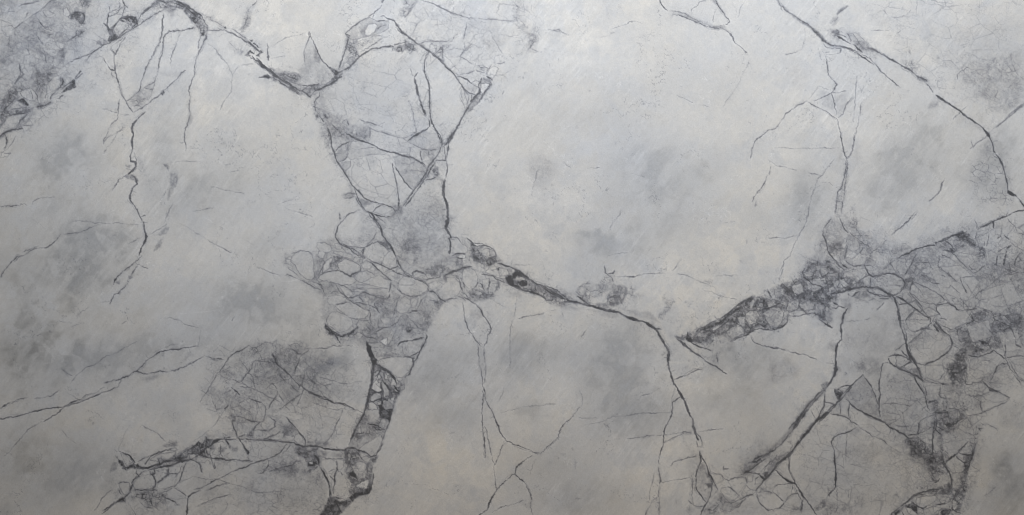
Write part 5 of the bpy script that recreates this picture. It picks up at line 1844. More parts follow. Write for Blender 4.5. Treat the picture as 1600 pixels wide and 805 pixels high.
L 1.8 .7: 0 790 120 790 200 760 280 710 330 680
L 1.4 .5: 150 470 210 420 250 390
L 1.6 .6: 930 660 940 740
Z 5 .75 .25: 900 640 1060 600 1060 700 960 800 900 800
L 1.2 .4: 1080 640 1180 690 1240 740
L 1.6 .6: 1540 10 1590 60
L 1.6 .6: 780 0 800 100 880 100 880 70 1000 60 1040 10
L 1.5 .6: 240 0 220 30
P .15 10 6: 1240 400 1600 380 1600 700 1320 660
U 1380 705 200 100
P .2 12 6: 360 0 730 0 760 120 740 260 620 440 480 460 520 340 580 260 440 200
Z 6 .85 .25: 520 60 740 40 780 260 720 340 620 420 540 260
P .75 3 1: 580 100 620 140 620 160 590 130
L 1.8 .7: 350 0 350 50 400 90
L 1.6 .6: 620 0 600 40 540 30
L 3.6 .75: 720 0 740 60 760 150 800 220 840 300 855 360 860 440
C -.3 .4: 760 190 790 210 830 290 840 340 800 300
C 0 .4: 760 30 860 20 940 10 820 100 780 80
C 0 .55: 790 130 850 90 910 50 1000 140 1010 200 960 240 880 240 840 220
C .05 .4: 870 280 970 290 960 380 900 400 870 350
C 0 .4: 930 40 1000 60 1010 120
L 2 .7: 790 110 840 80 900 40 950 15
L 1.7 .7: 910 60 950 100 1000 140
L 1.6 .6: 950 20 1020 50 1110 55
P .5 5 3: 1010 60 1120 0 1140 20 1090 160 1040 300 1040 380 960 400 960 460 980 240
Z 5 .9 .25: 990 180 1080 120 1110 0 1140 0 1060 240 1050 440 1040 520 880 500 960 380
L 2.2 .65: 1125 0 1110 80 1080 150 1050 230 1045 360
L 2 .8: 640 400 690 370 710 345
L 2 .8: 555 430 555 470
P .45 4 2: 400 550 480 510 560 500 660 460 800 400 830 420 870 460 860 550 720 550 560 555 470 565 410 580
Z 5 1 .4: 520 500 680 450 820 390 870 450 880 580 720 555 600 550
L 2.4 .85: 280 660 300 620 350 580 400 540 460 515 560 500 640 470
L 1.8 .75: 80 800 160 740 240 690 280 650 330 610 390 570 440 540 520 540
P .7 4 1: 80 805 160 750 290 670 370 640 430 700 440 760 440 800 380 760 320 720 260 700 220 760 160 800
L 2 .8: 360 630 420 680 500 720 540 700
C -.1 .8: 420 590 480 570 660 560 660 620 600 660 520 700 450 710 410 650
C 0 .7: 670 570 780 570 840 590 830 630 740 650 700 610
C -.1 .8: 620 700 720 670 810 660 830 700 720 720 640 770
C -.1 .6: 280 710 340 710 400 760 440 800 360 800 310 760
C 0 .6: 430 730 500 740 500 780 440 770
C 0 .6: 500 740 620 700 640 780 600 800 520 800
P .75 3 1: 660 670 720 650 790 655 700 680
P .85 3 1: 640 800 720 740 780 720 850 720 850 760 820 800
P -.7 1 0: 695 750 715 745 720 790 700 800
L 2.2 .85: 230 750 260 800
P .4 5 3: 860 540 960 470 1040 460 1000 600 980 740 900 780 860 700
Z 5 1 .3: 860 460 1060 420 1020 600 980 800 860 800 840 620
C -.1 .5: 880 610 920 630 920 720 890 730 870 680
P .9 2 1: 1010 480 1030 485 1025 505 1008 500
P .8 2 1: 1035 440 1055 450 1045 465
L 1.8 .75: 850 700 900 750 960 770
L 1.2 .4: 1120 260 1200 240
L 1.4 .5: 130 560 170 540
B .08 1: 1260 400 110 190 0
P .12 14 8: 1420 40 1600 0 1600 560 1500 500 1500 240 1400 180
P .15 14 8: 1260 540 1400 420 1500 640 1400 800 1200 700
L 1.2 .4: 1260 560 1330 520 1400 450
U 1060 705 200 100
P .3 12 5: 150 0 260 0 280 130 230 260 230 480 180 460 160 300
P .3 6 3: 280 130 340 200 380 300 430 380 400 480 370 620 300 560 240 480 230 300
P -.2 8 4: 240 360 320 320 380 600 300 560 240 460
P .6 5 2: 340 270 380 300 430 380 420 400 350 310
P .6 4 2: 340 400 430 400 400 460 360 450
L 2.6 .9: 265 0 280 60 275 140 250 200 225 280 220 380 230 480 270 540 320 610 350 650
L 2.6 .9: 275 0 300 90 350 190 380 280 430 370 460 420 490 470
L 2 .75: 430 390 415 480 390 570 350 660 310 720 280 790
P .35 6 3: 330 700 420 590 520 580 540 640 480 760 500 800 300 800
Z 5 .95 .3: 440 500 560 540 560 620 500 720 500 800 300 800 320 720 460 700 480 600
L 2 .75: 540 570 530 640 480 700 440 740
C 0 .4: 440 420 490 480 440 540 400 580 410 500
C 0 .35: 390 280 470 290 540 300 560 360 480 400 430 350
C 0 .5: 540 460 640 450 700 490 760 560 700 610 640 630 590 600 530 500
C 0 .4: 620 380 680 340 840 330 850 400 780 490 740 530 660 450
C 0 .5: 780 540 850 430 900 480 980 500 900 540 820 570
C 0 .4: 860 310 930 310 920 380 870 380
C 0 .5: 960 360 1000 320 1070 350 1040 400 960 410
C 0 .5: 1180 500 1220 430 1400 410 1420 520 1360 600 1320 630 1260 580
C 0 .45: 980 520 1140 500 1260 590 1330 640 1280 710 1180 730 1100 720 1020 640
C 0 .4: 1360 620 1430 530 1500 530 1560 600 1540 690 1440 720 1330 680 1330 650
C -.1 .6: 1070 270 1100 200 1180 140 1200 180 1150 270
C 0 .4: 1200 230 1340 140 1380 210 1440 340 1450 400 1400 390 1320 330
C 0 .35: 1080 400 1200 290 1320 350 1380 400 1220 420 1160 470 1100 440
P .25 10 5: 720 250 860 120 960 60 1100 0 1400 0 1240 100 1100 240 900 270 800 290
P .35 6 3: 780 290 840 150 900 140 960 60 1140 20 1000 160 900 220 860 260
L 1.6 .6: 390 260 460 280 540 295 580 350 640 370
L 1.7 .7: 640 360 700 335 780 325 840 320 860 390
L 1.8 .65: 620 440 680 480 730 540 780 580
L 2 .7: 590 630 660 650 740 620 800 590 860 560 930 545
L 2 .7: 700 710 780 650 840 590
L 2 .7: 640 760 720 710 760 690 800 610
P .35 5 3: 560 560 740 640 720 700 600 760 540 700
Z 5 .7 .2: 520 660 740 640 640 800 500 800
P .2 10 5: 700 760 860 620 980 620 1100 760 1100 800 680 800
L 2.4 .85: 900 145 960 100 1050 60 1140 20
L 2 .75: 920 135 980 130 1020 100
L 2.4 .85: 810 290 850 260 930 220 1000 160 1100 90
L 2.6 .9: 815 280 870 265 940 275 1020 285
L 2.6 .9: 1015 300 1050 330 1080 355
L 1.6 .65: 960 350 1000 320
L 2 .7: 1030 260 1090 190 1150 130 1190 125 1230 60
L 3 .75: 970 490 1040 400 1120 320 1180 230 1240 150 1330 80 1400 20
P .4 6 3: 1180 110 1260 60 1400 0 1440 0 1340 80 1240 160 1140 290 1060 380 1100 260 1170 150
P .5 4 2: 1050 280 1120 260 1130 310 1090 350
L 2 .75: 1430 0 1400 60 1390 120 1390 180 1380 230 1410 300 1450 380 1465 410
L 2.4 .85: 1200 230 1270 290 1340 360 1400 400 1460 405
P .85 2 1: 1400 395 1460 390 1465 415 1420 410
L 1.4 .6: 1200 440 1280 420 1400 410
L 2.4 .8: 1460 410 1500 490 1550 560 1600 630
L 1.6 .65: 1420 410 1430 480
L 1.6 .6: 1340 630 1370 570 1420 540 1500 520
L 1.8 .65: 1180 510 1240 560 1310 620
L 2 .7: 980 560 1000 620 1060 690 1120 740 1200 730 1280 700 1320 650
L 1.8 .6: 1550 600 1550 680 1540 740
L 1.6 .6: 1280 715 1360 750
Z 5 .7 .2: 960 420 1180 400 1180 520 1000 520
Z 5 .7 .25: 1420 660 1560 680 1600 760 1400 800
L 1.6 .7: 565 240 570 190
L 1.4 .6: 550 230 620 220
Z 4 .6 .15: 380 180 440 180 480 260 440 280
L 1.8 .5: 0 125 60 100 140 80 220 65
L 1.6 .5: 160 300 180 400 170 560 190 680
L 1.6 .65: 130 620 180 670 240 690 320 690
Z 5 .6 .2: 130 680 180 680 160 800 130 800
U 160 640 200 165
P .75 4 1: 160 580 170 585 250 650 300 720 340 700 400 680 440 700 520 720 460 745 380 740 340 740 310 760 260 740 220 690
P .4 5 2: 110 690 160 640 190 680 190 740 100 780
L 2.2 .85: 210 520 250 540 330 570 370 620 405 660 350 700
L 2.4 .85: 450 650 520 610 600 580 670 550 740 530 800 510 870 490
L 2.2 .85: 530 690 560 640 600 590 660 560
P .9 2 1: 415 690 450 680 460 720 430 710
P .5 6 3: 760 460 840 410 930 385 940 460 880 460 800 480
C 0 .6: 600 630 700 560 840 540 920 520 900 580 820 620 700 650
C 0 .4: 230 550 300 570 390 660 340 700 300 700
C -.1 .5: 840 490 920 480 930 500 860 510
P .65 5 2: 540 740 620 700 700 670 760 640 840 620 900 590 960 570 1040 560 1080 600 1040 630 940 650 860 640 760 680 680 710 600 730
P .6 4 1: 1020 540 1120 480 1200 400 1220 420 1260 400 1290 360 1360 370 1460 380 1400 400 1330 400 1290 420 1260 450 1280 540 1320 600 1240 580 1180 555 1080 560 1040 570
Z 5 1 .35: 520 740 740 640 900 560 1040 490 1200 390 1290 360 1460 370 1380 460 1320 600 1180 560 1060 580 1040 640 880 660 700 720
L 3.4 .9: 470 740 560 730 640 700 730 680 800 645 870 640
L 3 .85: 890 620 960 600 1040 600 1060 570
L 2.6 .85: 1020 520 1090 490 1160 450 1200 400
L 2.8 .85: 1060 560 1140 550 1220 570 1310 600 1400 610 1500 620 1600 635
C 0 .6: 1080 560 1140 550 1180 580 1160 630 1100 610
C 0 .5: 1180 610 1230 590 1320 610 1280 660 1180 650
L 2.2 .8: 1080 610 1140 640 1200 670 1230 720 1245 780
P .55 4 2: 1160 640 1210 660 1240 700 1240 760 1210 700
C 0 .6: 1380 420 1500 400 1560 450 1500 500 1460 570 1380 560 1400 500
P .6 5 3: 1450 480 1500 470 1530 500 1500 540 1450 530
P .5 4 2: 1340 480 1400 480 1400 500 1350 500
P .5 3 2: 1260 450 1310 520 1330 600 1290 540
P .75 3 1: 1500 300 1520 340 1560 400 1600 450 1600 490 1540 410
L 2 .7: 1400 380 1480 370 1540 350 1600 350
P .25 6 3: 1280 300 1400 300 1400 340 1300 350
L 1.2 .45: 480 180 540 230 620 260 700 310 760 370 800 410
L 1.2 .3: 200 500 240 400 280 300 350 190
L 2 .75: 430 760 420 800 460 840
L 1.6 .7: 560 760 480 800 400 880
L 2 .8: 440 810 400 870 370 920
L 2 .7: 650 730 660 800 600 820
L 2.4 .8: 600 800 640 840 670 900 660 960 620 1010
P .7 3 2: 590 780 650 770 640 820 610 820
C 0 .5: 380 930 440 860 520 820 600 810 650 860 670 930 620 990 500 1000 410 1000
C 0 .45: 660 770 760 740 800 760 820 830 760 870 690 920 640 850
C 0 .3: 690 930 780 870 860 800 940 800 900 940 800 1000 700 980
C 0 .35: 900 950 1030 1060 1040 1110 920 1120 820 1100 800 1020
C 0 .5: 210 920 260 910 330 920 350 980 320 1060 270 1070 230 1000
L 3 .85: 380 930 360 980 350 1030 300 1080 270 1100
P .6 4 2: 340 960 390 920 380 980 350 1040 330 1010
L 2 .75: 205 990 220 1040 250 1070
L 2 .65: 200 920 230 910 310 905
L 2 .75: 820 720 830 800 760 860 700 910
P .5 3 2: 790 750 830 740 830 820 790 840
L 1.8 .7: 680 920 780 850 860 800 940 790
L 2.4 .75: 1045 670 1020 740 990 830 960 900 890 970
L 1.6 .65: 1000 690 970 780 900 850
L 1.8 .75: 885 975 960 1020 1040 1070
L 1.5 .5: 885 975 800 1020 740 1040
L 2.2 .75: 390 1010 480 1005 580 1010 680 1010
P .3 8 4: 300 1120 380 1010 600 1010 780 1020 820 1100 720 1220 600 1230 480 1160
Z 5 .95 .25: 300 1110 400 1010 700 1000 820 1060 820 1140 700 1240 560 1240 460 1140
L 2.2 .8: 540 1040 500 1060 500 1110 560 1120 620 1110
L 2 .8: 780 1100 860 1130 910 1150 920 1180 960 1190
P .6 4 3: 740 1050 800 1060 800 1120 750 1090
L 1.8 .65: 470 1150 520 1210 600 1230
L 3.2 .88: 0 1270 80 1220 160 1170 220 1130 270 1110
P .7 4 2: 150 1160 240 1110 290 1120 280 1160 200 1160
L 2 .7: 0 1300 60 1250 140 1190
L 1.4 .6: 0 1100 60 1040 120 1010
Z 5 .75 .2: 140 1010 220 990 240 1060 180 1080
L 3 .9: 1055 1320 1060 1200 1065 1130 1080 1090 1120 1050 1180 1025 1230 1010
L 1.8 .7: 1140 1000 1220 980 1320 930 1420 880 1520 840 1600 790
L 1.8 .7: 1300 1010 1400 970 1500 940 1600 920
L 1.6 .6: 1160 1220 1260 1170 1360 1130 1440 1100 1520 1080 1600 1060
P .35 10 5: 1140 960 1180 860 1260 820 1330 880 1290 960
L 1.8 .65: 1400 660 1400 740 1340 560
P .15 10 6: 1080 700 1200 700 1240 800 1160 880 1080 820
P .2 12 6: 1240 1040 1400 1000 1500 1020 1320 1120
P .15 12 6: 560 1240 860 1240 860 1320 480 1320
Z 5 .5 .12: 260 1160 480 1180 900 1200 900 1320 300 1320
U 320 540 200 100
P 0.08 12 8: 160 240 600 0 1600 0 1600 800 200 800
P 0.25 6 4: 220 360 280 310 370 320 400 370 330 410 260 410
P 0.15 8 6: 520 440 640 370 820 370 800 430 660 480 540 480
P 0.17 10 6: 720 240 860 210 920 280 800 330 720 290
P 0.17 8 6: 330 220 460 200 500 260 420 280
P 0.19 10 6: 960 480 1120 480 1150 560 1060 640 980 600
P 0.17 10 6: 700 560 840 560 860 640 740 650
P 0.22 12 8: 1340 200 1560 140 1640 240 1560 340 1380 320
P 0.17 12 8: 1200 680 1500 640 1600 700 1420 740 1260 720
P 0.17 8 5: 920 60 1120 60 1160 140 980 180
P 0.14 10 6: 40 560 150 560 150 660 40 650
L 2 .75: 0 130 60 150 110 170 170 165 230 180
P 0.17 5 3: 20 140 120 180 220 180 180 220 80 180
L 2 .8: 560 0 480 50 400 80 340 120 290 170 260 210 240 260 200 300 185 340
Z 5 .8 .25: 420 60 600 0 780 0 740 80 660 140 560 150 440 160
L 1.6 .5: 185 350 260 440 300 490
L 1.6 .5: 150 370 90 460 50 540 20 600
L 1.2 .35: 100 80 180 10
L 2.2 .65: 600 210 580 290 550 330
L 2 .55: 550 330 510 370 470 430
P 0.44 4 2: 430 375 470 380 480 410 455 400
L 2.4 .8: 830 80 870 150 890 210 940 260 1000 320 1060 370 1110 420 1150 470 1210 510 1270 560 1330 590 1400 620 1500 645 1600 700
L 1.8 .55: 620 200 740 200 880 210
L 1.8 .65: 1300 45 1250 90 1200 140 1170 210 1140 280 1110 360
L 1.8 .55: 1040 40 1110 60 1160 100 1220 120
L 1.6 .55: 1260 310 1280 370 1320 430 1380 480 1440 500
L 1.4 .45: 1250 330 1230 440 1200 500
L 1.5 .5: 880 60 890 180
L 1.8 .75: 330 520 380 570 430 610
L 1.6 .5: 370 660 400 600
L 1.6 .5: 430 510 500 520 600 510
L 2 .75: 560 665 640 690 710 720 750 760 770 800
L 1.8 .75: 900 550 920 600 870 670 820 740 800 790
L 1.3 .45: 930 620 970 680 1000 730
C -.1 .2: 850 700 930 620 990 730 900 750
L 2.4 .75: 1220 600 1150 640 1080 690 1020 740 940 790
L 1.5 .5: 800 460 900 470 960 440 1080 410
L 1.6 .55: 750 550 850 470 900 540
L 1.5 .5: 1170 540 1200 500
L 2 .7: 300 740 250 790
L 1.6 .4: 680 620 700 690
L 1.5 .45: 220 610 260 580 320 570
L 1.4 .4: 1380 350 1370 420
L 1.6 .7: 1240 40 1400 35 1500 35 1600 10
Z 8 .5 .06: 200 200 1600 100 1600 800 200 800
C -.1 .2: 1150 260 1250 280 1240 310 1160 290
U 340 640 200 100
P .16 12 8: 200 80 700 60 880 180 1000 300 1200 560 1200 800 600 800 720 640 400 350 200 300
P .4 8 5: 780 170 920 190 1000 300 940 330 820 300 780 240
Z 5 .95 .3: 780 160 960 200 1020 320 960 400 820 380 760 280
Z 5 1 .3: 980 460 1300 460 1280 640 1240 720 1120 720 1020 600 920 520
P .35 6 4: 900 430 1280 480 1260 620 1120 660 980 560
P .3 8 5: 620 700 760 660 1000 700 1120 760 1100 820 700 800
L 2 .65: 210 90 290 90 370 125 450 150 530 155
L 2 .7: 190 150 200 230 230 300 250 350
P .5 4 2: 170 60 230 80 220 150 180 180 140 100
L 2 .6: 600 0 600 60 570 140 520 170 460 230 420 290 380 320
L 1.6 .6: 610 60 680 110 720 150 710 220 640 265 560 260 500 250
L 1.6 .55: 250 340 340 320 420 330
P .45 3 2: 370 310 430 270 440 330 400 330
L 1.8 .6: 560 375 640 350 700 320 780 280
C 0 .5: 660 360 740 310 810 290 820 350 780 380 700 380
C 0 .4: 240 180 400 160 520 160 450 230 380 310 260 330
C 0 .4: 450 260 620 270 660 330 560 370 440 350
C 0 .5: 560 160 620 80 700 130 700 230 580 250 540 200
C 0 .4: 840 330 960 340 940 390 830 380
C 0 .6: 980 320 1020 290 1090 380 1080 450 1000 420 960 370
L 2 .7: 60 375 150 375 240 365 330 370 420 380 500 385
L 3 .85: 500 385 600 380 700 385 800 395 880 410 940 410
P .8 3 2: 460 375 560 380 540 390 480 390
P .85 3 1: 290 400 320 420 360 490 400 540 390 570 375 560 340 510
L 2 .75: 250 350 290 400
L 1.7 .75: 360 570 380 610 400 630
L 3 .9: 970 420 1040 455 1100 460 1180 460 1240 455 1310 480 1400 500 1500 505 1580 505
L 2.4 .85: 870 110 900 160 960 210 1010 270 1060 330 1100 390 1100 450
P .8 3 2: 860 95 880 100 875 115
P .8 3 2: 900 55 925 65 915 75
L 2.2 .75: 870 420 820 490 760 550 700 590 620 620 540 645 470 665 380 700 280 740 200 770 140 800
L 1.6 .6: 900 440 880 480 800 560
L 2 .6: 0 600 80 615 200 625 320 640 440 650
L 2.2 .8: 510 800 570 790 600 750 620 710 640 690
L 1.8 .65: 650 775 740 740 860 715 940 690 990 640 1050 660
P .4 6 3: 1180 390 1240 360 1250 400 1340 390 1400 390 1360 460 1160 450 1120 410
L 1.6 .6: 1560 40 1520 120 1480 200 1440 300 1380 380 1320 440
L 1.4 .5: 1560 0 1560 40
L 1.3 .4: 1260 0 1300 120 1310 200
P .7 3 2: 1150 650 1180 640 1220 650 1200 690 1140 690
L 2 .85: 1130 690 1190 690 1230 650
L 2.2 .8: 1200 570 1240 600 1270 650 1270 700
L 2 .8: 1140 790 1180 750 1250 710
C -.1 .2: 1160 655 1200 650 1190 680 1150 680
C 0 .4: 1290 640 1380 620 1460 640 1480 740 1460 800 1360 800 1290 710
L 2 .7: 1480 640 1500 700 1500 760
P .2 6 4: 1300 510 1560 520 1560 600 1320 600
Z 5 .6 .15: 1480 560 1580 530 1580 620 1480 620
L 1.2 .4: 420 430 440 500
L 1.3 .35: 150 660 160 740
P .6 6 4: 180 480 240 470 240 520 190 520
P .5 4 2: 70 470 120 480 110 500 70 495
L 2 .6: 40 440 30 520 60 580
L 1.7 .6: 150 540 90 580
U 440 680 200 100
L 3 .9: 140 90 200 120 270 145 340 140 400 135 470 150 540 160 620 180 700 185 780 190 820 165 900 160 940 180
L 2.6 .9: 470 390 510 450 550 520 590 590 605 660 605 780
P .5 4 2: 770 190 940 170 1000 220 960 340 880 400 900 440 880 470 820 520 800 460 780 380
Z 5 1 .3: 780 170 960 160 1010 300 1060 340 1040 440 960 540 900 480 820 520 780 400
P .55 4 2: 820 520 870 460 920 480 940 560 1040 540 1060 440 1060 360 1120 330 1150 400 1130 560 1120 660 1080 740 1040 740 960 760 900 800 860 780 840 700 860 640 860 580
P .9 3 2: 850 470 890 455 930 500 945 555 900 530 860 520
C -.1 .5: 890 430 960 420 1030 450 1000 500 960 540 920 480
C -.1 .5: 930 350 1000 330 1060 370 1050 440 980 450 950 400
C -.2 .6: 920 640 1000 590 1080 550 1090 590 1060 670 980 650
C 0 .5: 1000 280 1080 260 1120 290 1080 340 1030 320
C 0 .6: 960 190 1040 120 1160 40 1240 0 1260 60 1240 130 1180 220 1130 260 1080 230 1000 200
C 0 .4: 500 310 660 300 770 310 770 400 740 430 640 430 560 480 490 400
C 0 .3: 640 430 700 450 780 500 820 560 860 660 800 700 780 760 620 770 620 640
C -.1 .3: 1110 320 1160 330 1150 370
L 2.2 .85: 940 180 980 200 1040 210 1080 240 1120 265 1170 250
L 2.2 .85: 940 200 970 250 1000 300
L 2.2 .85: 1270 100 1240 160 1200 220 1180 260
P .65 3 2: 1110 320 1180 250 1230 260 1190 300 1170 360
L 2 .8: 1150 480 1140 560 1120 650 1100 720 1050 740
L 1.8 .75: 880 390 920 350
L 2 .8: 880 240 930 220
L 2 .8: 670 330 690 390 690 440 660 520 660 620 650 740
L 1.8 .75: 690 430 740 470 760 500
L 1.7 .7: 600 470 640 430
L 1.6 .6: 600 500 640 560
P .2 6 4: 500 200 760 200 760 260 520 270
L 1.6 .6: 480 260 560 290 660 300 760 290
L 1.8 .7: 720 200 760 220 740 280
P .7 3 2: 320 350 400 330 440 340 440 370 380 380 330 380
C -.3 .3: 345 340 390 330 395 360 350 370
L 2.2 .85: 320 340 330 380 400 380 450 360
L 2.4 .85: 420 250 460 300 470 380
L 2 .85: 310 475 360 430
L 2 .8: 400 445 450 400
P .3 10 5: 300 500 500 480 560 560 580 680 420 600 300 540
P .3 8 5: 120 400 300 420 240 460 60 520 0 560 0 500
L 1.6 .65: 0 400 80 390 150 370 190 320 240 320
P .25 8 4: 300 40 440 70 440 120 300 120
P .25 8 4: 520 90 600 70 640 130 560 160
P .8 4 2: 580 800 620 780 700 775 760 790 780 800
U 780 400 280 140
P .55 4 1: 60 190 110 170 150 120 190 140 240 190 300 230 360 260 420 280 520 300 560 340 640 360 700 410 780 420 880 460 800 450 700 430 600 420 500 380 470 400 420 390 380 360 300 330 240 310 180 290 110 260 60 220
P .9 3 1: 60 190 100 180 130 230 110 245 70 225
P .85 3 1: 120 170 160 130 190 150 180 180 140 190
P -.5 2 1: 130 220 200 190 230 210 160 230
P .7 3 1: 150 220 240 220 280 260 220 270 160 250
C 0 .6: 0 110 70 120 90 160 60 180 0 180
P .4 4 2: 80 110 150 110 150 160 110 170
Z 5 .95 .3: 280 270 420 290 520 380 700 430 640 450 560 460 480 420 360 350 260 310
L 2.8 .9: -20 60 60 85 120 110 180 140 230 180 290 225 360 260
L 2.6 .9: 360 260 420 300 480 340 540 375 620 395 700 415 760 425
L 2 .75: 360 255 430 270 500 300 540 320
L 3 .88: 110 265 170 285 230 310 290 325 360 345
L 2 .75: 360 345 400 370 420 400 470 400 480 370
P .6 4 3: 560 340 600 335 610 370 570 370
Z 5 .9 .3: 480 390 580 390 700 430 640 450 540 450
L 3.2 .92: 700 360 740 390 800 430 850 450 880 460
L 3.4 .92: 880 460 940 475 1000 490 1060 500 1110 525 1160 545 1230 570 1280 580
L 3.8 .95: 1270 575 1320 605 1360 630 1390 645
L 2.2 .9: 1370 640 1440 650
L 3 .9: 1400 650 1420 690 1450 750 1490 800
P .7 3 1: 1100 540 1160 545 1230 570 1210 585 1160 570
P .22 6 4: 520 280 700 310 700 360 580 330
P .22 6 4: 820 490 900 490 1060 520 1060 550 900 520
P .22 6 4: 1060 440 1160 480 1340 500 1440 600 1300 560 1160 520
P .22 6 4: 560 450 720 460 700 490 580 480
P .45 5 3: 690 310 740 260 790 280 780 340 800 400 860 430 960 420 980 360 1010 300 1010 250 1060 260 1140 270 1150 340 1100 420 1020 460 940 470 840 450 760 400
P -.5 4 3: 700 310 750 265 780 290 760 350 720 330
P -.6 5 4: 820 330 900 260 1000 250 990 300 920 370 860 420 810 380
Z 5 .7 .15: 700 270 860 240 1020 130 1040 250 900 380 800 400
P .3 4 3: 980 370 1040 350 1080 380 1060 420 980 440
L 1.8 .6: 960 440 980 380 1030 350 1080 370 1090 420
L 1.8 .7: 690 320 720 350 750 380
L 1.5 .6: 700 290 750 250 810 245
L 2 .7: 970 160 1010 155 1030 135
L 2 .65: 940 90 950 150 1000 190 1020 230
Z 4 .6 .15: 1150 260 1220 300 1320 370 1240 380 1160 350
L 1.3 .6: 1050 185 1140 180 1190 190 1240 175 1290 160 1380 158 1480 160
P .7 3 1: 1150 180 1200 182 1210 192 1170 195
Z 4 .8 .25: 1480 360 1500 350 1560 400 1520 480 1480 580 1440 560 1490 460
L 1 .5: 160 360 145 440 130 560 100 660 95 800
L 1.3 .65: 160 565 240 540 320 525 400 510
L 1.1 .4: 420 495 500 480
L 1.1 .5: 560 490 570 540
L 1 .45: 120 80 220 82 300 80
L 1 .35: 780 660 730 720
P .2 5 3: 80 320 180 320 200 350 100 350
U 480 120 200 100
P .3 8 5: 60 100 160 160 230 320 280 440 160 560 100 480 60 320
P .28 10 6: 260 460 420 480 540 560 760 600 880 620 780 680 780 800 400 800 260 760 180 600
P .3 6 3: 540 620 760 620 770 760 640 790 520 700
Z 5 .85 .28: 60 300 180 260 280 480 260 560 120 560
Z 5 .5 .12: 260 460 520 520 540 720 400 800 160 800 180 560
L 3 .6: 0 110 60 105 150 90
P .45 4 2: 100 180 200 120 300 60 350 0 420 0 340 80 260 120 160 180
L 2 .75: 100 190 200 130 300 90 360 50 430 0
L 2 .7: 220 100 290 60 340 0
L 2.4 .75: 160 190 150 250 110 280 90 320 100 380 110 430
Z 5 .9 .3: 0 140 140 120 160 200 80 240 0 260
P .6 4 3: 60 200 110 200 110 230 70 225
P .5 4 3: 110 480 140 480 130 550 110 540
P .5 5 3: 230 460 280 520 260 540 210 500
L 2 .7: 150 480 180 530 200 550
L 2.2 .75: 250 620 280 700 300 790
L 1.8 .7: 310 590 350 640 380 670
L 2 .65: 450 550 500 540 520 600
L 1.8 .6: 480 700 540 730 600 760 660 790
L 1.4 .5: 620 690 610 760
L 1.3 .4: 780 640 780 760
L 2 .5: 640 520 720 560 800 580 860 610
P .25 6 4: 660 520 820 570 880 620 760 580
L 1.6 .5: 780 640 860 670 950 700 1040 730 1120 755 1190 770
L 1.4 .5: 880 610 960 570
L 1.8 .55: 1190 770 1280 740 1370 690
P .22 8 5: 1200 740 1370 680 1360 720 1240 780
L 2 .8: 1335 10 1360 70 1380 150 1390 220 1420 310 1450 410 1490 490
L 2.6 .9: 1520 530 1530 570 1530 620 1490 660 1420 690
L 2 .8: 1490 0 1520 90 1530 200 1530 330 1535 430 1545 520 1580 600 1600 670
L 2 .75: 1420 690 1360 720 1310 760 1270 800
L 1.6 .6: 1270 300 1300 370 1325 450 1335 540 1350 620 1360 690
Z 4 .4 .12: 1160 180 1260 160 1270 320 1200 300
Z 6 .4 .06: 560 340 1080 340 1080 480 600 480
Z 4 .5 .12: 560 60 720 130 680 180 600 120
P .15 12 6: 180 180 360 160 380 260 220 260
L 1.2 .4: 620 400 660 400 720 400
L 1 .3: 700 190 800 220 880 260
U 360 50 200 100
P .55 4 2: 340 400 420 410 500 480 580 560 680 610 760 660 840 740 880 800 800 770 700 700 600 640 500 600 480 560 520 550 440 470 360 430
P .35 5 3: 500 450 620 500 700 560 820 600 900 680 1100 650 1180 660 1120 720 1000 760 960 800 880 800 760 680 640 580
Z 5 .9 .3: 440 420 680 490 860 560 900 660 1060 680 1100 740 900 800 740 680 560 560
L 3.6 .9: 330 360 390 400 440 440 500 500 560 550 620 590 700 630
L 2 .75: 520 560 600 610 700 680 800 740 860 790
P .85 3 2: 345 390 400 400 440 430 440 450 380 440
P .85 3 2: 420 540 460 520 490 550 480 580 430 575
L 2 .8: 360 575 430 560 480 570
L 2.6 .88: 225 120 270 160 320 200 370 240 400 260
P .8 2 2: 250 95 280 95 275 120 255 125
L 2.2 .85: 290 140 330 170 360 190
P .9 2 1: 175 300 230 240 250 230 300 280 280 285 250 260 230 290 260 300 240 320
P .85 2 1: 320 300 350 270 380 250 400 260 370 290 370 315
L 2.6 .85: 240 320 290 345 330 350
Z 5 .6 .2: 60 0 140 0 240 100 220 130 120 60
L 2.4 .8: 460 150 465 230 475 300 475 345
P .6 3 2: 455 340 490 345 480 355
L 1.6 .65: 970 0 985 60 960 140 925 220 920 300 925 400 935 430
L 2.2 .75: 985 0 1000 60 1040 120 1070 200 1090 260 1130 330 1180 390 1220 430
P .4 4 2: 1040 220 1080 240 1130 330 1120 400 1060 380 1040 330
P .16 5 3: 980 70 1060 180 1040 300 1060 400 1180 430 1260 540 1240 600 1140 640 1080 600 1000 660 900 640 840 560 840 480 930 440 930 220
P .85 3 1: 1215 425 1290 460 1350 490 1410 480 1340 530 1310 550 1280 510
P .45 3 1: 1300 550 1340 510 1410 490 1380 560 1300 640 1200 680 1060 740 1060 720 1180 660 1260 620
L 1.8 .75: 1440 490 1500 440 1560 380 1600 330
L 2.2 .8: 900 670 960 675 1040 660 1110 650
L 2.2 .7: 1060 740 1160 700 1260 660 1340 590 1400 520
L 2.6 .85: 1355 470 1370 400 1400 310 1430 230 1450 160 1480 60
L 2 .8: 1440 0 1450 30 1490 50
Z 5 .8 .2: 1480 60 1600 20 1600 320 1440 480 1370 450 1420 260
C 0 .5: 1420 400 1470 370 1490 400 1450 450 1400 460
L 1.2 .4: 550 170 600 120 680 80 780 50 900 30
P .3 8 6: 380 560 480 600 640 640 560 620
P .5 4 3: 790 580 840 580 840 620 800 610
L 2 .7: 640 520 700 540 760 570 810 580
L 1.2 .4: 740 525 820 510
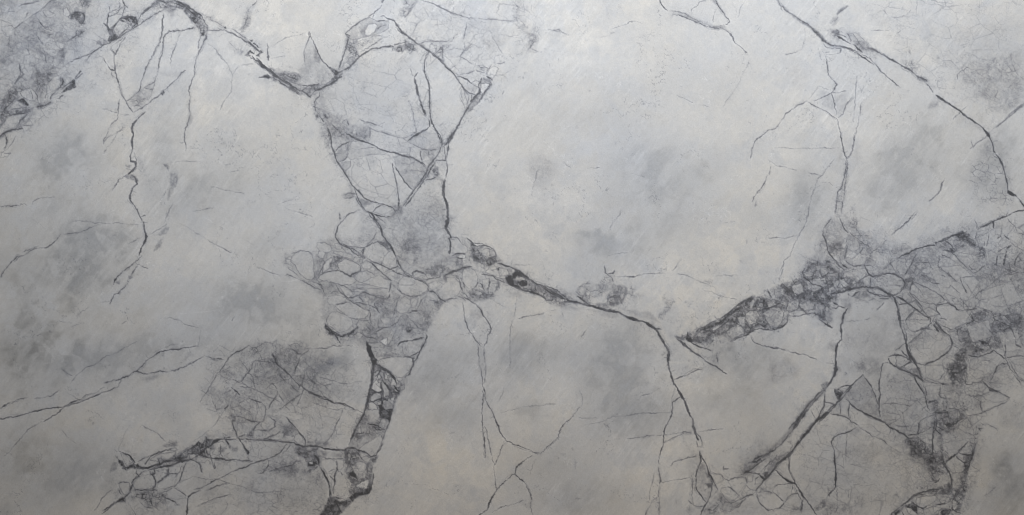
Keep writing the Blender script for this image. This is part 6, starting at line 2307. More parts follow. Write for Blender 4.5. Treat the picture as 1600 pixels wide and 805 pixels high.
Z 4 .4 .1: 30 180 160 260 180 300 80 280
L 1.2 .4: 100 430 60 480 20 560 10 660
L 1.2 .35: 100 430 180 410 280 400
L 1.1 .35: 490 340 600 310 700 300
U 1240 560 200 100
P .2 12 6: 560 0 1100 0 1120 60 1060 240 960 240 880 180 780 160 640 60
L 4 .9 @thick dark crack in the lower right, its foot above the fork: 520 0 530 60 535 130 520 190 480 260 440 310
P .5 4 3: 340 330 400 290 440 300 420 360 400 410 350 400
P .4 3 2: 480 170 510 160 500 200 480 200
L 2 .75: 390 400 390 480 385 550 375 620 330 680 310 740
P .35 3 1: 350 400 400 380 340 480 240 580 160 690 90 790 70 830 0 830 60 740 140 620 220 530
L 2 .8: 350 410 290 460 240 520 180 590 120 680 70 760 30 830
L 1.8 .75: 370 420 300 500 230 580 160 670 100 760
L 2.4 .85: 380 550 375 600 350 640 325 700
L 1.5 .6: 375 620 370 690 380 740
L 2.4 .85: 390 548 440 560 500 575
P .7 4 2: 515 380 570 370 610 410 620 450 560 520 540 500 515 440
L 1.8 .75: 515 380 515 440 550 520
L 2.2 .8: 580 360 630 345 700 340
L 2.4 .85: 870 210 820 250 760 300 700 360 650 410 600 460 560 510
L 2.8 .88: 640 480 590 520 540 560 500 590 440 650
P .55 3 2: 640 480 520 580 440 660 360 730 300 800 260 800 340 720 420 660 500 580
L 3.4 .9: 400 700 340 740 290 780 260 820
L 2 .8: 460 660 400 720 350 770 320 800
C .26 .4: 870 210 910 260 960 330 1000 430 1050 560 1070 620 1070 700 1060 750 960 720 860 650 780 600 720 560 640 460 700 370 780 300
P .12 8 3: 860 360 940 380 920 540 860 500
L 1.8 .75: 895 240 950 320 990 410 1030 500 1065 590
L 1.6 .6: 590 380 630 410
L 2 .75: 690 540 740 600 800 640 870 680 940 720 1010 750 1080 780 1140 810
L 1.8 .75: 585 540 590 620 580 700
L 1.8 .75: 700 550 690 620 685 720
L 1.8 .75: 460 690 530 705 600 715 660 735 690 760
C .15 .3: 480 600 580 560 580 690 500 690 450 660
C 0 .3: 600 540 690 550 680 720 600 700
L 2.2 .82: 1115 70 1100 150 1085 230 1070 320 1070 400 1080 480 1070 600
L 1.8 .7: 1110 70 1160 55 1200 60
L 2 .75: 1070 590 1075 700 1080 770
L 1.5 .45: 740 30 820 80 870 50
P .3 6 3: 780 120 860 60 920 110 880 150 800 150
L 1.4 .7: 635 190 650 170 665 190 645 205
L 1.4 .7: 220 650 270 740
P .1 12 6: 1200 230 1600 240 1600 640 1360 760 1160 640 1120 400
L 1.6 .6: 1480 600 1400 580 1250 560 1100 560
Z 7 .4 .08: 1080 260 1600 300 1600 800 1100 800
Z 5 .4 .1: 760 60 1000 100 960 200 760 160
L 1.4 .4: 400 60 500 75
L 2 .8: 1185 0 1210 60 1280 110 1360 145 1440 180 1500 210 1560 240
L 1.8 .75: 1510 240 1550 320 1580 350
U 1240 640 200 165
P .45 3 1: 140 0 180 0 90 140 0 260 0 160
L 2 .8: 130 0 80 80 20 160 -60 240
L 2 .8: 170 10 110 110 50 190 0 250
P .6 3 1: 460 40 400 60 340 100 260 190 200 270 120 370 60 440 0 510 0 470 60 380 140 270 220 180 300 100 400 20
L 3.2 .9: 380 70 300 130 230 210 160 290 100 370 50 430
L 2 .82: 350 0 320 80 300 120
L 1.4 .6: 220 20 270 100
L 1.8 .75: 480 60 560 70 640 85 700 130 760 170 810 200
L 2.2 .85: 805 215 740 250 680 280 610 300 540 325 490 365 475 410 485 450 505 500 515 600 520 700 525 790 530 860 520 930 530 970 480 1010 430 1080
L 1.5 .6: 665 310 660 420 655 500 650 600 655 670
P .3 6 3: 620 300 800 220 880 260 760 320 680 320
L 1.8 .65: 810 210 880 260 960 310 1040 350 1120 385 1160 420
P .25 6 4: 1100 400 1220 480 1340 560 1300 580 1180 500
P .35 8 4: 1120 130 1260 190 1420 180 1600 120 1600 300 1460 320 1320 270 1200 200
L 2.4 .85: 780 0 880 40 960 80 1060 125 1120 150 1180 200 1250 250 1320 290 1400 320 1440 350
L 2 .8: 1440 320 1520 310 1600 290
L 1.6 .65: 1600 130 1560 170 1570 250 1550 300
L 1.5 .5: 1270 200 1350 210 1450 205
C 0 .25: 1120 290 1180 250 1250 280 1270 340 1220 380 1150 370
P .4 12 5: 1270 300 1440 340 1600 400 1600 620 1500 600 1440 520 1300 440
L 1.4 .5: 1240 430 1270 340
L 1.5 .6: 1410 400 1430 370
Z 5 .8 .25: 1440 360 1600 340 1600 620 1500 600 1440 480
P .14 14 8: 560 420 1000 400 1100 560 900 700 540 600
Z 9 .3 .06: 100 420 1400 400 1500 900 1300 1300 300 1300 60 800
L 1.4 .35: 700 680 820 710 900 750
P .15 14 6: 560 800 740 760 680 900 560 880
L 2.6 .85: 0 880 60 980 120 1080 190 1180 250 1260 290 1320
L 1.6 .65: 0 930 60 1060 110 1150 90 1260
P .45 3 1: 260 1270 360 1120 400 1120 400 1200 330 1260
P -.2 3 1: 290 1260 340 1190 380 1180 340 1250
L 1.4 .5: 540 970 545 1120 550 1220 520 1290
P .18 12 6: 380 1220 560 1180 700 1200 700 1320 400 1320
Z 5 .6 .15: 380 1160 700 1160 760 1320 340 1320
L 1.4 .5: 1240 1080 1280 1060 1320 1090
L 1.4 .5: 690 990 690 1100
P .2 10 5: 600 1300 700 1240 900 1280 900 1320
Z 6 .5 .1: 700 1100 900 1060 880 1240 700 1260
U 1400 660 160 80
L 2 .7: 190 230 150 280 150 320
P .55 3 2: 320 210 350 220 340 240 320 240
L 1.8 .75: 320 260 360 240
L 2 .8: 430 390 450 440 470 470
L 1.8 .75: 240 430 250 480 230 520
L 1.8 .7: 350 390 390 350
L 2.8 .9: 600 130 590 200 570 300 570 380 575 470
P .4 8 3: 590 0 740 0 720 200 720 380 660 440 640 300 600 200
Z 5 1 .35: 580 0 960 0 900 80 760 130 730 240 740 380 780 480 700 520 620 300 590 160
P .28 10 4: 220 240 420 320 560 380 580 480 700 500 740 600 760 800 560 800 460 660 340 560 240 520 160 320
Z 5 .9 .28: 200 240 560 340 680 500 780 800 540 800 480 640 300 560
C -.1 .4: 390 200 560 180 560 340 440 320 400 260
C 0 .6: 720 340 860 300 1080 280 1110 310 1040 400 980 470 900 530 820 560 740 420
C 0 .6: 780 640 850 580 930 520 1000 590 1060 640 1080 720 1020 780 880 780
C 0 .6: 1000 470 1080 400 1180 360 1190 500 1080 500
L 2.2 .8: 1120 310 1060 380 980 470 900 530 800 600 770 650
L 2 .75: 990 480 1060 500 1100 520 1190 520
L 1.8 .75: 930 520 980 580 1050 625
L 1.6 .7: 760 420 810 500
P .6 4 1: 700 510 740 590 780 660 840 800 790 800 740 680 700 600
P -.4 2 1: 740 700 770 710 800 800 770 800
L 3 .8: 1240 340 1210 440 1190 540 1160 640 1110 780
P .35 6 3: 1180 360 1260 330 1220 500 1160 640 1110 790 1040 780 1080 640 1180 520
Z 5 .9 .25: 1120 260 1300 0 1340 0 1260 340 1120 800 1020 800 1080 640 1180 480
Z 5 .8 .25: 1200 60 1380 60 1340 240 1220 200
P .7 4 2: 530 570 600 630 560 640 530 620
P .2 12 6: 1360 340 1460 400 1400 480 1340 440
L 1.4 .45: 1440 40 1600 100
U 540 0 200 100
C .16 .5: 0 420 60 360 180 270 290 220 400 270 500 260 540 280 530 350 460 400 300 450 200 470 100 500 30 470
P .3 5 3: 190 390 230 320 300 280 420 290 500 280 520 330 440 390 330 430 240 450 200 430
C -.1 .4: 240 390 290 310 370 290 400 330 360 400 300 440 250 430
L 1.8 .75: 0 420 60 360 150 300 230 240 300 200 350 170 400 120 450 65
P .85 3 2: 445 10 480 5 480 35 450 30
L 2 .75: 300 200 320 180 350 190 340 220
L 2.2 .75: 430 200 480 200 520 230 560 245 600 260
L 1.6 .65: 370 270 420 265 480 258 530 262
L 2.8 .85: 570 245 610 270 640 310 660 350 700 400 760 440 800 470 860 520 900 555
L 2 .75: 620 340 680 400 740 440 780 460
L 1.8 .75: 400 370 440 330 500 310
L 1.4 .6: 550 445 480 470 420 500 360 550 280 600 190 650
L 1.3 .55: 130 530 220 500 340 460 460 440
Z 4 .6 .12: 130 520 460 430 420 500 200 640 120 620
L 2.2 .82: 180 700 250 660 320 620 400 600 480 590 560 580 600 578
P .3 3 2: 0 440 40 440 40 520 0 540
Z 4 .95 .3: 0 520 120 520 150 640 180 700 80 790 0 800
L 2 .75: 90 800 140 740 180 690
Z 4 1 .35: 580 620 640 560 760 480 880 540 900 620 820 700 740 620 640 660
L 2.2 .85: 640 620 660 590 700 600 690 640 650 640
L 2 .8: 590 600 580 640
L 2 .8: 610 560 700 540 760 520
L 2 .75: 900 555 960 590 1020 625 1080 660 1120 690 1180 750 1220 800
P .7 3 2: 1010 610 1045 620 1035 645 1015 640
L 1.8 .72: 910 555 980 525 1060 518 1150 515 1240 520 1330 510
Z 4 .75 .2: 1060 540 1150 520 1300 520 1280 620 1200 700 1140 700 1100 620
L 1.6 .65: 1040 630 1000 720 980 780
L 1.4 .55: 1030 640 960 700 930 760
L 1.5 .6: 1110 680 1150 640 1200 600
L 1.5 .6: 1210 600 1210 720 1230 790
L 1.6 .7: 900 10 860 70 820 120 780 170 740 220
L 1.4 .6: 880 0 830 60 800 110
Z 4 .7 .2: 700 0 920 0 840 120 760 200 660 240 700 120
L 1.3 .6: 740 20 770 40
L 1.6 .62: 950 0 1030 20 1100 45 1170 80 1240 120 1320 150 1400 185 1480 210 1520 228 1600 228
L 1.5 .65: 1510 275 1505 340 1490 420 1475 480
L 1.4 .5: 1340 500 1360 440 1400 430
L 1.2 .4: 860 190 940 240 880 310 860 380 830 420
L 1.2 .35: 1080 340 1200 300 1280 300
P .22 8 4: 1540 240 1600 240 1600 360 1560 380
L 1.4 .5: 1440 710 1500 740 1560 790
L 1.3 .45: 1600 570 1500 630 1440 700
Z 5 .4 .1: 620 660 760 680 740 800 640 800
L 1.2 .4: 1280 720 1440 710
U 640 60 200 100
L 2.2 .8: 220 140 280 190 340 240 400 300 450 350 510 400 560 460 600 520 650 580 690 640 740 690
P .45 3 1: 400 280 480 360 540 430 520 430 440 350
L 2 .75: 240 190 200 260 180 340 190 420 220 500 240 590 255 680 255 760 250 820
L 2.2 .85: 100 430 60 480 55 510 80 580 100 660 120 730 145 800
L 1.5 .6: 10 380 30 430 40 470
L 2.2 .85: 570 480 640 480 700 510 760 550 820 590 870 610
L 1.6 .65: 570 410 600 460 610 480
L 1.4 .6: 620 460 700 440 780 420 810 400
L 1.4 .55: 510 380 560 350 600 320 630 270 640 220 680 160 760 120
L 1.3 .5: 640 235 700 270 750 300 800 320
L 1.6 .55: 820 340 880 340 940 350 990 380
L 1.4 .5: 830 390 880 420 940 430
P .14 5 3: 820 340 960 340 980 380 940 430 840 400
Z 4 .6 .15: 820 330 980 340 980 440 830 420
L 1.6 .65: 1020 330 990 380 960 440
C -.1 .6: 980 440 1000 380 1060 350 1110 380 1080 440 1040 500 970 470
L 2.4 .85: 960 475 1000 500 1035 518
L 2 .7: 900 500 870 560 860 610
P .4 4 2: 910 500 1000 500 1010 540 960 560 920 540
P .4 3 2: 860 540 900 510 900 560 880 600
C -.2 .7: 900 570 940 560 990 570 960 650 900 700 870 690
P .4 3 1: 880 620 860 680 800 740 740 800 780 800 870 720 900 690
L 2.2 .8: 885 625 860 680 810 730 760 790
L 1.8 .7: 1010 530 1000 580 960 640 930 700 880 780
P .55 3 2: 890 700 920 700 900 720
L 1.6 .6: 700 650 760 690 830 700 770 710 770 760
L 1.4 .55: 690 650 690 720 715 780
L 1.2 .45: 650 640 640 700 670 790
P .14 5 3: 700 600 780 560 860 620 820 690 720 660
L 1.3 .5: 780 550 830 520 880 540
L 1.6 .6: 1050 270 1080 220 1140 210
L 1.5 .6: 1090 310 1150 315 1190 290
L 1.2 .45: 1080 60 1120 130 1160 190
L 1.4 .6: 410 160 410 220 430 290
L 1.6 .6: 310 190 340 170 360 150
L 1.4 .5: 240 130 260 90 300 50
L 1.4 .55: 680 50 690 120 660 160
L 1.2 .45: 410 160 480 150 560 125 640 140 700 150
Z 4 .5 .12: 440 160 500 160 500 240 440 230
Z 4 .6 .18: 300 50 520 40 480 120 320 130
L 1.2 .45: 780 60 740 100 690 150
L 1.6 .7: 1470 160 1520 100 1550 50
P .2 10 6: 880 30 1000 20 1000 120 920 130
P .1 16 8: 1360 520 1600 560 1600 720 1400 700
L 1 .35: 1160 700 1180 650
U 500 200 220 200
P .2 8 5: 100 0 560 0 560 160 460 150 380 150 280 180 200 200 140 100
Z 5 .8 .25: 0 0 120 0 180 300 230 420 440 760 400 780 330 640 200 440 100 240
Z 5 .6 .2: 180 0 320 0 320 140 240 120
L 2.2 .8 @broken crack down the left rim of the fractured upper middle: 85 0 110 70 130 130 130 210 160 290 185 360 215 420 250 470 300 540 340 610 390 680 440 720 490 790
L 2 .75: 160 290 200 230 250 190 310 165 380 148
L 2.4 .8: 310 70 370 110 430 140 500 155 570 180 630 210 690 245 750 262 830 275 890 295 960 315 1030 330 1090 355 1140 395 1170 420
C .28 .5: 185 290 240 210 310 180 320 280 290 350 220 380
C .14 .4: 320 190 400 150 500 160 600 200 700 260 800 330 740 300 660 290 560 300 460 320 380 360 330 340
C .22 .4: 230 410 300 380 350 380 340 440 290 490
C 0 .3: 360 460 420 360 560 310 680 300 760 350 820 430 860 560 880 700 880 760 740 760 560 720 440 660 360 560
L 1.8 .7: 325 180 315 270 300 340 240 390
L 1.4 .5: 350 370 350 430 290 495
L 1.2 .4: 430 240 520 232 600 225
C .25 .55: 840 330 900 310 1040 340 1140 400 1210 460 1210 540 1140 640 1060 710 1000 650 940 570 880 480
L 2 .8: 820 400 830 480 860 580 880 680 890 760 895 880 890 930
L 2 .8: 850 440 900 520 960 610 1010 670 1055 715
L 1.4 .5: 560 10 660 40 780 70 860 100 940 115 1000 160 1070 195 1150 240
L 2 .8: 1000 150 1040 115 1100 80 1160 50 1230 5
L 1.3 .4: 940 115 1010 95 1100 55
C .12 .3: 1010 150 1100 90 1200 60 1320 60 1370 150 1350 240 1150 240
L 1.8 .7: 1150 245 1230 248 1320 250
L 1.6 .7: 1145 250 1140 320 1165 400
L 1.6 .65: 1235 250 1240 320 1265 390
P .22 4 2: 1150 250 1300 260 1290 360 1260 400 1240 330 1160 360
L 2.2 .82: 1300 0 1330 40 1365 90 1385 150 1390 190
P .6 3 1: 1560 0 1520 0 1460 90 1400 190 1440 190 1480 160 1530 80
L 2 .8: 1540 10 1480 100 1420 190
L 2.6 .82: 1460 180 1460 240 1440 320 1435 370
P .4 3 1: 1400 190 1350 280 1300 380 1240 460 1210 560 1130 650 1050 730 960 850 920 960 900 940 960 830 1040 720 1120 630 1200 530 1220 440 1300 360
L 2.4 .85: 1390 200 1340 300 1290 370 1240 430 1210 510 1150 600 1080 690 1010 790 950 880
L 2 .8: 1320 370 1270 440 1230 540 1150 650 1090 720 1030 810 970 890
L 2.2 .85: 1320 368 1370 365 1435 370
L 1.8 .75: 1415 200 1420 280 1440 370 1450 470 1430 560
P .6 3 2: 1300 430 1330 440 1360 530 1330 550 1290 530 1270 480
P .3 4 2: 1250 510 1380 560 1400 600 1330 590 1270 540
L 2 .78: 1200 600 1260 585 1310 560
L 4.2 .9: 1420 590 1405 660 1400 720 1415 800 1440 860 1455 920 1460 1000 1450 1080 1430 1110 1430 1140 1460 1180 1480 1220
P .4 3 2: 1380 590 1410 600 1400 700 1420 740 1400 750 1380 680
L 2.2 .8: 1480 1220 1470 1270 1485 1330 1480 1420
Z 5 .85 .2: 1370 920 1440 900 1440 1080 1400 1080 1370 1020
P .3 5 4: 1470 980 1550 990 1540 1050 1480 1060
L 1.5 .65: 1370 925 1430 930
L 1.4 .5: 1485 1240 1560 1245 1600 1290
L 2 .8: 430 700 470 750 510 800 570 830 640 850 700 860 780 890 820 900 850 950
P .4 4 2: 420 790 500 810 580 830 600 860 540 880 500 910 440 850
P .35 4 2: 800 890 850 870 920 880 930 910 850 960 830 920
L 1.8 .7: 590 960 630 920 690 870
C .05 .6: 600 960 640 910 700 870 780 890 830 920 850 970 800 1010 700 1010 620 980
L 2.2 .8: 600 970 660 1000 730 1010 800 1010
P .35 5 3: 840 940 950 900 940 960 860 1000 780 1060 740 1120 730 1060 800 1000
L 3.4 .88: 530 940 590 980 630 1040 670 1100 700 1160 710 1220 750 1280 800 1330 820 1380 860 1460
L 2 .7: 400 780 440 860 490 920 530 950
L 1.8 .7: 640 1000 690 1040 740 1080
P .3 5 3: 560 970 640 1020 700 1080 740 1090 720 1160 690 1130
P .4 4 2: 740 1320 800 1310 830 1380 780 1390
L 2 .72: 450 930 380 960 300 1000 250 1060 200 1120 180 1200 180 1240 210 1300 260 1340 320 1360 380 1410 440 1460
L 1.6 .65: 220 1300 300 1340 400 1355 460 1365 520 1355 560 1310 600 1270 640 1190
L 1.8 .6: 510 1355 560 1330 600 1300 660 1300 740 1350
L 1.5 .65: 215 960 230 1010 225 1040
P .28 10 5: 460 1140 600 1140 640 1200 560 1300 470 1340 460 1240
P .2 12 7: 820 1000 960 980 1040 1040 1020 1130 900 1120 820 1060
P .2 12 7: 920 1220 1040 1160 1160 1220 1140 1400 960 1420
P .18 10 6: 1100 840 1360 880 1360 980 1160 940
Z 7 .35 .1: 780 980 1400 760 1460 1200 1440 1440 860 1440 760 1200
W .2 2: 780 1160 860 1180 940 1160 1030 1150
W .2 2: 1150 1170 1250 1190 1340 1230
C 0 .3: 860 1110 960 1170 920 1320 860 1260 820 1180
L 1.4 .5: 240 770 320 740 400 750
L 1.6 .45: 260 790 330 800 380 780
P .25 5 4: 240 740 400 700 400 790 280 790
L 1.2 .4: 220 570 270 545
L 1.8 .7: 450 1430 500 1370 490 1440
U 1260 0 200 100
P .45 4 1: 0 270 40 310 120 380 200 470 260 520 310 560 400 575 500 590 600 640 500 600 400 590 300 580 220 520 140 440 60 350 0 290
P .5 3 1: 60 350 130 380 200 440 260 520 250 540 180 470 110 410
L 2.2 .8: 240 530 300 565 400 570 500 595 580 640 660 680 740 730 800 780 840 810
L 1.8 .7: 620 650 700 710 780 760
P .5 3 2: 520 70 480 80 400 130 360 180 400 180 460 130 510 95
L 2 .75: 520 80 450 130 380 190
L 1.8 .72: 400 210 360 260 300 290
P .35 4 2: 380 200 400 260 340 330 320 320 350 260 300 280 330 220
P .4 5 3: 320 380 420 380 400 440 330 460
Z 4 .9 .3: 270 380 420 360 440 420 360 480 280 460
L 2.8 .88: 385 450 440 480 500 520 550 550
L 1.8 .75: 370 420 430 440 500 470
Z 4 .8 .25: 480 400 620 420 680 500 740 530 800 600 760 680 700 640 600 560 520 480
P .25 5 3: 560 550 740 530 780 600 840 640 760 660 640 620
L 2.2 .8: 590 560 640 610 700 650
L 2.4 .75: 780 600 860 630 920 670 980 690 1040 730 1120 775 1180 810
P .35 4 2: 760 600 900 640 1000 690 1140 770 1100 780 980 720 880 680 780 640
Z 4 .7 .2: 700 600 800 620 860 700 880 760 760 680
P .2 4 2: 290 590 420 595 430 630 320 620
L 1.4 .6: 210 550 260 600 430 610 420 660 340 680 250 690
L 1.2 .5: 230 670 290 650
L 1.8 .75: 245 720 255 800
P .5 4 2: 1270 650 1290 620 1310 680
L 1.3 .5: 820 385 900 378 1060 380
L 1.3 .4: 960 120 1000 180
L 1.2 .4: 1310 110 1260 190 1180 210 1000 215
L 1.2 .35: 1130 430 1180 390
L 1.2 .4: 560 720 700 715
U 1400 80 200 100
L 2.4 .75: 0 135 60 180 140 220 200 260 240 300 290 330 340 350 380 370
P .5 4 3: 250 300 320 310 380 340 390 390 340 370 280 340
P .4 5 3: 150 130 210 110 200 160 140 200
Z 4 .8 .25: 60 130 200 100 280 200 260 280 340 320 400 380 340 400 260 320 140 240
L 1.6 .65: 380 410 420 440 460 510
P .95 2 1: 495 545 540 560 590 600 640 640 600 625 550 610 520 580
P .9 2 1: 560 600 620 620 700 670 760 710 820 750 870 810 840 800 780 745 700 690 620 650
L 1.4 .6: 890 685 840 730 790 780
P .3 6 4: 410 690 480 640 540 620 520 680 430 720
P .35 3 2: 1600 640 1550 690 1480 740 1420 800 1440 800 1520 740 1600 670
L 1.6 .5: 1600 645 1540 690 1470 750 1410 800
P .25 16 8: 1340 500 1600 440 1600 640 1420 740 1340 660
P .2 10 6: 1000 440 1160 440 1160 580 1020 580
P .18 16 8: 1380 0 1600 0 1600 100 1480 180 1400 120
Z 6 .4 .12: 400 80 900 120 1400 60 1600 300 1500 740 1200 740 1000 500 700 260
L 1.5 .5: 770 350 770 290 820 240 900 200
Z 4 .5 .12: 1340 520 1440 500 1420 680 1340 700
P .1 8 5: 790 430 880 430 890 500 810 500
U 220 0 200 100
P .55 5 2: 180 0 420 0 500 40 620 100 700 160 760 190 770 260 820 300 850 360 800 430 760 440 760 400 700 350 680 300 600 230 580 190 500 120 420 90 340 100 280 110 200 90 120 100 60 140 0 200 0 170 80 100
P -.5 3 2: 360 30 440 40 470 70 420 80 370 60
P -.4 3 2: 740 330 780 320 790 370 750 390
P .5 5 3: 600 190 700 230 740 300 680 290 610 240
P .6 4 2: 420 0 560 50 680 130 760 190 700 190 560 100 460 60
Z 4 .9 .25: 200 60 420 80 620 120 760 200 840 360 760 420 640 260 460 110 240 110
L 3.2 .88: 400 0 500 40 600 90 690 150 760 200 780 240 830 320
P .25 6 4: 300 110 440 100 420 200 380 210
L 2 .7: 0 300 80 240 160 190 240 150 290 120
L 1.8 .65: 0 190 60 120 130 80 190 20
P .35 3 2: 0 280 60 230 140 180 210 150 200 180 100 230 0 310
P .7 3 2: 750 410 800 390 790 440 760 450
L 2.4 .8: 755 445 730 490 725 530 722 600
L 1.6 .65: 825 420 820 490 790 500 770 560 750 620 710 690 685 750 675 800
L 1.8 .75: 290 180 265 260 270 310 280 340 265 400 245 470 240 530 200 600 160 670 120 740 80 800
L 1.8 .75: 660 335 600 355 520 380 440 385 360 400 310 430 285 470 280 510
L 1.8 .75: 285 570 270 640 250 710 235 800
L 1.4 .6: 490 420 460 500 430 580 400 650 380 720 370 790
Z 4 .8 .2: 790 160 900 180 1040 330 1060 350 960 300 860 250 800 280
L 1.6 .65: 850 240 920 270 1000 310 1050 345
L 1.8 .7: 840 375 900 380 970 385 1030 375 1055 350
P .85 2 1: 1040 330 1060 330 1070 355 1050 350
L 1.4 .55: 1070 350 1150 370 1220 410 1280 460 1340 510
Z 4 .6 .2: 1200 380 1320 460 1380 520 1340 540 1240 440
L 1.8 .8: 1460 0 1400 70
L 1.5 .5: 1380 80 1330 160 1330 240 1300 320 1240 370
P .25 5 3: 1240 360 1310 310 1320 360 1250 400
Z 4 .6 .2: 1320 100 1380 100 1340 340 1240 440 1220 360
L 1.6 .45: 840 545 900 580 960 660 1020 720 1080 790
P .12 10 6: 1100 480 1200 560 1260 700 1180 660 1110 560
Z 4 .4 .1: 1060 460 1260 560 1300 700 1180 680
G 0 0 1600 805
Z 8 0.36 0.08: 1240 440 1300 340 1330 330 1420 380 1500 345 1600 340 1660 340 1660 600 1540 620 1540 700 1500 860 1360 860 1420 760 1380 700 1340 640 1420 560 1400 480 1320 470 1240 460
Z 15 0.44 0.08: 1300 380 1420 380 1500 350 1660 340 1660 580 1560 600 1520 640 1540 700 1460 820 1440 700 1340 650 1420 560 1410 480 1340 460
Z 10 0.40 0.10: 1490 440 1660 430 1660 520 1490 510
Z 6 0.48 0.10: 1520 420 1610 400 1660 400 1660 560 1540 540
Z 12 0.28 0.05: 1260 660 1420 660 1480 760 1400 860 1200 860 1240 740
Z 8 0.32 0.06: 320 540 460 530 560 560 560 690 500 700 520 860 300 860 330 720 380 700 320 640
Z 14 0.32 0.05: 320 540 560 560 560 690 340 690
Z 8 0.32 0.05: 500 190 700 190 700 400 620 440 560 330
Z 12 0.28 0.04: 640 0 840 0 840 90 740 160 640 80
Z 9 0.28 0.04: 500 100 640 90 700 200 500 190
Z 9 0.24 0.04: 1340 0 1600 0 1600 180 1440 140
Z 6 0.28 0.04: 60 0 260 0 180 120 60 200 0 220 0 100
B .07 1: 1060 600 90 60 0
B .05 1: 700 640 60 120 .2
B .06 1: 900 470 110 40 0
B .05 1: 1000 740 90 50 0
B .06 1: 1250 580 60 50 0
B .05 1: 60 330 60 60 0
B -.05 2: 1370 560 50 60 0
B -.05 2: 1170 560 60 40 0
B -.06 2: 560 350 50 40 0
B -.05 2: 660 340 40 60 0
B -.07 2: 130 400 40 60 0
B -.05 2: 110 300 60 60 0
B -.06 2: 440 590 60 40 0
B -.08 2: 970 560 40 50 0
W .3 1.4: 850 240 870 210 900 190
W .25 1.4: 1075 255 1110 225 1150 190
W .2 1.4: 960 700 1000 640 1035 600
L 1 .35: 790 480 760 460 740 470
L 1.2 .4: 1500 430 1530 470 1560 480 1600 470
L 1.2 .4: 1490 450 1520 490 1550 520
L 1.4 .5: 1500 480 1540 450 1570 430 1600 425
L 1.2 .45: 1510 500 1530 470 1570 460
L 1.2 .4: 1560 430 1570 470 1590 510
B -.07 0: 50 430 130 170 0
B -.06 2: 120 730 140 70 0
B -.05 0: 1540 740 100 90 0
B .03 0: 300 70 140 60 0
B -.04 2: 240 520 200 70 -.3
B -.09 2: 1370 500 60 45 0
B -.08 2: 1400 600 70 45 0
B -.08 2: 1430 670 60 40 .3
B -.06 2: 1330 740 80 50 0
B -.08 2: 1480 430 100 50 0
B -.07 2: 1560 500 70 60 0
B -.06 2: 1500 600 70 50 0
B -.07 2: 1190 690 50 35 -.6
B -.06 2: 620 480 80 60 0
B -.06 2: 420 560 90 50 0
B -.05 2: 400 760 90 40 0
B -.05 2: 60 90 90 60 -.6
C 0 .35: 1452 420 1500 415 1530 440 1510 470 1470 455
C 0 .35: 1535 455 1580 440 1596 470 1560 490 1530 480
C 0 .35: 1460 480 1500 475 1520 500 1485 515
C 0 .35: 1510 510 1545 500 1550 525 1520 535
C 0 .3: 1560 520 1590 515 1598 545 1570 550
L 2.4 .8: 340 44 356 50 372 58 388 66
L 3 .85: 386 64 397 73 409 83
L 3.4 .88: 394 89 403 97 413 105 424 113 436 122
L 3 .75: 436 122 448 130 458 136 472 143 486 152
P .42 4 2: 1215 445 1255 432 1300 430 1345 436 1350 448 1310 458 1290 478 1262 470 1230 462
Z 5 .85 .25: 1215 445 1255 425 1300 425 1350 436 1350 452 1310 460 1296 486 1262 470 1230 468
C 0 .5: 1262 440 1280 434 1290 446 1274 456 1262 452
C 0 .5: 1300 440 1318 436 1326 446 1308 454
C 0 .5: 1236 448 1252 442 1256 456 1242 462
L 1.2 .5: 345 590 380 600 420 620 452 640
L 1.2 .5: 370 555 395 590 402 630 398 660
L 1.2 .45: 430 545 440 590 470 615
L 1.2 .5: 470 560 500 590 540 600 565 596
L 1.2 .45: 480 625 520 640 560 640
L 1.1 .45: 300 690 330 670 352 640 362 610
L 1.1 .45: 250 770 300 745 340 748 400 770 440 768
"""
STEP = 1.05
X0, X1, Y0, Y1 = -60.0, 1660.0, -50.0, 855.0
NX = int((X1 - X0) / STEP) + 1
NY = int((Y1 - Y0) / STEP) + 1
rng = np.random.default_rng(7)
gx = X0 + np.arange(NX) * STEP
gy = Y0 + np.arange(NY) * STEP
GX, GY = np.meshgrid(gx, gy)
GX = GX.astype(np.float32); GY = GY.astype(np.float32)

_tabs = {}
def vnoise(x, y, scale, seed):
    """smooth value noise in -1..1 with features of about `scale` units"""
    if seed not in _tabs:
        _tabs[seed] = np.random.default_rng(seed).uniform(-1, 1, (256, 256)).astype(np.float32)
    t = _tabs[seed]
    u = x / scale + 1000.3; v = y / scale + 1000.7
    iu = np.floor(u).astype(np.int32); iv = np.floor(v).astype(np.int32)
    fu = u - iu; fv = v - iv
    fu = fu * fu * (3 - 2 * fu); fv = fv * fv * (3 - 2 * fv)
    a = t[iv & 255, iu & 255]; b = t[iv & 255, (iu + 1) & 255]
    c = t[(iv + 1) & 255, iu & 255]; d = t[(iv + 1) & 255, (iu + 1) & 255]
    return ((a * (1 - fu) + b * fu) * (1 - fv) + (c * (1 - fu) + d * fu) * fv).astype(np.float32)

def fbm(x, y, scale, seed, octs=4, gain=0.5):
    s = 0; a = 1.0; n = 0
    for k in range(octs):
        s = s + a * vnoise(x, y, scale / 2 ** k, seed + k); n += a; a *= gain
    return s / n

def sstep(a, b, x):
    t = np.clip((x - a) / (b - a), 0, 1)
    return t * t * (3 - 2 * t)

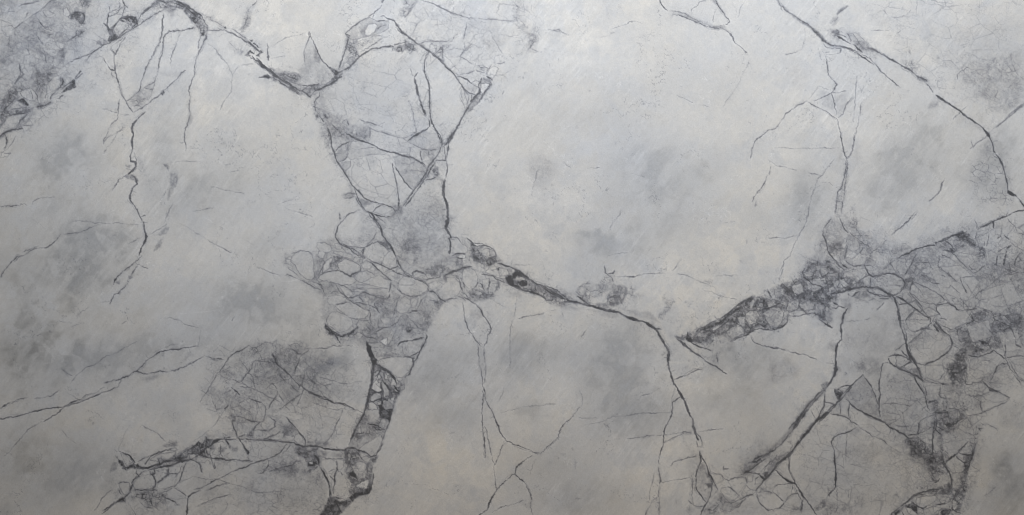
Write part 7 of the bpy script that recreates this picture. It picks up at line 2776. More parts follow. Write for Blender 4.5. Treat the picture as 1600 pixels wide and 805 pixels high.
# small irregular offsets that make every traced edge ragged
WX = 0.9 * fbm(GX, GY, 9, 20, 3, .7) + 0.7 * vnoise(GX, GY, 2.6, 25)
WY = 0.9 * fbm(GX, GY, 9, 30, 3, .7) + 0.7 * vnoise(GX, GY, 2.6, 35)
UX = GX + WX; UY = GY + WY
RX = fbm(GX, GY, 14, 40, 4, .65); RY = fbm(GX, GY, 14, 50, 4, .65)     # unit fields for rougher edges
FINE = fbm(GX, GY, 5, 60, 3, .8)
MID = fbm(GX, GY, 26, 70, 4, .6)

DK = np.zeros((NY, NX), np.float32)       # darkening of the figure 0..1
LT = np.zeros((NY, NX), np.float32)       # pale healed hairlines
HOLE = np.zeros((NY, NX), np.float32)     # pale clasts inside dark areas
ZON = np.zeros((NY, NX), np.float32)      # how brecciated the stone is
GRV = np.zeros((NY, NX), np.float32)      # groove depth of the cracks
PID = np.zeros((NY, NX), np.int32)        # which part a vertex belongs to
PIDV = np.zeros((NY, NX), np.float32)
TB = np.zeros((NY, NX), np.float32)       # blue grey clouds
TW = np.zeros((NY, NX), np.float32)       # warm pale clouds
TG = np.zeros((NY, NX), np.float32)       # neutral clouds, a few painting in the slab's uneven brightness

def win(xa, ya, xb, yb):
    i0 = max(0, int((xa - X0) / STEP)); i1 = min(NX, int((xb - X0) / STEP) + 2)
    j0 = max(0, int((ya - Y0) / STEP)); j1 = min(NY, int((yb - Y0) / STEP) + 2)
    if i1 <= i0 or j1 <= j0: return None
    return slice(j0, j1), slice(i0, i1)

def roughen(p, r, amp=0.055):
    """fractal midpoint displacement of a polyline"""
    for _ in range(3):
        q = [p[0]]
        for a, b in zip(p[:-1], p[1:]):
            L = math.hypot(b[0] - a[0], b[1] - a[1])
            if L > 3.0:
                k = r.uniform(-1, 1) * amp * L
                q.append(((a[0] + b[0]) / 2 - (b[1] - a[1]) / L * k, (a[1] + b[1]) / 2 + (b[0] - a[0]) / L * k))
            q.append(b)
        p = q
    return p

def line(pts, w, d, seed, pid=0, target=None):
    r = random.Random(seed)
    p = roughen(pts, r)
    n = len(p)
    total = sum(math.hypot(b[0] - a[0], b[1] - a[1]) for a, b in zip(p[:-1], p[1:]))
    s = 0.0
    ph = r.uniform(0, 99)
    thin = w < 1.8
    for a, b in zip(p[:-1], p[1:]):
        L = math.hypot(b[0] - a[0], b[1] - a[1])
        if L < 1e-4: continue
        t = s / max(total, 1e-3)
        m = math.sin(s * .21 + ph) * .5 + math.sin(s * .083 + ph * 2.1) * .35 + r.uniform(-.35, .35)
        ww = w * (.92 + .52 * m); d_ = d * .94
        dd = d_ * (1 + (.26 if thin else .14) * m)
        taper = min(1.0, .45 + 4 * min(t, 1 - t) * max(1.0, total / 60))
        ww *= taper
        hw = max(ww * .74 / 2, .34)
        dd = min(dd, 1.0) * min(1.0, ww / 1.0)
        R = 3.2 * hw + 4
        wi = win(min(a[0], b[0]) - R, min(a[1], b[1]) - R, max(a[0], b[0]) + R, max(a[1], b[1]) + R)
        s += L
        if wi is None: continue
        X = UX[wi] - a[0]; Y = UY[wi] - a[1]
        ex, ey = (b[0] - a[0]) / L, (b[1] - a[1]) / L
        k = np.clip(X * ex + Y * ey, 0, L)
        D = np.hypot(X - k * ex, Y - k * ey)
        if target is None: D = np.maximum(D + (.5 * min(hw, 1.2)) * FINE[wi] + .35 * min(hw, 1.5) * RX[wi], 0)
        core = np.clip((hw + .5 - D) / .9, 0, 1) * dd
        if target is not None:
            np.maximum(target[wi], core, out=target[wi]); continue
        # thick veins carry pale crumbs, thin ones fade in places
        if w > 2.2: core = core * np.clip(.96 + .3 * FINE[wi], .5, 1) * (1 - .30 * np.exp(-((D - .25 * hw * RX[wi]) / (.45 * hw)) ** 2) * np.clip(.3 + 1.6 * MID[wi] + .5 * RY[wi], 0, 1))
        elif w < 1.9: core = core * np.clip(.97 + .4 * RX[wi] + .25 * FINE[wi], .35, 1)
        halo = .17 * dd * np.exp(-(D / (hw * 1.6 + 1.8)) ** 2) * np.clip(.5 + 1.5 * MID[wi], 0, 1.6)
        rim = .42 * dd * np.exp(-((D - hw - 1.9) / 1.0) ** 2) * np.clip(.55 + 1.0 * RX[wi] + .7 * FINE[wi], 0, 1.2)
        np.maximum(RIM[wi], rim, out=RIM[wi])
        v = np.maximum(core, halo)
        np.maximum(LN[wi], v, out=LN[wi])
        np.maximum(GRV[wi], np.clip(core, 0, 1) * min(1, .35 + w / 4), out=GRV[wi])
        if pid:
            c2 = np.clip((max(hw, 1.0) + .7 - D), 0, 1)
            m2 = c2 > PIDV[wi]
            PIDV[wi][m2] = c2[m2]; PID[wi][m2] = pid

LN = np.zeros((NY, NX), np.float32)
RIM = np.zeros((NY, NX), np.float32)      # pale fringes painted along the cracks, like sharpening halos

def poly_sd(wi, pts, warp):
    """signed distance to a polygon (positive inside), with ragged offsets"""
    X = UX[wi] + warp * RX[wi]; Y = UY[wi] + warp * RY[wi]
    inside = np.zeros(X.shape, bool); D = np.full(X.shape, 1e9, np.float32)
    for a, b in zip(pts, pts[1:] + pts[:1]):
        dx, dy = b[0] - a[0], b[1] - a[1]
        L2 = dx * dx + dy * dy
        if L2 < 1e-6: continue
        k = np.clip(((X - a[0]) * dx + (Y - a[1]) * dy) / L2, 0, 1)
        D = np.minimum(D, np.hypot(X - a[0] - k * dx, Y - a[1] - k * dy))
        if abs(dy) > 1e-9:
            c = ((a[1] > Y) != (b[1] > Y)) & (X < dx * (Y - a[1]) / dy + a[0])
            inside ^= c
    return np.where(inside, D, -D)

def worley(wi, scale, seed, ang=0.0, st=1.0, warp=.62):
    r = np.random.default_rng(seed)
    n = 512
    ox = r.uniform(.08, .92, (n, n)).astype(np.float32); oy = r.uniform(.08, .92, (n, n)).astype(np.float32)
    wa = warp * scale; x_, y_ = GX[wi], GY[wi]
    x2 = x_ + wa * vnoise(x_, y_, scale * 3, 301) + .10 * scale * RX[wi] + .5 * WX[wi] - X0 + 400
    y2 = y_ + wa * vnoise(x_, y_, scale * 3, 302) + .10 * scale * RY[wi] + .5 * WY[wi] - Y0 + 400
    c_, s_ = math.cos(ang), math.sin(ang)
    X = (x2 * c_ + y2 * s_) / (scale * st) + 60; Y = (-x2 * s_ + y2 * c_) / (scale / st) + 60
    ix = np.floor(X).astype(int); iy = np.floor(Y).astype(int)
    F1 = np.full(X.shape, 9., np.float32); F2 = F1.copy(); F3 = F1.copy(); ID = np.zeros(X.shape, int)
    for dy in (-1, 0, 1):
        for dx in (-1, 0, 1):
            jx = (ix + dx) % n; jy = (iy + dy) % n
            D = np.hypot(ix + dx + ox[jy, jx] - X, iy + dy + oy[jy, jx] - Y)
            nf = D < F1
            F2 = np.where(nf, F1, np.minimum(F2, D))
            ID = np.where(nf, jy * n + jx, ID)
            F1 = np.where(nf, D, F1)
    rnd = r.uniform(0, 1, n * n).astype(np.float32)
    return (F2 - F1) * scale, rnd[ID]

TX, TY = (0, 400, 800, 1200), (0, 200, 400, 605)
labels = []            # labels of the veins that are parts of their own
items = []
cur = (0, 0)
scl = 4.0
RECTS = [[float(v) for v in l_.split()[1:]] for l_ in DATA2.splitlines() if l_.startswith('U ')]
def redone(pts):
    n = sum(any(x0 - 2 <= x <= x0 + w_ + 2 and y0 - 2 <= y <= y0 + h_ + 2 for x0, y0, w_, h_ in RECTS) for x, y in pts)
    return n >= .75 * len(pts)
for ln in DATA.strip().splitlines() + DATA2.strip().splitlines():
    ln = ln.strip()
    if not ln: continue
    k = ln[0]
    if k == 'T':
        _, c, r_ = ln.split(); cur = (int(c), int(r_)); continue
    if k in 'UG':
        u = [float(v) for v in ln.split()[1:]]; cur = (u[0], u[1]); scl = 1600.0 / u[2]; continue
    head, _, body = ln.partition(': ')
    lab = None
    if '@' in head:
        head, _, lab = head.partition('@'); lab = lab.strip()
    nums = [float(v) for v in head.split()[1:]]
    if k == 'B':
        x, y, rx, ry, an = [float(v) for v in body.split()]
        ox_, oy_ = (cur[0], cur[1]) if isinstance(cur[0], float) else (TX[cur[0]], TY[cur[1]])
        items.append(('B', nums, (ox_ + x / scl, oy_ + y / scl, rx / scl, ry / scl, an), None)); continue
    if scl != 4.0 or isinstance(cur[0], float):
        tok = [float(v) for v in body.split()]
        if k == 'L': nums = [nums[0] * .95, min(.95, nums[1] * 1.04)]
        if k == 'C': nums = [nums[0] + (.03 if nums[0] >= 0 else 0), nums[1] * .95]
        if k == 'Z': nums = [nums[0], nums[1] * .9, nums[2] * 1.1]
        items.append((k, nums, [(cur[0] + a / scl, cur[1] + b / scl) for a, b in zip(tok[0::2], tok[1::2])], lab)); continue
    pts = []; t = cur; tok = body.split(); i = 0
    while i < len(tok):
        if tok[i][0] == 'T':
            t = (int(tok[i][1:-1]), int(tok[i + 1])) if tok[i][-1] == ',' else tuple(int(v) for v in tok[i][1:].split(','))
            i += 1; continue
        pts.append((TX[t[0]] + float(tok[i]) / 4, TY[t[1]] + float(tok[i + 1]) / 4)); i += 2
    if k in 'LPZ' and not lab and redone(pts): continue
    items.append((k, nums, pts, lab))

# texture of the dark cement: small angular crumbs in a darker paste
ALL = (slice(0, NY), slice(0, NX))
_f, _r = worley(ALL, 5.5, 401)
_f2, _r2 = worley(ALL, 13, 402)
ROCK = .62 + .42 * _r + .38 * _r2 + .55 * np.clip(1 - _f / 1.0, 0, 1) * sstep(-.3, .4, MID) + .5 * np.clip(1.1 - _f2 / 1.1, 0, 1) + .35 * FINE
ROCK = np.clip(ROCK, .3, 1.5).astype(np.float32)
_f, _r = worley(ALL, 30, 403); _f2, _r2 = worley(ALL, 12, 404)
PATCH = ((_r - .5) * sstep(0, 7, _f) + .6 * (_r2 - .5) * sstep(0, 3, _f2)).astype(np.float32)
SW = fbm(GX + 26 * RX + 10 * WX, GY + 26 * RY + 10 * WY, 46, 410, 5, .62)

_f, _r = worley(ALL, 3.1, 405); _f2, _r2 = worley(ALL, 6.5, 406)
CRB = (.6 * (_r - .5) + .4 * (_r2 - .5) + .7 * np.clip(1 - _f2 / .8, 0, 1) * (vnoise(GX, GY, 9, 561) > 0)).astype(np.float32)
_ca, _sa = math.cos(math.radians(-52)), math.sin(math.radians(-52))
BRL = fbm((GX * _ca + GY * _sa) / 3.2, -GX * _sa + GY * _ca, 12, 415, 4, .7)

# 1 clouds in the pale fields, with brightness patches painted among them
for k, nums, pts, lab in items:
    if k != 'B': continue
    x, y, rx, ry, an = pts
    R = max(rx, ry) * 2.4
    wi = win(x - R, y - R, x + R, y + R)
    if wi is None: continue
    ca, sa = math.cos(an), math.sin(an)
    X = GX[wi] - x + 10 * RX[wi] + 14 * MID[wi]; Y = GY[wi] - y + 10 * RY[wi] - 14 * MID[wi]
    q = np.hypot((X * ca + Y * sa) / rx, (-X * sa + Y * ca) / ry)
    q = q - .3 * SW[wi] - .3 * PATCH[wi] - .15 * BRL[wi]
    g = .72 * (1 - sstep(-.1, 1.8, q)) * np.clip(1 + .25 * SW[wi] + .25 * FINE[wi] + .9 * PATCH[wi] + .4 * BRL[wi], .3, 1.6)
    T = {0: TG, 1: TW, 2: TB}[int(nums[1])]
    T[wi] += g * (nums[0] if int(nums[1]) != 2 else nums[0])

# 2 fills and crackled zones
FILL = np.zeros((NY, NX), np.float32)
CRK = np.zeros((NY, NX), np.float32)
def bbox(pts, m):
    xs = [p[0] for p in pts]; ys = [p[1] for p in pts]
    return win(min(xs) - m, min(ys) - m, max(xs) + m, max(ys) + m)
named_fill = []
CLS = np.zeros((NY, NX), np.int32); CLN = [1]         # fragments traced one by one
for k, nums, pts, lab in items:
    if k == 'P':
        v, soft, rough = nums
        if .3 <= v < .7: v *= .85
        if v < .36 and soft >= 7: v *= .72 if v > 0 else 1; soft *= 1.3
        if 0 < v < .3: soft *= 1.7; rough *= 1.5
        wi = bbox(pts, 8 + rough * 2)
        if wi is None: continue
        sd = poly_sd(wi, pts, rough * .9)
        m = sstep(-soft * .32 - .3, soft * .32 + .3, sd)
        if v > 0:
            if v < .3: m = m * v * np.clip(.45 + .5 * ROCK[wi] + .7 * FINE[wi] + .5 * SW[wi] + .8 * PATCH[wi], .05, 1.6)
            else: m = m * v * np.clip(.1 + .85 * ROCK[wi] + .9 * CRB[wi] * (v < .8), .12, 1.3)
            FILL[wi] = 1 - (1 - FILL[wi]) * (1 - np.clip(m, 0, 1))
        else:
            m = m * min(1, -v * 2.1)
            FILL[wi] *= (1 - m); CRK[wi] *= (1 - m * .8); LN[wi] *= (1 - m)
        if lab: named_fill.append((lab, wi, sd > 0))
    elif k == 'C':
        v, d = nums
        wi = bbox(pts, 6)
        if wi is None: continue
        sd = poly_sd(wi, pts, .6)
        m = sstep(-.5, .5, sd)
        if v >= 0: tgt = .72 * v * np.clip(.5 + .5 * ROCK[wi], .3, 1.4); gain = .86
        else: tgt = 0.; gain = 1.
        FILL[wi] = FILL[wi] * (1 - m * gain) + m * tgt
        CRK[wi] *= 1 - m * .75; LN[wi] *= 1 - m
        if v < 0: np.maximum(LT[wi], m * min(1, -v * 1.5), out=LT[wi])
        ed = np.clip(1.2 - np.abs(sd + .3) / (.72 + .5 * np.clip(MID[wi] + .5 * RX[wi], -.6, 1)), 0, 1) * d * np.clip(.85 + .6 * SW[wi] + .4 * FINE[wi], .3, 1.1)
        np.maximum(CRK[wi], ed * .9, out=CRK[wi])
        CLS[wi][sd > .6] = CLN[0]; CLN[0] += 1
    elif k == 'Z':
        scale, dark, dens = nums; dens *= .72
        wi = bbox(pts, 14)
        if wi is None: continue
        sd = poly_sd(wi, pts, 9)
        m = sstep(-3, 6, sd)
        x_, y_ = GX[wi], GY[wi]
        x_, y_ = GX[wi], GY[wi]
        sel = vnoise(x_, y_, scale * 5, 98) > 0
        fa, ra = worley(wi, scale * 1.2, 100 + int(scale), .6, 1.35, .5)
        fb, rb = worley(wi, scale * 1.5, 150 + int(scale), -.85, 1.5, .5)
        f = np.where(sel, fa, fb); rid = np.where(sel, ra, rb)
        pr = vnoise(x_, y_, scale * 1.3, 90) + .6 * vnoise(x_, y_, scale * 3.5, 92)
        cr = np.clip((.3 + .7 * sstep(-.6, .7, pr)) * 1.05 - f / .8, 0, 1) * sstep(-.35, .4, pr) * dark * .85
        f2, rid2 = worley(wi, scale * 3.0, 200 + int(scale), .35, 1.3, .45)
        pr2 = vnoise(x_, y_, scale * 2.4, 93)
        cr = np.maximum(cr, np.clip(1.1 + .8 * pr2 - f2 / .8, 0, 1) * dark * (.55 + .45 * sstep(-.6, .5, pr2)))
        rg = np.abs(fbm(x_ + 4 * RX[wi], y_ + 4 * RY[wi], scale * 3.2, 96, 4, .72))
        cr = np.maximum(cr, np.clip(1 - rg / (.028 + .03 * np.clip(MID[wi], 0, 1)), 0, 1) * dark * .75 * sstep(-.4, .4, vnoise(x_, y_, scale * 2.8, 97)))
        smg = dens * (.62 + .9 * sstep(.45, .9, rid2) + .8 * (rid - .4) + .45 * (SW[wi]) + .7 * FINE[wi])
        CRK[wi] = np.maximum(CRK[wi], cr * m)
        FILL[wi] = np.maximum(FILL[wi], np.clip(smg * m, 0, .5)) + .25 * np.minimum(FILL[wi], np.clip(smg * m, 0, .5))
        np.maximum(ZON[wi], m * min(1, dark * 1.1) * (1 if dens > .07 else 0), out=ZON[wi])

# 3 cracks and veins
for n, (k, nums, pts, lab) in enumerate(items):
    if k == 'L':
        pid = 0
        if lab: labels.append(lab); pid = len(labels)
        line(pts, nums[0], nums[1], n, pid)
    elif k == 'W':
        line(pts, nums[1] * .8, nums[0], n, 0, LT)
for lab, wi, m in named_fill:
    labels.append(lab); sub = PID[wi]; sub[m & (sub == 0)] = len(labels)

rr = random.Random(11)
for n, (k, nums, pts, lab) in enumerate(items):
    if k != 'L' or len(pts) < 3: continue
    w, d = nums
    L = sum(math.dist(a, b) for a, b in zip(pts[:-1], pts[1:]))
    if w >= 1.5 and L > 25:
        off = rr.choice((-1, 1)) * (w * .6 + rr.uniform(.8, 2.2)); q = []
        a0 = rr.randrange(0, max(1, len(pts) - 3)); b0 = min(len(pts), a0 + rr.randint(3, 7))
        for i in range(a0, b0):
            p0, p1 = pts[max(0, i - 1)], pts[min(len(pts) - 1, i + 1)]
            l_ = math.dist(p0, p1) or 1; o_ = off * rr.uniform(.2, 1.1)
            q.append((pts[i][0] - (p1[1] - p0[1]) / l_ * o_, pts[i][1] + (p1[0] - p0[0]) / l_ * o_))
        if len(q) > 1: line(q, .9, d * rr.uniform(.3, .6), 7000 + n)
    for _ in range(int(L / 34)):
        i = rr.randrange(len(pts) - 1); t = rr.random()
        x, y = (pts[i][c] * (1 - t) + pts[i + 1][c] * t for c in (0, 1))
        an = math.atan2(pts[i + 1][1] - pts[i][1], pts[i + 1][0] - pts[i][0]) + rr.choice((-1, 1)) * rr.uniform(.35, 1.1) + rr.choice((0, math.pi))
        l_ = rr.uniform(2, 4 + 2.5 * w)
        line([(x, y), (x + math.cos(an) * l_ * .5, y + math.sin(an) * l_ * .5), (x + math.cos(an + .4) * l_, y + math.sin(an + .4) * l_)], .9, d * rr.uniform(.25, .6), 8000 + n)

# 4 faint natural hairlines and flecks in the pale fields
r = random.Random(5)
for i in range(14):
    x, y = r.uniform(X0, X1), r.uniform(Y0, Y1)
    an = r.choice((-.9, -.8, -.6, .25, .4, 1.3)) + r.uniform(-.25, .25); L = r.uniform(6, 34)
    q = [(x + math.cos(an) * L * t + r.uniform(-1, 1), y + math.sin(an) * L * t + r.uniform(-1, 1)) for t in (0, .5, 1)]
    if r.random() < .5: line(q, .8, r.uniform(.06, .16), 9000 + i, 0, LT)
    else: line(q, .9, r.uniform(.1, .26), 9000 + i)

# 4b capillary web and grey bleeding beside the cracks
def blur(a, rad, n=2):
    for _ in range(n):
        for ax in (0, 1):
            c = np.cumsum(np.concatenate([np.repeat(a.take([0], ax), rad + 1, ax), a, np.repeat(a.take([-1], ax), rad, ax)], ax), ax, dtype=np.float64)
            k = 2 * rad + 1
            a = ((c.take(range(k, c.shape[ax]), ax) - c.take(range(0, c.shape[ax] - k), ax)) / k).astype(np.float32)
    return a
RAW = np.maximum(LN, np.maximum(CRK, FILL * .8))
NEAR = np.clip(blur(RAW, 9) * 3.4, 0, 1); FAR = np.clip(blur(RAW, 30) * 4.0, 0, 1)
NEARS = np.clip(blur(RAW, 3) * 2.5, 0, 1)
rg1 = np.abs(fbm(GX + 5 * RX, GY + 5 * RY, 34, 501, 5, .7)); rg2 = np.abs(fbm(GX + 3 * RX, GY + 3 * RY, 15, 511, 4, .72))
rg3 = np.abs(fbm(GX + 3 * RX, GY + 3 * RY, 60, 531, 6, .62))
m1 = sstep(-.3, .4, vnoise(GX, GY, 31, 521)); m2 = sstep(-.05, .6, vnoise(GX, GY, 19, 522)); m3 = sstep(0, .6, vnoise(GX, GY, 40, 523))
WEB = np.maximum(.55 * np.clip(1 - rg1 / .024, 0, 1) * m1 * FAR, .5 * np.clip(1 - rg2 / .035, 0, 1) * m2 * NEAR)
WEB = np.maximum(WEB, .32 * np.clip(1 - rg3 / .011, 0, 1) * m3)
SMU = .26 * NEAR * sstep(-.25, .6, fbm(GX, GY, 22, 541, 5, .75)) + .20 * NEARS * sstep(-.1, .6, FINE + .4 * RX)
SMU += .10 * FAR * sstep(-.2, .6, SW)
FILL = 1 - (1 - FILL) * (1 - SMU * .5)
CRK = np.maximum(CRK, WEB)
LT = np.maximum(LT, .5 * np.clip(1 - np.abs(fbm(GX + 6 * RX, GY + 6 * RY, 70, 551, 6, .6)) / .010, 0, 1) * sstep(.1, .6, vnoise(GX, GY, 45, 552)))

# 4c crumbs: fine grain of the crushed stone
zz = np.clip(.35 * ZON + 1.2 * blur(FILL, 4) + .15 * NEAR, 0, 1)
FILL = np.clip(FILL, 0, 1); FILL = FILL * (.66 + .34 * FILL ** 2)
FILL = np.clip(FILL + .46 * zz * CRB + .03 * zz + .04 * ZON, 0, 1)

A = 1 - (1 - FILL) * (1 - np.clip(CRK, 0, 1)) * (1 - np.clip(LN, 0, 1))

# 5 base stone: warm white ground, bluish grey clouds, brushed grain running up to the right
ca, sa = math.cos(math.radians(-52)), math.sin(math.radians(-52))
GU = GX * ca + GY * sa; GV = -GX * sa + GY * ca
BR = fbm(GU / 4.5, GV, 5, 110, 3, .7)
big = fbm(GX + 20 * RX, GY + 20 * RY, 150, 120, 3, .55)
med = fbm(GX, GY, 44, 130, 4, .6)
base = np.empty((NY, NX, 3), np.float32)
XF = fbm((GX * ca + GY * sa) / 9, -GX * sa + GY * ca, 2.4, 611, 2, .6)
XM = sstep(-.15, .5, fbm(GX, GY, 130, 621, 3, .5)) 
XT = np.clip(XF - .28, 0, 1) - .8 * np.clip(-XF - .34, 0, 1)
STK = BR * np.clip(.35 + 1.1 * big - .6 * med, 0, 1)
lum = .797 + .016 * big + .012 * med + .024 * SW + .022 * PATCH + .020 * FINE + .011 * vnoise(GX, GY, 1.7, 631) + .075 * XT * XM + .034 * STK + .012 * NEAR * ROCK - .012 * NEAR + TG * .8 + np.minimum(TW, .06) * .35 + np.maximum(TB, -.19) * .56
warm = np.clip(.35 * vnoise(GX, GY, 170, 140) + .5 * SW + .5 * PATCH + .25 * vnoise(GX, GY, 70, 141) + TW * 3 + TB * 3.6, -1, 1)
base[..., 0] = lum * (1.006 + .019 * warm)
base[..., 1] = lum * (.994 + .002 * warm)
base[..., 2] = lum * (.985 - .028 * warm)
base += (LT * .13 + .115 * RIM * (1 - np.clip(LN * 2, 0, 1)))[..., None]
flk = np.clip(vnoise(GX, GY, 2.8, 150) * vnoise(GX, GY, 7, 151) * 3 - 1.15, 0, 1)
A = 1 - (1 - A) * (1 - flk * (.04 + .3 * np.clip(MID + ZON * .6, 0, 1)))
cool = np.array([.972, .982, 1.03], np.float32)
srgb = base * (1 - .605 * A[..., None]) * (1 - (1 - cool) * np.clip(A * 1.6, 0, 1)[..., None])
srgb = np.clip(srgb, .02, .95)
COL = np.where(srgb < .04045, srgb / 12.92, ((srgb + .055) / 1.055) ** 2.4).astype(np.float32)

# ------------------------------------------------------------------ which face belongs to which part
def label_components(mask):
    """4-connected components by repeated sweeps of minimum labels"""
    idx = np.arange(mask.size, dtype=np.int32).reshape(mask.shape)
    lab = np.where(mask, idx, -1)
    H, Wd = mask.shape
    # run-length union find
    par = {}
    def find(a):
        while par[a] != a:
            par[a] = par[par[a]]; a = par[a]
        return a
    prev = []
    runs = []
    for y in range(H):
        row = mask[y]
        d = np.flatnonzero(np.diff(np.concatenate(([0], row.view(np.int8), [0]))))
        cur_ = []
        for s_, e_ in zip(d[0::2], d[1::2]):
            i = len(runs); par[i] = i; runs.append((y, s_, e_)); cur_.append((s_, e_, i))
        a = b = 0
        while a < len(prev) and b < len(cur_):
            if prev[a][0] < cur_[b][1] and cur_[b][0] < prev[a][1]:
                ra, rb = find(prev[a][2]), find(cur_[b][2])
                if ra != rb: par[max(ra, rb)] = min(ra, rb)
            if prev[a][1] < cur_[b][1]: a += 1
            else: b += 1
        prev = cur_
    out = np.zeros(mask.shape, np.int32); size = {}
    for i, (y, s_, e_) in enumerate(runs):
        q = find(i) + 1; out[y, s_:e_] = q; size[q] = size.get(q, 0) + e_ - s_
    return out, size

NAMES = {}                                    # part number -> (name, label)
for i, lab in enumerate(labels):
    NAMES[i + 1] = ('vein', lab)
clmask = (CLS == 0) & (ZON > .35) & (A < .36) & (PID == 0) & (GRV < .3)
lab_, size = label_components(clmask)
big_ids = [q for q, s_ in size.items() if 45 <= s_ * STEP * STEP <= 9000]
big_ids.sort(key=lambda q: -size[q])
nxt = 200
HOFF = np.zeros((NY, NX), np.float32)
mapping = np.zeros(int(lab_.max()) + 1, np.int32)
for c_ in range(1, CLN[0]):
    n_ = int((CLS == c_).sum())
    if n_ * STEP * STEP > 30:
        PID[(CLS == c_) & (PID == 0)] = nxt; NAMES[nxt] = ('stone_fragment', None); nxt += 1
for q in big_ids[:max(0, 490 - nxt)]:
    mapping[q] = nxt; NAMES[nxt] = ('stone_fragment', None); nxt += 1
cl = mapping[lab_]
PID = np.where(cl > 0, cl, PID)
hr = np.random.default_rng(3).uniform(0, 1, nxt + 1).astype(np.float32)
HOFF = np.where(cl > 0, hr[np.clip(cl, 0, nxt)], 0)
BANDS = [(110, 90, 'shattered grey breccia filling the top left corner'),
         (620, 60, 'web of fine broken stone beside the upper edge, left of the middle'),
         (540, 220, 'crackled grey breccia in the upper left middle'),
         (620, 470, 'pale angular breccia spread across the left of the centre'),
         (880, 460, 'dark breccia along the heavy diagonal vein at the centre'),
         (1180, 500, 'dark breccia tongue reaching left from the right band'),
         (1370, 60, 'broken grey stone along the double vein, upper right'),
         (1440, 450, 'wide breccia band crossing the right side'),
         (1490, 660, 'upright dark breccia band in the lower right'),
         (1200, 760, 'fractured stone at the lower edge, right of the middle'),
         (560, 700, 'coarse dark breccia vein at the lower edge'),
         (430, 620, 'cloudy crackled breccia in the lower left middle'),
         (290, 720, 'rugged breccia crossing the lower left corner area')]
best = np.full(GX.shape, 1e18, np.float32); which = np.zeros(GX.shape, np.int32)
for i, (bx_, by_, bl) in enumerate(BANDS):
    d = (GX - bx_) ** 2 + (GY - by_) ** 2
    m = d < best; best[m] = d[m]; which[m] = i
zb = (ZON > .3) & (PID == 0)
nxt = 1000
bl_, bs_ = label_components(zb)
order_ = sorted(bs_, key=lambda q: -bs_[q])
mp = np.zeros(int(bl_.max()) + 1, np.int32)
seen_b = set()
for q in order_[:60]:
    if bs_[q] * STEP * STEP < 250: break
    b_ = int(np.bincount(which[bl_ == q]).argmax())
    mp[q] = nxt
    NAMES[nxt] = ('breccia_band', BANDS[b_][2] if b_ not in seen_b else None); seen_b.add(b_); nxt += 1
PID = np.where(mp[bl_] > 0, mp[bl_], PID)
fl_, fs_ = label_components(PID == 0)
mp = np.zeros(int(fl_.max()) + 1, np.int32)
for q in sorted(fs_, key=lambda q: -fs_[q])[:120]:
    if fs_[q] * STEP * STEP < 500: break
    mp[q] = nxt; NAMES[nxt] = ('pale_field', None); nxt += 1
PID = np.where(mp[fl_] > 0, mp[fl_], PID)
NAMES[0] = ('stone_chips', None)

# ------------------------------------------------------------------ relief of the honed face, in metres
soft = (A + np.roll(A, 1, 0) + np.roll(A, -1, 0) + np.roll(A, 1, 1) + np.roll(A, -1, 1)) / 5
H = .00035 * XT * XM - (.00030 * GRV + .00010 * soft) + .0003 * STK + .00003 * BR + .00012 * LT \
    + .0004 * med + .00005 * FINE + .00006 * HOFF
PX = (GX - CX) * MM; PZ = ZC - (GY - CZ) * MM; PY = -H
co = np.stack([PX, PY, PZ], -1).astype(np.float32)
dHx = np.gradient(H, axis=1) / (STEP * MM); dHy = -np.gradient(H, axis=0) / (STEP * MM)
nrm = np.stack([-dHx, -np.ones_like(H), -dHy], -1)
nrm[..., 0] = -dHx; nrm[..., 2] = -dHy
nrm /= np.linalg.norm(nrm, axis=-1, keepdims=True)

# ------------------------------------------------------------------ material
def stone_material(name, use_attr):
    m = bpy.data.materials.new(name); m.use_nodes = True
    nt = m.node_tree; N = nt.nodes; Lk = nt.links
    b = N['Principled BSDF']
    geo = N.new('ShaderNodeNewGeometry')
    n1 = N.new('ShaderNodeTexNoise'); n1.inputs['Scale'].default_value = 260; n1.inputs['Detail'].default_value = 4
    Lk.new(geo.outputs['Position'], n1.inputs['Vector'])
    mr = N.new('ShaderNodeMapRange'); mr.inputs['From Min'].default_value = .25; mr.inputs['From Max'].default_value = .75
    mr.inputs['To Min'].default_value = .93; mr.inputs['To Max'].default_value = 1.07
    Lk.new(n1.outputs['Fac'], mr.inputs['Value'])
    mul = N.new('ShaderNodeVectorMath'); mul.operation = 'SCALE'
    if use_attr:
        at = N.new('ShaderNodeAttribute'); at.attribute_name = 'stone'
        Lk.new(at.outputs['Color'], mul.inputs[0])
    else:
        mul.inputs[0].default_value = (.5, .5, .49)
    Lk.new(mr.outputs['Result'], mul.inputs['Scale'])
    Lk.new(mul.outputs['Vector'], b.inputs['Base Color'])
    n2 = N.new('ShaderNodeTexNoise'); n2.inputs['Scale'].default_value = 14; n2.inputs['Detail'].default_value = 6
    Lk.new(geo.outputs['Position'], n2.inputs['Vector'])
    m2 = N.new('ShaderNodeMapRange'); m2.inputs['To Min'].default_value = .48; m2.inputs['To Max'].default_value = .68
    Lk.new(n2.outputs['Fac'], m2.inputs['Value']); Lk.new(m2.outputs['Result'], b.inputs['Roughness'])
    b.inputs['Specular IOR Level'].default_value = .25
    bp = N.new('ShaderNodeBump'); bp.inputs['Strength'].default_value = .25; bp.inputs['Distance'].default_value = .0006
    Lk.new(n1.outputs['Fac'], bp.inputs['Height']); Lk.new(bp.outputs['Normal'], b.inputs['Normal'])
    return m
MAT = stone_material('veined_marble', True)
MATB = stone_material('sawn_marble', False)

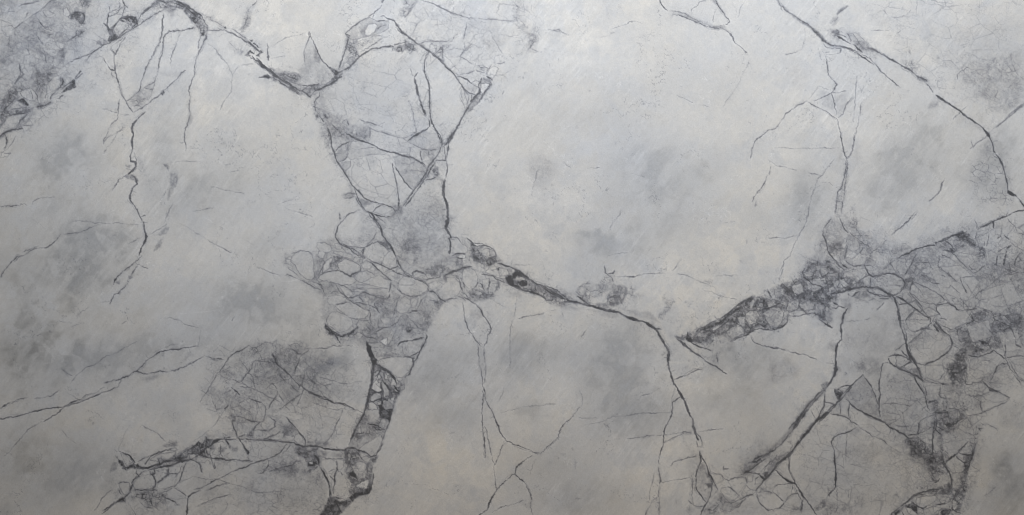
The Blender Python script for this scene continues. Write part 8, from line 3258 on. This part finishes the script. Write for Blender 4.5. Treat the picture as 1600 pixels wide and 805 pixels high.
# ------------------------------------------------------------------ the slab and its parts
root = bpy.data.objects.new('marble_slab', None); S.collection.objects.link(root)
root.location = (0, 0, ZC - (Y1 - CZ) * MM)
root['label'] = 'large honed slab of pale grey marble with dark branching veins and patches of breccia'
root['category'] = 'stone slab'; root['kind'] = 'thing'

inv = -root.location
flatco = co.reshape(-1, 3) - np.array(root.location, np.float32)
flatn = nrm.reshape(-1, 3).astype(np.float32)
flatc = COL.reshape(-1, 3)
j, i = np.meshgrid(np.arange(NY - 1), np.arange(NX - 1), indexing='ij')
v00 = (j * NX + i).ravel()
quads = np.stack([v00, v00 + NX, v00 + NX + 1, v00 + 1], 1).astype(np.int32)
# a face goes to the part that most of its corners name
c4 = PID.ravel()[quads]
face_pid = c4[:, 0]
pair = (c4[:, 1] == c4[:, 2]) | (c4[:, 1] == c4[:, 3])
face_pid = np.where((c4[:, 0] != c4[:, 1]) & (c4[:, 0] != c4[:, 2]) & (c4[:, 0] != c4[:, 3]), c4[:, 1], face_pid)
order = np.argsort(face_pid, kind='stable')
sp = face_pid[order]
starts = np.flatnonzero(np.concatenate(([True], sp[1:] != sp[:-1])))
ends = np.concatenate((starts[1:], [len(sp)]))
for s_, e_ in zip(starts, ends):
    pid = int(sp[s_])
    if e_ - s_ < 6: continue
    q = quads[order[s_:e_]]
    uv_, invx = np.unique(q, return_inverse=True)
    name, lab = NAMES[pid]
    me = bpy.data.meshes.new(name)
    nf = len(q)
    me.vertices.add(len(uv_)); me.vertices.foreach_set('co', flatco[uv_].ravel())
    me.loops.add(nf * 4); me.loops.foreach_set('vertex_index', invx.ravel().astype(np.int32))
    me.polygons.add(nf); me.polygons.foreach_set('loop_start', np.arange(0, nf * 4, 4, dtype=np.int32))
    me.polygons.foreach_set('use_smooth', np.ones(nf, bool))
    me.update(calc_edges=True)
    at = me.attributes.new('stone', 'FLOAT_COLOR', 'POINT')
    rgba = np.ones((len(uv_), 4), np.float32); rgba[:, :3] = flatc[uv_]
    at.data.foreach_set('color', rgba.ravel())
    me.normals_split_custom_set_from_vertices(flatn[uv_])
    me.materials.append(MAT)
    o = bpy.data.objects.new(name, me); S.collection.objects.link(o); o.parent = root
    if lab: o['label'] = lab
    if name == 'stone_chips': o['kind'] = 'stuff'

# sawn body behind the face, 30 mm thick with an eased edge
import bmesh
bm = bmesh.new()
bmesh.ops.create_cube(bm, size=1.0)
xw = (gx[-1] - gx[0]) * MM; zh = (gy[-1] - gy[0]) * MM
for v in bm.verts:
    v.co.x = v.co.x * (xw + .004) + ((gx[-1] + gx[0]) / 2 - CX) * MM
    v.co.y = .0195 + v.co.y * .032
    v.co.z = v.co.z * (zh + .004) + (Y1 - (gy[0] + gy[-1]) / 2) * MM
bmesh.ops.bevel(bm, geom=bm.edges[:], offset=.0018, segments=2, affect='EDGES')
me = bpy.data.meshes.new('slab_body'); bm.to_mesh(me); bm.free(); me.materials.append(MATB)
o = bpy.data.objects.new('slab_body', me); S.collection.objects.link(o); o.parent = root
